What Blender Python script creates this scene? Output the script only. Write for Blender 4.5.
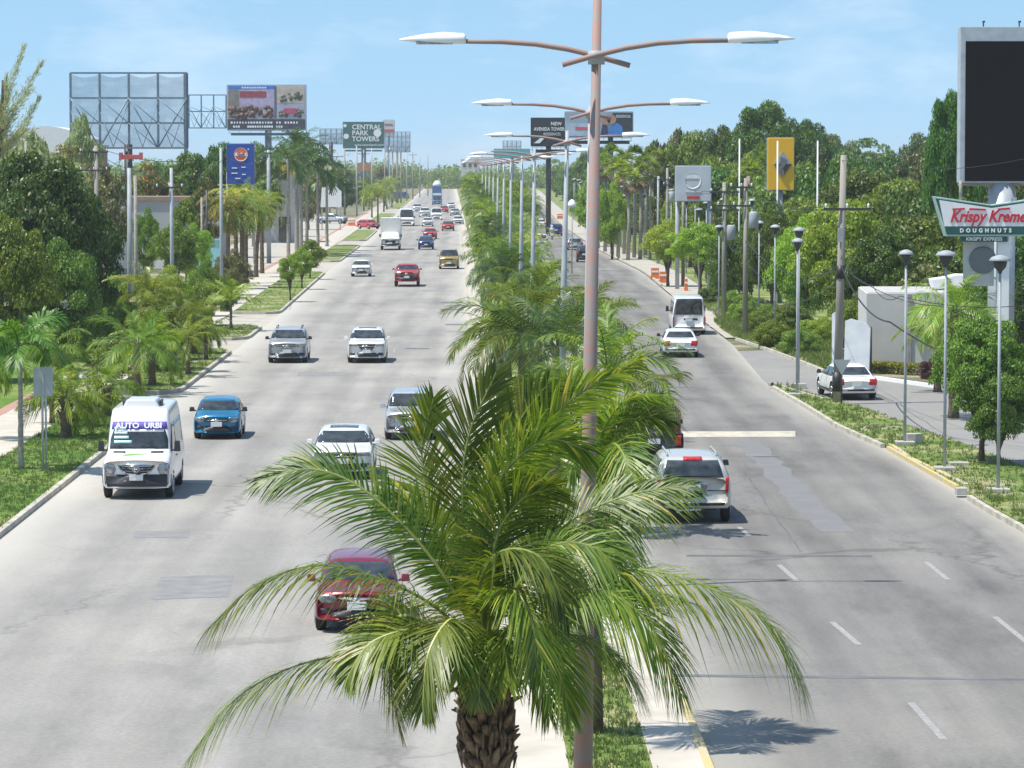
import bpy, bmesh, math, random
import numpy as np
from mathutils import Vector, Matrix, Euler
from mathutils.bvhtree import BVHTree
for o in list(bpy.data.objects): bpy.data.objects.remove(o)
SC = bpy.context.scene
COL = SC.collection
R = math.radians
PI = math.pi
# ------------------------------------------------------------------ camera
FOC = 3500.0; CAMH = 9.3; PITCH = math.atan(219/FOC)
cd = bpy.data.cameras.new('camera'); cam = bpy.data.objects.new('camera', cd); COL.objects.link(cam)
cd.sensor_width = 36; cd.lens = FOC/1024*36; cd.clip_start = .5; cd.clip_end = 12000
cam.location = (0, 0, CAMH); cam.rotation_euler = (PI/2-PITCH, 0, 0); SC.camera = cam
# ------------------------------------------------------------------ sky and sun
SUN_EL = 66; SUN_AZ = 20           # sun stands to the left, a little on the camera's side
sdir = Vector((-math.cos(R(SUN_EL))*math.cos(R(SUN_AZ)), -math.cos(R(SUN_EL))*math.sin(R(SUN_AZ)), math.sin(R(SUN_EL))))
W = bpy.data.worlds.new('World'); SC.world = W; W.use_nodes = True
nt = W.node_tree; nt.nodes.clear()
def wn(t): return nt.nodes.new(t)
tc = wn('ShaderNodeTexCoord'); va = wn('ShaderNodeVectorMath'); va.operation = 'ADD'; va.inputs[1].default_value = (0, 0, .17)
vn = wn('ShaderNodeVectorMath'); vn.operation = 'NORMALIZE'
sk = wn('ShaderNodeTexSky'); sk.sky_type = 'NISHITA'; sk.sun_disc = False
sk.sun_elevation = R(SUN_EL); sk.sun_rotation = math.atan2(sdir.x, sdir.y)
sk.air_density = 1.0; sk.dust_density = .4; sk.ozone_density = 1.0
bg = wn('ShaderNodeBackground'); bg.inputs[1].default_value = .138; wo = wn('ShaderNodeOutputWorld')
nt.links.new(tc.outputs['Generated'], va.inputs[0]); nt.links.new(va.outputs[0], vn.inputs[0]); nt.links.new(vn.outputs[0], sk.inputs[0])
mp = wn('ShaderNodeMapping'); mp.inputs['Scale'].default_value = (16, 16, 48)
cn = wn('ShaderNodeTexNoise'); cn.inputs['Scale'].default_value = 1.0; cn.inputs['Detail'].default_value = 6; cn.inputs['Roughness'].default_value = .6
cr = wn('ShaderNodeValToRGB'); cr.color_ramp.elements[0].position = .50; cr.color_ramp.elements[1].position = .80
cr.color_ramp.elements[1].color = (.42, .42, .42, 1)
mx = wn('ShaderNodeMixRGB'); mx.inputs[2].default_value = (6.2, 6.6, 7.0, 1)
nt.links.new(tc.outputs['Generated'], mp.inputs[0]); nt.links.new(mp.outputs[0], cn.inputs[0]); nt.links.new(cn.outputs[0], cr.inputs[0])
tn = wn('ShaderNodeMixRGB'); tn.blend_type = 'MULTIPLY'; tn.inputs[0].default_value = 1; tn.inputs[2].default_value = (.90, 1.03, 1.0, 1); nt.links.new(sk.outputs[0], tn.inputs[1])
nt.links.new(cr.outputs[0], mx.inputs[0]); nt.links.new(tn.outputs[0], mx.inputs[1]); nt.links.new(mx.outputs[0], bg.inputs[0]); nt.links.new(bg.outputs[0], wo.inputs[0])
sl = bpy.data.lights.new('sun', 'SUN'); sl.energy = 4.5; sl.angle = R(.5); sl.color = (1, .95, .87)
so = bpy.data.objects.new('sun', sl); COL.objects.link(so); so.rotation_euler = sdir.to_track_quat('Z', 'Y').to_euler(); so.location = (0, 0, 60)
SC.view_settings.view_transform = 'Standard'; SC.view_settings.look = 'None'; SC.view_settings.exposure = .40; SC.view_settings.gamma = 1
SC.render.engine = 'CYCLES'
SC.cycles.max_bounces = 6; SC.cycles.transparent_max_bounces = 8; SC.cycles.volume_bounces = 0
# ------------------------------------------------------------------ where things stand
def G(px, py, z=0.):
    u = px-512; v = py-384
    dx, dy, dz = u, FOC*math.cos(PITCH)-v*math.sin(PITCH), -FOC*math.sin(PITCH)-v*math.cos(PITCH)
    t = (z-CAMH)/dz
    return Vector((dx*t, dy*t, z))
def P(px, py, Y):
    u = px-512; v = py-384
    dx, dy, dz = u, FOC*math.cos(PITCH)-v*math.sin(PITCH), -FOC*math.sin(PITCH)-v*math.cos(PITCH)
    t = Y/dy
    return Vector((dx*t, Y, CAMH+dz*t))
# ------------------------------------------------------------------ helpers
def link(name, me, mats=None, parent=None, loc=None):
    o = bpy.data.objects.new(name, me); COL.objects.link(o)
    if mats is not None and me is not None and len(me.materials) == 0:
        for m in (mats if isinstance(mats, (list, tuple)) else [mats]): me.materials.append(m)
    if parent is not None: o.parent = parent
    if loc is not None: o.location = loc
    return o
def tag(o, label=None, cat=None, group=None, kind=None):
    if label: o['label'] = label
    if cat: o['category'] = cat
    if group: o['group'] = group
    if kind: o['kind'] = kind
    return o
def thing(name, label, cat, loc=(0, 0, 0), rz=0, group=None):
    o = bpy.data.objects.new(name, None); COL.objects.link(o); o.location = loc; o.rotation_euler = (0, 0, rz)
    o.empty_display_size = .3
    return tag(o, label, cat, group)
def struct(name, me, m): 
    o = link(name, me, m); o['kind'] = 'structure'; return o
def copy_tree(o, parent=None):
    c = o.copy(); COL.objects.link(c)
    if parent is not None: c.parent = parent
    for ch in list(o.children): copy_tree(ch, c)
    return c
def np_mesh(name, V, F, smooth=False, mi=None):
    """V (n,3); F list of arrays of faces, or one (m,k) array"""
    V = np.asarray(V, dtype=np.float32)
    if isinstance(F, np.ndarray): F = [F]
    F = [np.asarray(f, dtype=np.int32) for f in F if len(f)]
    me = bpy.data.meshes.new(name)
    me.vertices.add(len(V)); me.vertices.foreach_set('co', V.ravel())
    loops = np.concatenate([f.ravel() for f in F]); tot = np.concatenate([np.full(len(f), f.shape[1], dtype=np.int32) for f in F])
    st = np.concatenate([[0], np.cumsum(tot)[:-1]]).astype(np.int32)
    me.loops.add(len(loops)); me.loops.foreach_set('vertex_index', loops)
    me.polygons.add(len(tot)); me.polygons.foreach_set('loop_start', st); me.polygons.foreach_set('loop_total', tot)
    if mi is not None: me.polygons.foreach_set('material_index', np.asarray(mi, dtype=np.int32))
    me.polygons.foreach_set('use_smooth', np.full(len(tot), smooth))
    me.update(calc_edges=True); me.validate()
    return me
class MB:
    """gathers simple shapes into ONE mesh"""
    def __init__(s): s.v = []; s.f = []; s.m = []; s.sm = []
    def add(s, vs, fs, mi=0, sm=False):
        b = len(s.v); s.v += [tuple(v) for v in vs]
        for f in fs: s.f.append([i+b for i in f]); s.m.append(mi); s.sm.append(sm)
        return s
    def box(s, c, d, mi=0, rz=0, taper=1.0, bev=0):
        hx, hy, hz = d[0]/2, d[1]/2, d[2]/2; vs = []
        for z in (-1, 1):
            k = taper if z > 0 else 1
            for x, y in ((-1, -1), (1, -1), (1, 1), (-1, 1)):
                X, Y = x*hx*k, y*hy*k
                vs.append((c[0]+X*math.cos(rz)-Y*math.sin(rz), c[1]+X*math.sin(rz)+Y*math.cos(rz), c[2]+z*hz))
        return s.add(vs, [(3, 2, 1, 0), (4, 5, 6, 7), (0, 1, 5, 4), (1, 2, 6, 5), (2, 3, 7, 6), (3, 0, 4, 7)], mi)
    def tube(s, pts, rad, n=8, mi=0, cap=True, sm=True):
        pts = [Vector(p) for p in pts]
        if not isinstance(rad, (list, tuple)): rad = [rad]*len(pts)
        b = len(s.v); prev = None
        for i, p in enumerate(pts):
            t = (pts[min(i+1, len(pts)-1)]-pts[max(i-1, 0)]).normalized()
            if prev is None:
                a = Vector((1, 0, 0)) if abs(t.x) < .8 else Vector((0, 1, 0)); u = t.cross(a).normalized()
            else: u = (prev-t*prev.dot(t)).normalized()
            prev = u; w = t.cross(u)
            for k in range(n):
                an = 2*PI*k/n; s.v.append(tuple(p+(u*math.cos(an)+w*math.sin(an))*rad[i]))
        for i in range(len(pts)-1):
            for k in range(n):
                s.f.append([b+i*n+k, b+i*n+(k+1) % n, b+(i+1)*n+(k+1) % n, b+(i+1)*n+k]); s.m.append(mi); s.sm.append(sm)
        if cap:
            s.f.append([b+k for k in range(n)][::-1]); s.m.append(mi); s.sm.append(False)
            s.f.append([b+(len(pts)-1)*n+k for k in range(n)]); s.m.append(mi); s.sm.append(False)
        return s
    def bar(s, a, b, r, n=6, mi=0): return s.tube([a, b], r, n, mi)
    def lathe(s, prof, n=16, c=(0, 0, 0), mi=0, axis='z', sm=True, cap=True):
        b = len(s.v)
        for (r, z) in prof:
            for k in range(n):
                an = 2*PI*k/n; x, y = r*math.cos(an), r*math.sin(an)
                if axis == 'z': q = (x, y, z)
                elif axis == 'y': q = (x, z, y)
                else: q = (z, x, y)
                s.v.append((c[0]+q[0], c[1]+q[1], c[2]+q[2]))
        for i in range(len(prof)-1):
            for k in range(n):
                s.f.append([b+i*n+k, b+i*n+(k+1) % n, b+(i+1)*n+(k+1) % n, b+(i+1)*n+k]); s.m.append(mi); s.sm.append(sm)
        if not cap: return s
        s.f.append([b+k for k in range(n)][::-1]); s.m.append(mi); s.sm.append(False)
        s.f.append([b+(len(prof)-1)*n+k for k in range(n)]); s.m.append(mi); s.sm.append(False)
        return s
    def prism(s, poly, y0, y1, mi=0):
        """polygon in x,z pushed along y"""
        n = len(poly); vs = [(x, y0, z) for x, z in poly]+[(x, y1, z) for x, z in poly]
        fs = [list(range(n)), list(range(2*n-1, n-1, -1))]+[[i, i+n, (i+1) % n+n, (i+1) % n] for i in range(n)]
        return s.add(vs, fs, mi)
    def build(s, name, mats, parent=None, loc=None, bevel=0):
        me = bpy.data.meshes.new(name); me.from_pydata(s.v, [], s.f)
        me.polygons.foreach_set('material_index', s.m); me.polygons.foreach_set('use_smooth', s.sm); me.update()
        if bevel:
            bm = bmesh.new(); bm.from_mesh(me); bmesh.ops.recalc_face_normals(bm, faces=bm.faces)
            bmesh.ops.bevel(bm, geom=[e for e in bm.edges if len(e.link_faces) == 2 and e.calc_face_angle(0) > .7], offset=bevel, segments=2, affect='EDGES', profile=.6)
            bm.to_mesh(me); bm.free()
        else:
            bm = bmesh.new(); bm.from_mesh(me); bmesh.ops.recalc_face_normals(bm, faces=bm.faces); bm.to_mesh(me); bm.free()
        return link(name, me, mats, parent, loc)
def text(body, size, m, parent, loc, rx=PI/2, rz=0, ext=.01, shear=0, bold=0, name='lettering', align='CENTER', sx=1, space=1):
    c = bpy.data.curves.new('t', 'FONT'); c.body = body; c.size = size; c.extrude = ext; c.shear = shear; c.offset = bold
    c.align_x = align; c.align_y = 'CENTER'; c.resolution_u = 3; c.space_character = space
    t = bpy.data.objects.new('t', c); COL.objects.link(t); bpy.context.view_layer.update()
    me = bpy.data.meshes.new_from_object(t.evaluated_get(bpy.context.evaluated_depsgraph_get())); bpy.data.objects.remove(t)
    o = link(name, me, m, parent, loc); o.rotation_euler = (rx, 0, rz); o.scale = (sx, 1, 1)
    return o
# ------------------------------------------------------------------ materials
def newmat(name):
    m = bpy.data.materials.new(name); m.use_nodes = True; return m, m.node_tree, m.node_tree.nodes['Principled BSDF']
def plain(name, col, rough=.6, metal=0, var=.12, scale=3., bump=0, coat=0, dirt_or_reflection=None, spec=.5, stretch=None):
    m, t, b = newmat(name); n = t.nodes; L = t.links
    b.inputs['Roughness'].default_value = rough; b.inputs['Metallic'].default_value = metal
    b.inputs['Coat Weight'].default_value = coat; b.inputs['Coat Roughness'].default_value = .08; b.inputs['Specular IOR Level'].default_value = spec
    tcn = n.new('ShaderNodeTexCoord'); src = tcn.outputs['Object']
    if stretch:
        mpn = n.new('ShaderNodeMapping'); mpn.inputs['Scale'].default_value = stretch; L.new(src, mpn.inputs[0]); src = mpn.outputs[0]
    nz = n.new('ShaderNodeTexNoise'); nz.inputs['Scale'].default_value = scale; nz.inputs['Detail'].default_value = 5; L.new(src, nz.inputs[0])
    r = n.new('ShaderNodeValToRGB'); r.color_ramp.elements[0].position = .3; r.color_ramp.elements[1].position = .7
    c = Vector(col); d = Vector(dirt_or_reflection) if dirt_or_reflection else c*(1-var)
    e = c if dirt_or_reflection else c*(1+var)
    r.color_ramp.elements[0].color = (*d, 1); r.color_ramp.elements[1].color = (*[min(x, 1) for x in e], 1)
    L.new(nz.outputs[0], r.inputs[0]); L.new(r.outputs[0], b.inputs['Base Color'])
    if bump:
        bp = n.new('ShaderNodeBump'); bp.inputs['Strength'].default_value = bump; bp.inputs['Distance'].default_value = .02
        n2 = n.new('ShaderNodeTexNoise'); n2.inputs['Scale'].default_value = scale*6; n2.inputs['Detail'].default_value = 4; L.new(src, n2.inputs[0])
        L.new(n2.outputs[0], bp.inputs['Height']); L.new(bp.outputs[0], b.inputs['Normal'])
    return m
def leafmat(name, dark, light, rough=.45, trans=.35, yellow=None, yfrac=.0, gloss=.5):
    """each leaf (mesh island) gets its own shade; light also passes through"""
    m, t, b = newmat(name); n = t.nodes; L = t.links
    g = n.new('ShaderNodeNewGeometry'); oi = n.new('ShaderNodeObjectInfo')
    r = n.new('ShaderNodeValToRGB'); r.color_ramp.elements[0].color = (*dark, 1); r.color_ramp.elements[1].color = (*light, 1)
    if yellow:
        e = r.color_ramp.elements.new(max(.02, 1-yfrac)); e.color = (*light, 1); r.color_ramp.elements[-1].color = (*yellow, 1)
    L.new(g.outputs['Random Per Island'], r.inputs[0])
    hs = n.new('ShaderNodeHueSaturation'); mr = n.new('ShaderNodeMapRange'); mr.inputs[3].default_value = .68; mr.inputs[4].default_value = 1.45
    L.new(oi.outputs['Random'], mr.inputs[0]); L.new(mr.outputs[0], hs.inputs['Value'])
    mh = n.new('ShaderNodeMapRange'); mh.inputs[3].default_value = .482; mh.inputs[4].default_value = .520
    ml = n.new('ShaderNodeMath'); ml.operation = 'MULTIPLY'; ml.inputs[1].default_value = 7.31; fr = n.new('ShaderNodeMath'); fr.operation = 'FRACT'
    L.new(oi.outputs['Random'], ml.inputs[0]); L.new(ml.outputs[0], fr.inputs[0]); L.new(fr.outputs[0], mh.inputs[0]); L.new(mh.outputs[0], hs.inputs['Hue'])
    L.new(r.outputs[0], hs.inputs['Color']); L.new(hs.outputs[0], b.inputs['Base Color'])
    b.inputs['Roughness'].default_value = rough; b.inputs['Specular IOR Level'].default_value = gloss
    tr = n.new('ShaderNodeBsdfTranslucent'); h2 = n.new('ShaderNodeHueSaturation'); h2.inputs['Value'].default_value = 1.5; h2.inputs['Saturation'].default_value = 1.1; h2.inputs['Hue'].default_value = .485
    L.new(hs.outputs[0], h2.inputs['Color']); L.new(h2.outputs[0], tr.inputs['Color'])
    mxs = n.new('ShaderNodeMixShader'); mxs.inputs[0].default_value = trans
    L.new(b.outputs[0], mxs.inputs[1]); L.new(tr.outputs[0], mxs.inputs[2]); L.new(mxs.outputs[0], n['Material Output'].inputs['Surface'])
    return m
MT = {}
MT['concrete'] = plain('concrete', (.50, .48, .43), .9, var=.2, scale=1.2, bump=.4, dirt_or_reflection=(.33, .31, .28))
MT['kerb'] = plain('kerb', (.55, .51, .43), .9, scale=1.5, bump=.4, dirt_or_reflection=(.30, .28, .23))
MT['yellow_kerb'] = plain('yellow_kerb', (.62, .46, .12), .85, scale=2.0, bump=.4, dirt_or_reflection=(.42, .40, .34))
MT['walk'] = plain('walk', (.56, .51, .44), .9, scale=.8, bump=.3, dirt_or_reflection=(.42, .38, .32))
MT['apron'] = plain('apron', (.46, .43, .37), .9, scale=.5, bump=.3, dirt_or_reflection=(.35, .32, .27))
MT['redstrip'] = plain('redstrip', (.42, .20, .15), .9, scale=1.5, dirt_or_reflection=(.38, .27, .21))
MT['galv'] = plain('galv', (.34, .37, .39), .6, .0, var=.15, scale=2)
MT['pinkpole'] = plain('pinkpole', (.37, .20, .16), .75, 0, scale=3.4, dirt_or_reflection=(.26, .245, .235), stretch=(1, 1, 3.))
MT['lumin'] = plain('lumin', (.82, .83, .82), .4, 0, var=.04)
MT['black'] = plain('black', (.02, .02, .022), .5, 0, var=.2)
MT['darkmetal'] = plain('darkmetal', (.06, .06, .065), .5, .3, var=.2)
MT['pole_concrete'] = plain('pole_concrete', (.36, .33, .29), .9, scale=1.5, bump=.3, dirt_or_reflection=(.24, .22, .19), stretch=(1, 1, .25))
MT['bark'] = plain('bark', (.16, .12, .085), .95, scale=6, bump=.8, dirt_or_reflection=(.07, .055, .04))
MT['palebark'] = plain('palebark', (.40, .37, .32), .9, scale=4, bump=.4, dirt_or_reflection=(.24, .22, .19), stretch=(1, 1, 3))
MT['palmbark'] = plain('palmbark', (.19, .15, .10), .95, scale=9, bump=.8, dirt_or_reflection=(.07, .05, .035))
MT['white'] = plain('white', (.78, .78, .77), .5, var=.04)
MT['wallgrey'] = plain('wallgrey', (.52, .51, .48), .85, var=.08, scale=.8, bump=.1)
MT['bluesteel'] = plain('bluesteel', (.16, .22, .27), .5, .3, var=.15)
MT['glass'] = plain('glass', (.06, .07, .075), .05, 0, scale=3.2, spec=.9, dirt_or_reflection=(.010, .014, .018))  # mottled colour stands in for reflections and a hint of the interior
MT['tyre'] = plain('tyre', (.02, .02, .02), .85)
MT['rim'] = plain('rim', (.45, .46, .47), .3, .8, var=.05)
MT['lens'] = plain('lens', (.50, .53, .56), .1, .35, scale=11, dirt_or_reflection=(.12, .13, .14))
MT['redlens'] = plain('redlens', (.55, .02, .02), .15, 0, var=.3, scale=10)
MT['chrome'] = plain('chrome', (.7, .71, .72), .18, 1, var=.05)
MT['trim'] = plain('trim', (.025, .026, .028), .5, var=.2)
MT['plate'] = plain('plate', (.70, .70, .68), .5, var=.1, scale=14)
MT['leaf_dark'] = leafmat('leaf_dark', (.022, .065, .010), (.12, .22, .028), trans=.28)
MT['leaf_mid'] = leafmat('leaf_mid', (.045, .10, .012), (.22, .31, .04), trans=.32)
MT['leaf_bright'] = leafmat('leaf_bright', (.09, .17, .018), (.32, .42, .045), trans=.36)
MT['leaf_olive'] = leafmat('leaf_olive', (.08, .095, .03), (.27, .26, .085), trans=.28)
MT['leaf_casuarina'] = leafmat('leaf_casuarina', (.16, .20, .09), (.36, .40, .19), trans=.5)
MT['leaf_flower'] = leafmat('leaf_flower', (.03, .07, .014), (.13, .17, .03), trans=.3, yellow=(.55, .06, .01), yfrac=.16)
MT['leaf_orange'] = leafmat('leaf_orange', (.05, .10, .02), (.15, .20, .04), trans=.3, yellow=(.75, .30, .02), yfrac=.3)
MT['leaf_red'] = leafmat('leaf_red', (.05, .02, .02), (.12, .05, .04), trans=.25)
MT['leaf_hedge'] = leafmat('leaf_hedge', (.16, .20, .02), (.36, .40, .05), trans=.3)
MT['palm_leaf'] = leafmat('palm_leaf', (.045, .11, .014), (.21, .295, .036), rough=.42, trans=.40, yellow=(.44, .38, .08), yfrac=.07, gloss=.5)
MT['palm_pale'] = leafmat('palm_pale', (.07, .14, .018), (.27, .35, .05), rough=.4, trans=.35, yellow=(.42, .36, .08), yfrac=.1)
MT['palm_yellow'] = leafmat('palm_yellow', (.16, .18, .03), (.42, .38, .06), rough=.4, trans=.35)
MT['palm_dark'] = leafmat('palm_dark', (.02, .055, .012), (.10, .17, .03), rough=.38, trans=.28)
MT['palm_dry'] = leafmat('palm_dry', (.16, .12, .07), (.34, .27, .17), rough=.8, trans=.15)
MT['rachis'] = plain('rachis', (.20, .24, .05), .5, var=.25, scale=5)
MT['rachis_yellow'] = plain('rachis_yellow', (.38, .38, .12), .45, var=.2, scale=5)
def grassmat(name, a, b_, c, patch=.35):
    m, t, b = newmat(name); n = t.nodes; L = t.links
    tcn = n.new('ShaderNodeTexCoord')
    n1 = n.new('ShaderNodeTexNoise'); n1.inputs['Scale'].default_value = patch; n1.inputs['Detail'].default_value = 6; n1.inputs['Roughness'].default_value = .65
    n2 = n.new('ShaderNodeTexNoise'); n2.inputs['Scale'].default_value = 14; n2.inputs['Detail'].default_value = 3
    L.new(tcn.outputs['Object'], n1.inputs[0]); L.new(tcn.outputs['Object'], n2.inputs[0])
    r1 = n.new('ShaderNodeValToRGB'); r1.color_ramp.elements[0].position = .40; r1.color_ramp.elements[1].position = .62
    r1.color_ramp.elements[0].color = (*a, 1); r1.color_ramp.elements[1].color = (*c, 1); e = r1.color_ramp.elements.new(.52); e.color = (*b_, 1)
    mm = n.new('ShaderNodeMixRGB'); mm.blend_type = 'MULTIPLY'; mm.inputs[0].default_value = .8
    r2 = n.new('ShaderNodeValToRGB'); r2.color_ramp.elements[0].position = .3; r2.color_ramp.elements[0].color = (.45, .45, .45, 1); r2.color_ramp.elements[1].position = .65; r2.color_ramp.elements[1].color = (1.25, 1.25, 1.25, 1)
    L.new(n1.outputs[0], r1.inputs[0]); L.new(n2.outputs[0], r2.inputs[0]); L.new(r1.outputs[0], mm.inputs[1]); L.new(r2.outputs[0], mm.inputs[2]); L.new(mm.outputs[0], b.inputs['Base Color'])
    bp = n.new('ShaderNodeBump'); bp.inputs['Strength'].default_value = .8; bp.inputs['Distance'].default_value = .06; L.new(n2.outputs[0], bp.inputs['Height']); L.new(bp.outputs[0], b.inputs['Normal'])
    b.inputs['Roughness'].default_value = .95; b.inputs['Specular IOR Level'].default_value = .15
    return m
MT['grass'] = grassmat('grass', (.12, .19, .04), (.20, .25, .075), (.38, .34, .20))
MT['lawn'] = grassmat('lawn', (.09, .18, .03), (.16, .25, .05), (.27, .29, .11), .2)
MT['soil'] = grassmat('soil', (.10, .13, .05), (.22, .20, .13), (.42, .38, .30), .12)
def asphalt(name, base, dusty, dark, edge, lanes=3.5, blot=.84):
    m, t, b = newmat(name); n = t.nodes; L = t.links
    uv = n.new('ShaderNodeUVMap'); sp = n.new('ShaderNodeSeparateXYZ'); L.new(uv.outputs[0], sp.inputs[0])
    tcn = n.new('ShaderNodeTexCoord'); mp1 = n.new('ShaderNodeMapping'); mp1.inputs['Scale'].default_value = (1, .045, 1)
    L.new(tcn.outputs['Object'], mp1.inputs[0])
    n1 = n.new('ShaderNodeTexNoise'); n1.inputs['Scale'].default_value = .9; n1.inputs['Detail'].default_value = 5; L.new(mp1.outputs[0], n1.inputs[0])
    n3 = n.new('ShaderNodeTexNoise'); n3.inputs['Scale'].default_value = .10; n3.inputs['Detail'].default_value = 7; n3.inputs['Roughness'].default_value = .65; L.new(tcn.outputs['Object'], n3.inputs[0])
    n2 = n.new('ShaderNodeTexNoise'); n2.inputs['Scale'].default_value = 9; n2.inputs['Detail'].default_value = 8; n2.inputs['Roughness'].default_value = .8; L.new(tcn.outputs['Object'], n2.inputs[0])
    r1 = n.new('ShaderNodeValToRGB'); r1.color_ramp.elements[0].position = .30; r1.color_ramp.elements[1].position = .68
    r1.color_ramp.elements[0].color = (*dark, 1); r1.color_ramp.elements[1].color = (*base, 1); L.new(n1.outputs[0], r1.inputs[0])
    r3 = n.new('ShaderNodeValToRGB'); r3.color_ramp.elements[0].position = .36; r3.color_ramp.elements[1].position = .64
    r3.color_ramp.elements[0].color = (.86, .86, .87, 1); r3.color_ramp.elements[1].color = (1.10, 1.09, 1.07, 1); L.new(n3.outputs[0], r3.inputs[0])
    m1 = n.new('ShaderNodeMixRGB'); m1.blend_type = 'MULTIPLY'; m1.inputs[0].default_value = 1; L.new(r1.outputs[0], m1.inputs[1]); L.new(r3.outputs[0], m1.inputs[2])
    r2 = n.new('ShaderNodeValToRGB'); r2.color_ramp.elements[0].position = .32; r2.color_ramp.elements[1].position = .62
    r2.color_ramp.elements[0].color = (.78, .78, .78, 1); r2.color_ramp.elements[1].color = (1.08, 1.08, 1.08, 1); L.new(n2.outputs[0], r2.inputs[0])
    m2 = n.new('ShaderNodeMixRGB'); m2.blend_type = 'MULTIPLY'; m2.inputs[0].default_value = 1; L.new(m1.outputs[0], m2.inputs[1]); L.new(r2.outputs[0], m2.inputs[2])
    # wheel paths and oil line in each lane, thin branching cracks
    wv = n.new('ShaderNodeMath'); wv.operation = 'MULTIPLY'; wv.inputs[1].default_value = lanes*2*PI*2; L.new(sp.outputs[0], wv.inputs[0])
    sn = n.new('ShaderNodeMath'); sn.operation = 'SINE'; L.new(wv.outputs[0], sn.inputs[0])
    w2 = n.new('ShaderNodeMath'); w2.operation = 'MULTIPLY_ADD'; w2.inputs[1].default_value = .045; w2.inputs[2].default_value = .975; L.new(sn.outputs[0], w2.inputs[0])
    wc = n.new('ShaderNodeMixRGB'); wc.blend_type = 'MULTIPLY'; wc.inputs[0].default_value = 1; L.new(m2.outputs[0], wc.inputs[1]); L.new(w2.outputs[0], wc.inputs[2])
    dn = n.new('ShaderNodeTexNoise'); dn.inputs['Scale'].default_value = .8; dn.inputs['Detail'].default_value = 5; L.new(tcn.outputs['Object'], dn.inputs[0])
    dv = n.new('ShaderNodeVectorMath'); dv.operation = 'MULTIPLY_ADD'; dv.inputs[1].default_value = (2.2, 2.2, 0); L.new(dn.outputs['Color'], dv.inputs[0]); L.new(tcn.outputs['Object'], dv.inputs[2])
    vo = n.new('ShaderNodeTexVoronoi'); vo.feature = 'DISTANCE_TO_EDGE'; vo.inputs['Scale'].default_value = .16; mpv = n.new('ShaderNodeMapping'); mpv.inputs['Scale'].default_value = (1, .35, 1); L.new(dv.outputs[0], mpv.inputs[0]); L.new(mpv.outputs[0], vo.inputs['Vector'])
    rc = n.new('ShaderNodeValToRGB'); rc.color_ramp.elements[0].position = .004; rc.color_ramp.elements[0].color = (.70, .70, .70, 1); rc.color_ramp.elements[1].position = .016; rc.color_ramp.elements[1].color = (1, 1, 1, 1); L.new(vo.outputs['Distance'], rc.inputs[0])
    ck = n.new('ShaderNodeMixRGB'); ck.blend_type = 'MULTIPLY'; L.new(r3.outputs[0], ck.inputs[0]); ck.inputs[0].default_value = .75; L.new(wc.outputs[0], ck.inputs[1]); L.new(rc.outputs[0], ck.inputs[2])
    cm_ = n.new('ShaderNodeTexNoise'); cm_.inputs['Scale'].default_value = .07; cm_.inputs['Detail'].default_value = 2; L.new(tcn.outputs['Object'], cm_.inputs[0])
    cmr = n.new('ShaderNodeMapRange'); cmr.inputs[1].default_value = .45; cmr.inputs[2].default_value = .6; cmr.inputs[4].default_value = .85; L.new(cm_.outputs[0], cmr.inputs[0]); L.new(cmr.outputs[0], ck.inputs[0])
    # ragged dark and pale blotches: old repairs, oil and dust
    bn = n.new('ShaderNodeTexNoise'); bn.inputs['Scale'].default_value = .35; bn.inputs['Detail'].default_value = 9; bn.inputs['Roughness'].default_value = .72; bmp = n.new('ShaderNodeMapping'); bmp.inputs['Scale'].default_value = (1, .22, 1); L.new(tcn.outputs['Object'], bmp.inputs[0]); L.new(bmp.outputs[0], bn.inputs[0])
    br = n.new('ShaderNodeValToRGB'); br.color_ramp.elements[0].position = .36; br.color_ramp.elements[0].color = (blot, blot, blot, 1); br.color_ramp.elements[1].position = .5; br.color_ramp.elements[1].color = (1, 1, 1, 1); e9 = br.color_ramp.elements.new(.66); e9.color = (1.1, 1.09, 1.06, 1); L.new(bn.outputs[0], br.inputs[0])
    bk = n.new('ShaderNodeMixRGB'); bk.blend_type = 'MULTIPLY'; bk.inputs[0].default_value = 1; L.new(ck.outputs[0], bk.inputs[1]); L.new(br.outputs[0], bk.inputs[2]); m2 = bk
    # pale dust swept to the edges
    re = n.new('ShaderNodeValToRGB'); e = re.color_ramp.elements; e[0].position = 0; e[0].color = (edge[0],)*3+(1,); e[1].position = 1; e[1].color = (edge[1],)*3+(1,)
    a1 = e.new(.10); a1.color = (edge[0]*.45,)*3+(1,); a2 = e.new(.20); a2.color = (0, 0, 0, 1); a3 = e.new(.86); a3.color = (0, 0, 0, 1); a4 = e.new(.95); a4.color = (edge[1]*.5,)*3+(1,)
    ad = n.new('ShaderNodeMath'); ad.operation = 'MULTIPLY_ADD'; ad.inputs[1].default_value = .09; L.new(n1.outputs[0], ad.inputs[0]); L.new(sp.outputs[0], ad.inputs[2])
    sb = n.new('ShaderNodeMath'); sb.operation = 'SUBTRACT'; sb.inputs[1].default_value = .045; L.new(ad.outputs[0], sb.inputs[0]); L.new(sb.outputs[0], re.inputs[0])
    m3 = n.new('ShaderNodeMixRGB'); L.new(re.outputs[0], m3.inputs[0]); L.new(m2.outputs[0], m3.inputs[1]); m3.inputs[2].default_value = (*dusty, 1)
    L.new(m3.outputs[0], b.inputs['Base Color']); b.inputs['Roughness'].default_value = .9; b.inputs['Specular IOR Level'].default_value = .2
    bp = n.new('ShaderNodeBump'); bp.inputs['Strength'].default_value = .35; bp.inputs['Distance'].default_value = .02; L.new(n2.outputs[0], bp.inputs['Height']); L.new(bp.outputs[0], b.inputs['Normal'])
    return m
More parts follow.
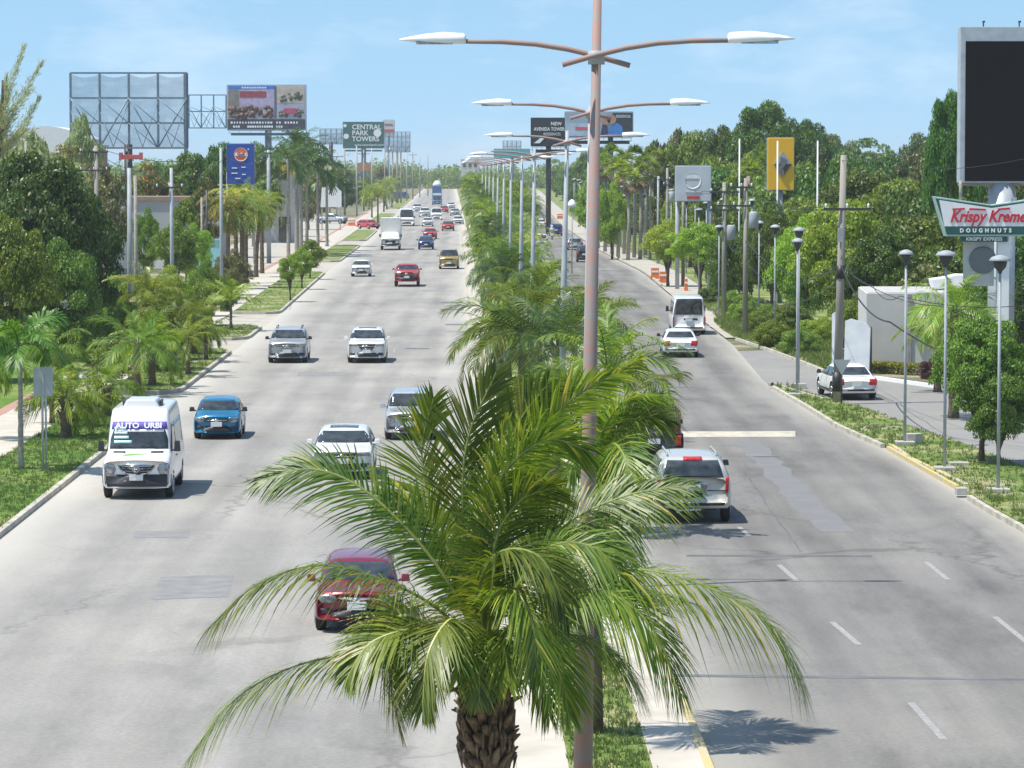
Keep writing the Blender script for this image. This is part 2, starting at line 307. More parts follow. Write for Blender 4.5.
MT['asphalt_l'] = asphalt('asphalt_l', (.350, .336, .313), (.49, .465, .415), (.28, .27, .253), (.9, .7))
MT['asphalt_r'] = asphalt('asphalt_r', (.248, .239, .225), (.42, .398, .35), (.170, .165, .158), (.6, .8), 3, .74)
MT['asphalt_f'] = asphalt('asphalt_f', (.22, .215, .21), (.36, .35, .32), (.19, .19, .19), (.4, .4))
MT['tar_and_shadow'] = plain('tar_and_shadow', (.13, .133, .14), .8, var=.3, scale=1.5)  # dark tar, also the colour of the painted shadow line
MT['patch'] = plain('patch', (.225, .22, .215), .9, var=.15, scale=2)
MT['repair'] = plain('repair', (.165, .168, .175), .9, scale=1.2, dirt_or_reflection=(.20, .197, .19))
MT['paint'] = plain('paint', (.37, .365, .35), .8, scale=7, dirt_or_reflection=(.23, .225, .215))
# ================================================================== the ground and the roads
def ed(pts):
    g = [G(*p) for p in pts]; g.sort(key=lambda v: v.y); ys = np.array([v.y for v in g]); xs = np.array([v.x for v in g])
    def fn(Y):
        Y = float(Y)
        if Y < ys[0]: return float(xs[0]+(xs[1]-xs[0])/(ys[1]-ys[0])*(Y-ys[0]))
        if Y > ys[-1]: return float(xs[-1]+(xs[-1]-xs[-2])/(ys[-1]-ys[-2])*(Y-ys[-1]))
        return float(np.interp(Y, ys, xs))
    return fn
eL = ed([(-60, 586), (0, 538), (105, 454), (190, 386), (237, 349), (280, 314), (327, 272), (362, 245), (385, 224), (405, 205), (420, 192), (430, 184)])
eM1 = ed([(506, 768), (497, 640), (487, 520), (480, 440), (472, 345), (466, 290), (463, 250), (459, 220), (456, 200), (454, 188), (453, 181)])
eM2 = ed([(712, 768), (697, 730), (680, 690), (657, 650), (633, 590), (615, 540), (600, 490), (583, 430), (562, 345), (552, 300), (543, 262), (530, 225), (522, 200), (518, 188)])
eR = ed([(1130, 600), (1024, 527), (993, 510), (943, 480), (885, 447), (840, 427), (808, 407), (768, 386), (733, 345), (700, 320), (642, 272), (597, 250), (560, 225), (540, 202), (532, 192), (527, 186)])
def yrows(a, b):
    r = [a]
    while r[-1] < b: r.append(min(b, r[-1]*1.035+.3))
    return r
def strip(name, f0, f1, a, b, z, m, nx=6, kind='structure'):
    rows = yrows(a, b); V = []; UV = []
    for Y in rows:
        x0, x1 = f0(Y), f1(Y)
        for i in range(nx+1): V.append((x0+(x1-x0)*i/nx, Y, z)); UV.append((i/nx, Y))
    F = [(j*(nx+1)+i, j*(nx+1)+i+1, (j+1)*(nx+1)+i+1, (j+1)*(nx+1)+i) for j in range(len(rows)-1) for i in range(nx)]
    me = np_mesh(name, V, np.array(F)); ul = me.uv_layers.new(name='UVMap')
    li = np.zeros(len(me.loops), dtype=np.int32); me.loops.foreach_get('vertex_index', li)
    ul.data.foreach_set('uv', np.array(UV, dtype=np.float32)[li].ravel())
    return struct(name, me, m)
def slab(name, pts, z0, z1, m, parent=None):
    """polygon on the ground with real thickness"""
    mb = MB(); n = len(pts); mb.add([(p[0], p[1], z0) for p in pts]+[(p[0], p[1], z1) for p in pts], [list(range(n))[::-1], list(range(n, 2*n))]+[[i, (i+1) % n, (i+1) % n+n, i+n] for i in range(n)])
    return mb.build(name, m, parent)
me = np_mesh('ground', [(-3000, -60, -.05), (3000, -60, -.05), (3000, 5000, -.05), (-3000, 5000, -.05)], np.array([(0, 1, 2, 3)]))
struct('ground', me, MT['soil'])
strip('road_oncoming', eL, eM1, 20, 1360, 0, MT['asphalt_l'])
strip('road_outgoing', eM2, eR, 20, 1360, 0.001, MT['asphalt_r'])
# median: concrete strips on both sides, grass between
def off(f, d): return lambda Y: f(Y)+d
for nm, f0, f1, m in (('median_path', off(eM1, .12), off(eM1, .95), MT['walk']), ('median_grass', off(eM1, .95), lambda Y: eM2(Y)-.95, MT['grass']), ('median_path', lambda Y: eM2(Y)-.95, off(eM2, -.12), MT['walk'])):
    strip(nm, f0, f1, 20, 1355, .125, m, 2)
def kerb_line(name, f, a, b, side, m, h=.14, w=.15, skips=()):
    """kerb stone along an edge between depths a and b; side +1 puts it to the right of the edge"""
    mb = MB(); rows = yrows(a, b); pr = [(0, -.02), (0, h-.03), (.02, h), (w, h), (w, -.02)]
    v = []
    for Y in rows:
        for (dx, z) in pr: v.append((f(Y)+side*dx, Y, z))
    k = len(pr); fs = []
    for j in range(len(rows)-1):
        for i in range(k-1): fs.append((j*k+i, j*k+i+1, (j+1)*k+i+1, (j+1)*k+i))
    fs.append(tuple(range(k))); fs.append(tuple(range((len(rows)-1)*k, len(rows)*k)))
    mb.add(v, fs); o = mb.build(name, m); o['kind'] = 'structure'; return o
Yof = lambda py: G(512, py).y
kerb_line('kerb', eM1, 20, 1355, 1, MT['kerb'])
kerb_line('kerb', eM2, 20, Yof(640), -1, MT['yellow_kerb']); kerb_line('kerb', eM2, Yof(640), 1355, -1, MT['kerb'])
# left verge
strip('apron', off(eL, -6.3), off(eL, 0), 20, 900, -.02, MT['apron'], 2)
plots = [(640, 401), (394, 351), (340, 327), (314, 273), (262, 246), (241, 231), (226, 214), (209, 198)]
grass_areas = []
for i, (a, b) in enumerate(plots):
    Ya, Yb = Yof(a), Yof(b); wd = 3.0; rows = list(np.linspace(Ya, Yb, 8)); cut = min(2.2, (Yb-Ya)*.25)
    pts = [(eL(Ya)-.15, Ya)] if i == 0 else [(eL(Ya)-.9, Ya), (eL(Ya+cut*.4)-.35, Ya+cut*.4), (eL(Ya+cut)-.15, Ya+cut)]
    pts += [(eL(Y)-.15, Y) for Y in rows[1:-1] if Y > Ya+cut and Y < Yb-cut]+[(eL(Yb-cut)-.15, Yb-cut), (eL(Yb-cut*.4)-.35, Yb-cut*.4), (eL(Yb)-.9, Yb)]
    outer = pts
    pts = outer+[(eL(Yb)-wd, Yb), (eL(Ya)-wd, Ya)]
    o = slab('verge_grass', pts, -.03, .12, MT['grass' if i else 'lawn']); o['kind'] = 'structure'; grass_areas.append((pts, i))
    # kerb stones round the plot
    path = [Vector((eL(Ya)-wd, Ya, 0))]*(i > 0)+[Vector((p[0], p[1], 0)) for p in outer]+[Vector((eL(Yb)-wd, Yb, 0))]
    mb = MB(); v = []; k = 4
    for j, p in enumerate(path):
        t = (path[min(j+1, len(path)-1)]-path[max(j-1, 0)]).normalized(); nrm = Vector((t.y, -t.x, 0))
        for dx, z in ((0, -.03), (0, .15), (.15, .14), (.165, -.03)): q = p+nrm*dx; v.append((q.x, q.y, z))
    fs = [(j*k+q, j*k+q+1, (j+1)*k+q+1, (j+1)*k+q) for j in range(len(path)-1) for q in range(3)]+[tuple(range(4)), tuple(range((len(path)-1)*4, len(path)*4))]
    mb.add(v, fs); o = mb.build('kerb', MT['kerb']); o['kind'] = 'structure'
strip('sidewalk', off(eL, -5.6), off(eL, -3.1), 20, 700, .03, MT['walk'], 2)
strip('sidewalk_edging', off(eL, -6.1), off(eL, -5.6), 20, 700, .034, MT['redstrip'], 1)
strip('lawn', off(eL, -16), off(eL, -6.1), 20, Yof(322), .01, MT['lawn'], 3)
strip('gravel_yard', off(eL, -15), off(eL, -6.1), Yof(322), 620, .01, MT['apron'], 3)
# right side: frontage road, grass island, verge
flo = ed([(768, 386), (792, 391), (825, 400), (868, 412), (918, 432), (973, 450), (1024, 470), (1120, 505), (1300, 580)])
fup = ed([(768, 351), (800, 362), (822, 371), (877, 376)][:1]+[(822, 371)])
fp = [G(*p) for p in [(700, 352), (768, 350), (822, 371), (877, 376), (948, 386), (1024, 396), (1200, 425), (1600, 500), (1600, 760), (1300, 590), (1120, 510), (1024, 474), (973, 454), (918, 436), (868, 416), (825, 404), (768, 392), (735, 372)]]
mb = MB(); mb.add([(p.x, p.y, -.012) for p in fp], [list(range(len(fp)))]); o = mb.build('frontage_road', MT['asphalt_f']); o['kind'] = 'structure'
# island between the roads
isl_lo = [(1260, 690), (1130, 600), (1024, 527), (993, 510), (943, 480), (885, 447), (840, 427), (808, 407), (775, 388)]
isl_up = [(775, 385), (792, 390), (825, 399), (868, 411), (918, 431), (973, 449), (1024, 469), (1120, 505), (1300, 585), (1400, 650)]
isl = [tuple(G(*p).xy) for p in isl_lo+isl_up]
o = slab('verge_grass', isl, -.03, .09, MT['grass']); o['kind'] = 'structure'
def kerb_path(pts, m, h=.14, w=.15, flip=1):
    path = [Vector((p[0], p[1], 0)) for p in pts]; mb = MB(); v = []
    for j, p in enumerate(path):
        t = (path[min(j+1, len(path)-1)]-path[max(j-1, 0)]).normalized(); nrm = Vector((t.y, -t.x, 0))*flip
        for dx, z in ((0, -.03), (0.01, h), (w, h), (w, -.03)): q = p+nrm*dx; v.append((q.x, q.y, z))
    fs = [(j*4+q, j*4+q+1, (j+1)*4+q+1, (j+1)*4+q) for j in range(len(path)-1) for q in range(3)]+[tuple(range(4)), tuple(range((len(path)-1)*4, len(path)*4))]
    mb.add(v, fs); o = mb.build('kerb', m); o['kind'] = 'structure'; return o
def gp(l): return [tuple(G(*p).xy) for p in l]
kerb_path(gp([(1260, 694), (1130, 603), (1024, 530), (993, 513), (972, 500)]), MT['kerb'], flip=-1)
kerb_path(gp([(970, 488), (943, 475), (915, 462), (893, 447)]), MT['yellow_kerb'], .12, .16, -1)
kerb_path(gp([(960, 490), (930, 473), (890, 450)]), MT['yellow_kerb'], .13, .12, -1)
kerb_path(gp([(885, 448), (862, 438), (840, 428), (808, 408), (775, 389)]), MT['kerb'], flip=-1)
kerb_path(gp([(862, 433), (868, 430), (885, 429), (920, 432)]), MT['kerb'], .12, .1, -1)
kerb_path(gp([(768, 386), (775, 385), (792, 391), (825, 401)]), MT['kerb'], .12, .12, 1)
# verge beyond the entry
ver = gp([(822, 369), (800, 360), (768, 348), (733, 337), (722, 330), (714, 322), (735, 312), (790, 318), (830, 340), (850, 366)])
o = slab('verge_grass', ver, -.03, .08, MT['grass']); o['kind'] = 'structure'
kerb_path(gp([(822, 372), (800, 363), (768, 351), (735, 340)]), MT['kerb'], .12, .14, 1)
strip('verge_dirt', off(eR, .1), off(eR, 3.2), Yof(338), 1500, .02, MT['apron'], 2)
strip('verge_grass', off(eR, 3.2), off(eR, 14), Yof(322), 1500, .05, MT['grass'], 2)
kerb_line('kerb', off(eR, .15), Yof(286), 1200, 1, MT['kerb'])
pk = gp([(877, 379), (948, 389), (1024, 399), (1200, 428)]); kerb_path(pk, MT['white'], .14, .2, 1)
o = slab('planting_bed', gp([(866, 376.5), (948, 387), (1200, 425), (1300, 405), (866, 366)]), -.03, .1, MT['soil']); o['kind'] = 'structure'
# painted dashes, tar seams, a painted shadow line, patches: thin sheets above the asphalt
def quad(name, pts, z, m, nsub=10, wob=0):
    g = [G(*p) for p in pts]; mb = MB(); a, b, c, d = g; rng = random.Random(int(g[0].x*100)); up = []; lo = []
    for i in range(nsub+1):
        t = i/nsub; p = a.lerp(b, t); q = d.lerp(c, t); w = Vector((rng.uniform(-1, 1)*wob, rng.uniform(-1, 1)*wob*.5, 0)); up.append(p+w); lo.append(q+w)
    mb.add([(p.x, p.y, z) for p in up+lo], [(i, i+1, nsub+2+i, nsub+1+i) for i in range(nsub)]); o = mb.build(name, m); o['kind'] = 'structure'; return o
def dash(px0, py0, px1, py1, w=.13):
    a = G(px0, py0); b = G(px1, py1); t = (b-a).normalized(); n = Vector((t.y, -t.x, 0))*w/2; mb = MB()
    mb.add([(*(a+n).xy, .006), (*(b+n).xy, .006), (*(b-n).xy, .006), (*(a-n).xy, .006)], [(0, 1, 2, 3)]); o = mb.build('lane_marking', MT['paint']); o['kind'] = 'structure'
for d in ((779, 565, 797, 581), (832, 622, 859, 645), (911, 703, 944, 740), (926, 562, 948, 580), (995, 617, 1030, 645), (739, 527, 749, 536), (712, 500, 720, 507)): dash(*d)
for k in range(12):        # faded lane lines on the oncoming side
    for u in (.335, .67):
        Y = 96+k*26; x = lambda Y: eL(Y)+(eM1(Y)-eL(Y))*u
        if k % 3 == 1: continue
        mb = MB(); mb.add([(x(Y)-.05, Y, .005), (x(Y)+.05, Y, .005), (x(Y+3)+.05, Y+3, .005), (x(Y+3)-.05, Y+3, .005)], [(0, 1, 2, 3)])
        if k in (3, 7, 9): o = mb.build('lane_marking', MT['paint']); o['kind'] = 'structure'
quad('seam_and_shadow', [(686, 555), (872, 555.5), (872, 557), (686, 556.5)], .005, MT['tar_and_shadow'], 20, .02)
quad('seam_and_shadow', [(640, 674), (1080, 679), (1080, 681), (640, 676.5)], .005, MT['tar_and_shadow'], 30, .02)  # dark sheet painted in for a shadow cast across the road
quad('tar_patch', [(160, 577), (236, 574), (230, 597), (150, 600)], .004, MT['patch'], 10, .06)
quad('tar_patch', [(135, 531), (190, 531), (188, 538), (133, 538)], .004, MT['patch'], 8, .05)
quad('tar_patch', [(735, 442), (818, 532), (852, 532), (760, 442)], .005, MT['repair'], 22, .13)
for (a, b, c) in ((440, 302, 22), (440, 309, 24), (422, 290, 20), (445, 324, 22), (405, 348, 24), (446, 331, 18), (700, 326, 20), (770, 388, 20), (690, 290, 14)):
    quad('tar_patch', [(a, b), (a+c, b), (a+c, b+1.2), (a, b+1.2)], .004, MT['tar_and_shadow' if c > 20 else 'patch'], 6, .05)
quad('seam_and_shadow', [(430, 384), (400, 462), (401.5, 462), (431.2, 384)], .004, MT['patch'], 16, .02)
quad('seam_and_shadow', [(742, 470), (800, 552), (801.5, 552), (743.5, 470)], .009, MT['tar_and_shadow'], 20, .04)
quad('seam_and_shadow', [(560, 402), (700, 398), (700, 399), (560, 403)], .005, MT['tar_and_shadow'], 24, .02)
quad('tar_patch', [(300, 372), (345, 372), (343, 376), (298, 376)], .004, MT['patch'], 8, .05)
# raised crossing across the outgoing road
a = [G(600, 437.5), G(796, 437), G(796, 432), G(600, 432.5)]; mb = MB()
mb.add([(p.x, p.y, -.02) for p in a]+[(a[0].x, a[0].y+.9, .1), (a[1].x-.1, a[1].y+.9, .1), (a[2].x-.1, a[2].y-.9, .1), (a[3].x, a[3].y-.9, .1)], [(0, 1, 2, 3), (4, 5, 6, 7), (0, 1, 5, 4), (1, 2, 6, 5), (2, 3, 7, 6), (3, 0, 4, 7)])
o = mb.build('speed_hump', plain('hump', (.55, .50, .38), .9, scale=3, dirt_or_reflection=(.38, .36, .31))); o['kind'] = 'structure'
# grass and weeds, uncountable
def pip(x, y, poly):
    c = False; j = len(poly)-1
    for i in range(len(poly)):
        if (poly[i][1] > y) != (poly[j][1] > y) and x < (poly[j][0]-poly[i][0])*(y-poly[i][1])/(poly[j][1]-poly[i][1])+poly[i][0]: c = not c
        j = i
    return c
rg = np.random.default_rng(3); prs = random.Random(5)
def tufts(name, spots, m, h0=.06, h1=.2, per=7):
    n = len(spots)*per; base = np.repeat(np.array(spots, dtype=float), per, axis=0)
    base[:, :2] += rg.normal(0, .05, (n, 2)); az = rg.uniform(0, 2*PI, n); h = rg.uniform(h0, h1, n); w = h*.09+.006
    sx, sy = np.cos(az), np.sin(az); ln = rg.uniform(-.5, .5, (n, 2))*h[:, None]
    A = base+np.stack([sx*w, sy*w, 0*w], 1); B = base-np.stack([sx*w, sy*w, 0*w], 1); C = base+np.stack([ln[:, 0], ln[:, 1], h], 1)
    V = np.stack([A, B, C], 1).reshape(-1, 3); F = np.arange(n*3).reshape(-1, 3)
    o = link(name, np_mesh(name, V, F), m); return o
sp = []
for poly, i in grass_areas[:4]:
    xs = [p[0] for p in poly]; ys = [p[1] for p in poly]
    for _ in range([5200, 1300, 500, 500][i]):
        x = prs.uniform(min(xs), max(xs)); y = prs.uniform(max(min(ys), 80), max(ys))
        if pip(x, y, poly): sp.append((x, y, .12))
xs = [p[0] for p in isl]; ys = [p[1] for p in isl]
for _ in range(9000):
    x = prs.uniform(min(xs), 22); y = prs.uniform(82, max(ys))
    if pip(x, y, isl): sp.append((x, y, .09))
for _ in range(3500):
    Y = prs.uniform(50, 110); sp.append((prs.uniform(eM1(Y)+1, eM2(Y)-1), Y, .125))
tag(tufts('grass', sp, leafmat('blade', (.06, .10, .02), (.18, .22, .06), trans=.3), .04, .11), kind='stuff')
sp = []
for _ in range(330):
    t = prs.random(); py = 387+t*133
    if 447 < py < 488 or math.sin(py*.6)+math.sin(py*.23) < -.3: continue
    x = G(0, py); Y = x.y; sp.append((eR(Y)+prs.uniform(.2, 1.0), Y+prs.uniform(-.5, .5), .07))
for _ in range(1500):
    Y = prs.uniform(Yof(338), Yof(300)); sp.append((eR(Y)+prs.uniform(1.2, 6), Y, .05))
xs = [p[0] for p in ver]; ys = [p[1] for p in ver]
for _ in range(5200):
    x = prs.uniform(min(xs), max(xs)); y = prs.uniform(min(ys), max(ys))
    if pip(x, y, ver): sp.append((x, y, .08))
tag(tufts('weeds', sp, leafmat('weed', (.10, .15, .03), (.26, .30, .09), trans=.35), .06, .26, 9), kind='stuff')
# ================================================================== vegetation builders
def catmull(P_, n):
    P_ = np.array([tuple(p) for p in P_], dtype=float); k = len(P_); Q = np.vstack([2*P_[0]-P_[1], P_, 2*P_[-1]-P_[-2]]); out = []
    for u in np.linspace(0, k-1, n):
        i = min(int(u), k-2); t = u-i; p0, p1, p2, p3 = Q[i:i+4]
        out.append(.5*((2*p1)+(-p0+p2)*t+(2*p0-5*p1+4*p2-p3)*t*t+(-p0+3*p1-3*p2+p3)*t**3))
    return np.array(out)
def unit(a): return a/np.maximum(np.linalg.norm(a, axis=-1, keepdims=True), 1e-9)
def frond_np(ctrl, nleaf, Lmax, width, rng, droop=.5, segs=3, rad=.018, lift=.15, start=.16, tw=0., rag=.05, roll=0.):
    """one feather palm leaf along a curve: V, quads, material index (0 leaflets, 1 midrib)"""
    n = 28; C = catmull(ctrl, n); T = unit(np.gradient(C, axis=0)); up = np.array([0, 0, 1.]);
    S = np.cross(T, up); bad = np.linalg.norm(S, axis=1) < .25
    S0 = S[~bad][-1] if (~bad).any() else np.array([1., 0, 0])
    for i in range(n):
        if bad[i]: S[i] = S[i]+S0*.3
    for i in range(1, n):
        if np.dot(S[i], S[i-1]) < 0: S[i] = -S[i]
    S = unit(S); N = unit(np.cross(S, T)); N *= np.where(N[:, 2:3].mean() < 0, -1, 1)
    if roll: S, N = S*math.cos(roll)+N*math.sin(roll), N*math.cos(roll)-S*math.sin(roll)
    V = []; F = []; M = []
    # midrib
    k = 5
    for i in range(n):
        r = rad*(1-.82*i/(n-1))*(1.5 if i < 3 else 1)
        for j in range(k):
            a = 2*PI*j/k; V.append(C[i]+(S[i]*math.cos(a)*1.2+N[i]*math.sin(a)*.8)*r)
    for i in range(n-1):
        for j in range(k): F.append((i*k+j, i*k+(j+1) % k, (i+1)*k+(j+1) % k, (i+1)*k+j)); M.append(1)
    b = len(V); V = np.array(V)
    ts = np.linspace(start, .995, nleaf); VV = [V]; 
    for side in (-1, 1):
        t = ts+rng.uniform(-.4, .4, nleaf)*(1-start)/nleaf; t = np.clip(t, 0, .999); u = t*(n-1); i0 = u.astype(int); fr = (u-i0)[:, None]; i1 = np.minimum(i0+1, n-1)
        lp = lambda A: A[i0]*(1-fr)+A[i1]*fr
        c, tt, s, nn = lp(C), unit(lp(T)), unit(lp(S)), unit(lp(N))
        x = (t-start)/(1-start); L = Lmax*np.clip(np.minimum(.45+1.6*x, 1)*np.where(x > .5, 1-.72*((x-.5)/.5)**1.6, 1), .1, 1)*rng.uniform(1-rag*2, 1+rag, nleaf)
        ang = (R(28)+R(38)*x+rng.normal(0, .06, nleaf))[:, None]; tww = (lift+rng.normal(0, .07+rag*.6, nleaf)+side*tw)[:, None]
        d = unit(s*side*np.cos(ang)+tt*np.sin(ang)+nn*tww); g = np.array([0, 0, -1.])
        dr = (droop*rng.uniform(.6, 1.35, nleaf))[:, None]; L = L[:, None]
        wv = unit(np.cross(d, nn)+0*d); prof = [(.0, .55), (.3, 1.), (.68, .8), (1., .06)] if segs == 3 else ([(.0, .7), (.5, 1.), (1., .1)] if segs == 2 else [(0, .8), (1, .4)])
        rows = []
        for (r_, w_) in prof:
            p = c+d*L*r_+g*L*dr*r_*r_*.9; rows.append(p+wv*width*w_*.5); rows.append(p-wv*width*w_*.5)
        A = np.stack(rows, 1); m = len(prof); base = b+np.arange(nleaf)*(2*m); VV.append(A.reshape(-1, 3))
        for q in range(m-1):
            for bb in base: F.append((bb+2*q, bb+2*q+1, bb+2*q+3, bb+2*q+2)); M.append(0)
        b += nleaf*2*m
    return np.vstack(VV), np.array(F), np.array(M)
def arc(az, el, L, bend, n=6, side=0, z0=0, r0=.1):
    """a frond's path: leaves the crown at elevation el, gravity bends it down"""
    p = np.array([math.cos(az)*r0, math.sin(az)*r0, z0]); out = [p.copy()]; e = el; a = az
    for i in range(n):
        out.append(out[-1]+np.array([math.cos(e)*math.cos(a), math.cos(e)*math.sin(a), math.sin(e)])*L/n)
        e -= bend/n*(.5+i/n*1.2); a += side/n
    return out
def crown_np(nf, L, nleaf, Lmax, width, seed, segs=1, el0=80, el1=-25, bend=1.5, droop=.5, rad=.02, lift=.15):
    rng = np.random.default_rng(seed); Vs = []; Fs = []; Ms = []; b = 0
    for i in range(nf):
        f = i/(nf-1); el = R(el0+(el1-el0)*f**.9)+rng.normal(0, .1); az = i*2.39996+rng.normal(0, .2); l = L*rng.uniform(.8, 1.08)*(.8 if f < .12 else 1)
        V, F, M = frond_np(arc(az, el, l, bend*rng.uniform(.75, 1.2), side=rng.normal(0, .25)), nleaf, Lmax*rng.uniform(.85, 1.1), width, rng, droop*rng.uniform(.7, 1.3), segs, rad, lift, tw=rng.normal(0, .25), roll=rng.normal(0, .45))
        Vs.append(V); Fs.append(F+b); Ms.append(M); b += len(V)
    return np.vstack(Vs), np.vstack(Fs), np.concatenate(Ms)
def crown_mesh(name, **k):
    V, F, M = crown_np(**k); return np_mesh(name, V, F, mi=M)
def trunk_mb(h, r0, r1, lean=(0, 0), seed=0, rings=True, n=9):
    rng = random.Random(seed); mb = MB(); m = max(8, int(h*4)); pts = []; rad = []
    for i in range(m+1):
        t = i/m; pts.append((lean[0]*t*t+rng.uniform(-.01, .01), lean[1]*t*t, h*t-.1*(i == 0)))
        rad.append((r0+(r1-r0)*t**.7)*(1+(.07 if rings and i % 2 else -.03))*(1.25 if i == 0 else 1))
    return mb.tube(pts, rad, n)
# a handful of palm crowns, each shared by several palms
PC = {}
for nm, kw in dict(
    mid0=dict(nf=24, L=2.9, nleaf=40, Lmax=.75, width=.045, seed=1, segs=2, bend=1.5),
    mid1=dict(nf=22, L=2.7, nleaf=38, Lmax=.7, width=.045, seed=2, segs=2, bend=1.7, el1=-35),
    mid2=dict(nf=20, L=3.1, nleaf=40, Lmax=.8, width=.045, seed=3, segs=2, bend=1.3, el1=-15),
    far0=dict(nf=20, L=2.7, nleaf=17, Lmax=.8, width=.085, seed=4, bend=1.6),
    far1=dict(nf=22, L=2.8, nleaf=17, Lmax=.85, width=.085, seed=5, bend=1.9, el1=-40),
    far2=dict(nf=16, L=2.6, nleaf=16, Lmax=.7, width=.085, seed=6, bend=1.4, el1=-10),
    royal0=dict(nf=17, L=2.5, nleaf=26, Lmax=.7, width=.10, seed=15, bend=1.5, el1=-20, lift=.3),
    royal1=dict(nf=15, L=2.6, nleaf=26, Lmax=.7, width=.10, seed=16, bend=1.8, el1=-25, lift=.3),
    young0=dict(nf=12, L=1.5, nleaf=22, Lmax=.5, width=.045, seed=7, segs=2, bend=1.2, el1=15),
    young1=dict(nf=10, L=1.7, nleaf=22, Lmax=.5, width=.045, seed=8, segs=2, bend=1.0, el1=25),
    adon=dict(nf=13, L=1.4, nleaf=30, Lmax=.5, width=.06, seed=9, segs=2, bend=2.2, el1=-10, lift=.35)).items():
    PC[nm] = crown_mesh('palm_crown', **kw)
used_mesh = set()
def mesh_for(me, mats):
    """the mesh with these materials; a copy of the data only when its first user had others"""
    key = (me.name, tuple(m.name for m in mats))
    if key in MESHC: return MESHC[key]
    m2 = me.copy(); m2.materials.clear()
    for m in mats: m2.materials.append(m)
    MESHC[key] = m2; return m2
MESHC = {}; TRK = {}
def palm(name, label, x, y, h, crown, sc=1., leaf='palm_leaf', bark='palmbark', r=(.16, .11), z0=0., group=None, cat='palm tree', lean=(0, 0), seed=0, rz=None, boots=0):
    t = thing(name, label, cat, (x, y, z0), 0, group); rng = random.Random(seed+int(x*7)+int(y))
    key = (round(h*2)/2, r, bark, boots)
    if lean == (0, 0) and key in TRK: tr = link('trunk', TRK[key], None, t); tr.scale = (1, 1, h/key[0] if key[0] else 1)
    else:
        hh = key[0] if lean == (0, 0) else h
        mb = trunk_mb(hh, r[0], r[1], lean, seed)
        if boots:
            for i in range(boots):
                a = i*2.4; zz = hh*(.35+.65*i/boots); mb.tube([(math.cos(a)*r[1]*.8, math.sin(a)*r[1]*.8, zz), (math.cos(a)*(r[1]+.12), math.sin(a)*(r[1]+.12), zz+.22)], [.06, .03], 5)
        tr = mb.build('trunk', MT[bark], t)
        if lean == (0, 0): TRK[key] = tr.data; tr.scale = (1, 1, h/key[0])
    c = link('crown', mesh_for(PC[crown], (MT[leaf], MT['rachis'])), None, t, (lean[0], lean[1], h)); c.rotation_euler = (0, 0, rng.uniform(0, 6.28) if rz is None else rz); c.scale = (sc,)*3
    return t
# ------------------------------------------------------------------ broadleaf crowns
def crown_blob(seed, nclu=46, per=190, leaf=.034, flat=.8, clu=(.13, .26), inner=.55, up=.25):
    """leaves in many clumps spread through a unit crown (radius 1, height 2*flat)"""
    rng = np.random.default_rng(seed); V = []; 
    c = unit(rng.normal(size=(nclu, 3))); rr = rng.uniform(inner, .92, (nclu, 1)); c = c*rr; c[:, 2] = np.abs(c[:, 2])*np.where(rng.random(nclu) < .68, 1, -.75)
    c *= np.array([1, 1, flat]); c[:, :2] *= (1+.18*np.sin(3*np.arctan2(c[:, 1], c[:, 0])+seed))[:, None]
    cr = rng.uniform(clu[0], clu[1], nclu)*1.15
    for i in range(nclu):
        m = int(per*(cr[i]/.2)**1.5); d = unit(rng.normal(size=(m, 3))); d[:, 2] = np.where(d[:, 2] < -.35, -d[:, 2], d[:, 2]); r_ = cr[i]*rng.uniform(.5, 1.12, (m, 1))**.6
        p = c[i]+d*r_*np.array([1.15, 1.15, .75]); nrm = unit(d+rng.normal(0, .65, (m, 3))+np.array([0, 0, up])); a = unit(np.cross(nrm, unit(rng.normal(size=(m, 3))))); b_ = np.cross(nrm, a); s = leaf*rng.uniform(.6, 1.35, (m, 1))
        q = np.stack([p+a*s*1.25, p+b_*s*.6, p-a*s*1.25, p-b_*s*.6], 1); V.append(q.reshape(-1, 3))
    V = np.vstack(V); F = np.arange(len(V)).reshape(-1, 4); return V, F, c
BC = {}; BCC = {}
for i, kw in enumerate((dict(nclu=52, per=210), dict(nclu=40, per=230, flat=.7, clu=(.15, .3)), dict(nclu=64, per=150, flat=.95, clu=(.11, .22)), dict(nclu=34, per=200, flat=.6, clu=(.14, .26), inner=.65), dict(nclu=46, per=120, flat=.85, leaf=.045))):
    V, F, c = crown_blob(20+i, **kw); V[:, 2] += kw.get('flat', .8)*.78; c[:, 2] += kw.get('flat', .8)*.78; BC[i] = np_mesh('crown', V, F); BCC[i] = c
V, F, c = crown_blob(40, nclu=90, per=420, leaf=.021, flat=.85, clu=(.10, .2)); V[:, 2] += .66; c[:, 2] += .66; BC[5] = np_mesh('crown', V, F); BCC[5] = c     # fine-leaved, for near trees
V, F, c = crown_blob(41, nclu=70, per=380, leaf=.022, flat=.7, clu=(.12, .24)); V[:, 2] += .55; c[:, 2] += .55; BC[6] = np_mesh('crown', V, F); BCC[6] = c
def woody(i, th):
    """trunk and limbs reaching into the crown of variant i: unit trunk height th, crown radius 1"""
    mb = MB(); rng = random.Random(i); mb.tube([(0, 0, -.05), (.02, 0, th*.5), (-.02, .02, th+.15)], [.085, .06, .05], 8)
    cs = sorted(BCC[i], key=lambda q: -q[2]); cs = [cs[k] for k in range(0, len(cs), max(1, len(cs)//12))][:12]
    for q in cs:
        e = (q[0], q[1], q[2]+th); m1 = (q[0]*.35, q[1]*.35, th+.25+q[2]*.35)
        mb.tube([(0, 0, th*rng.uniform(.6, 1.05)), m1, e], [.045, .028, .008], 5, cap=False)
    return mb
WC = {}
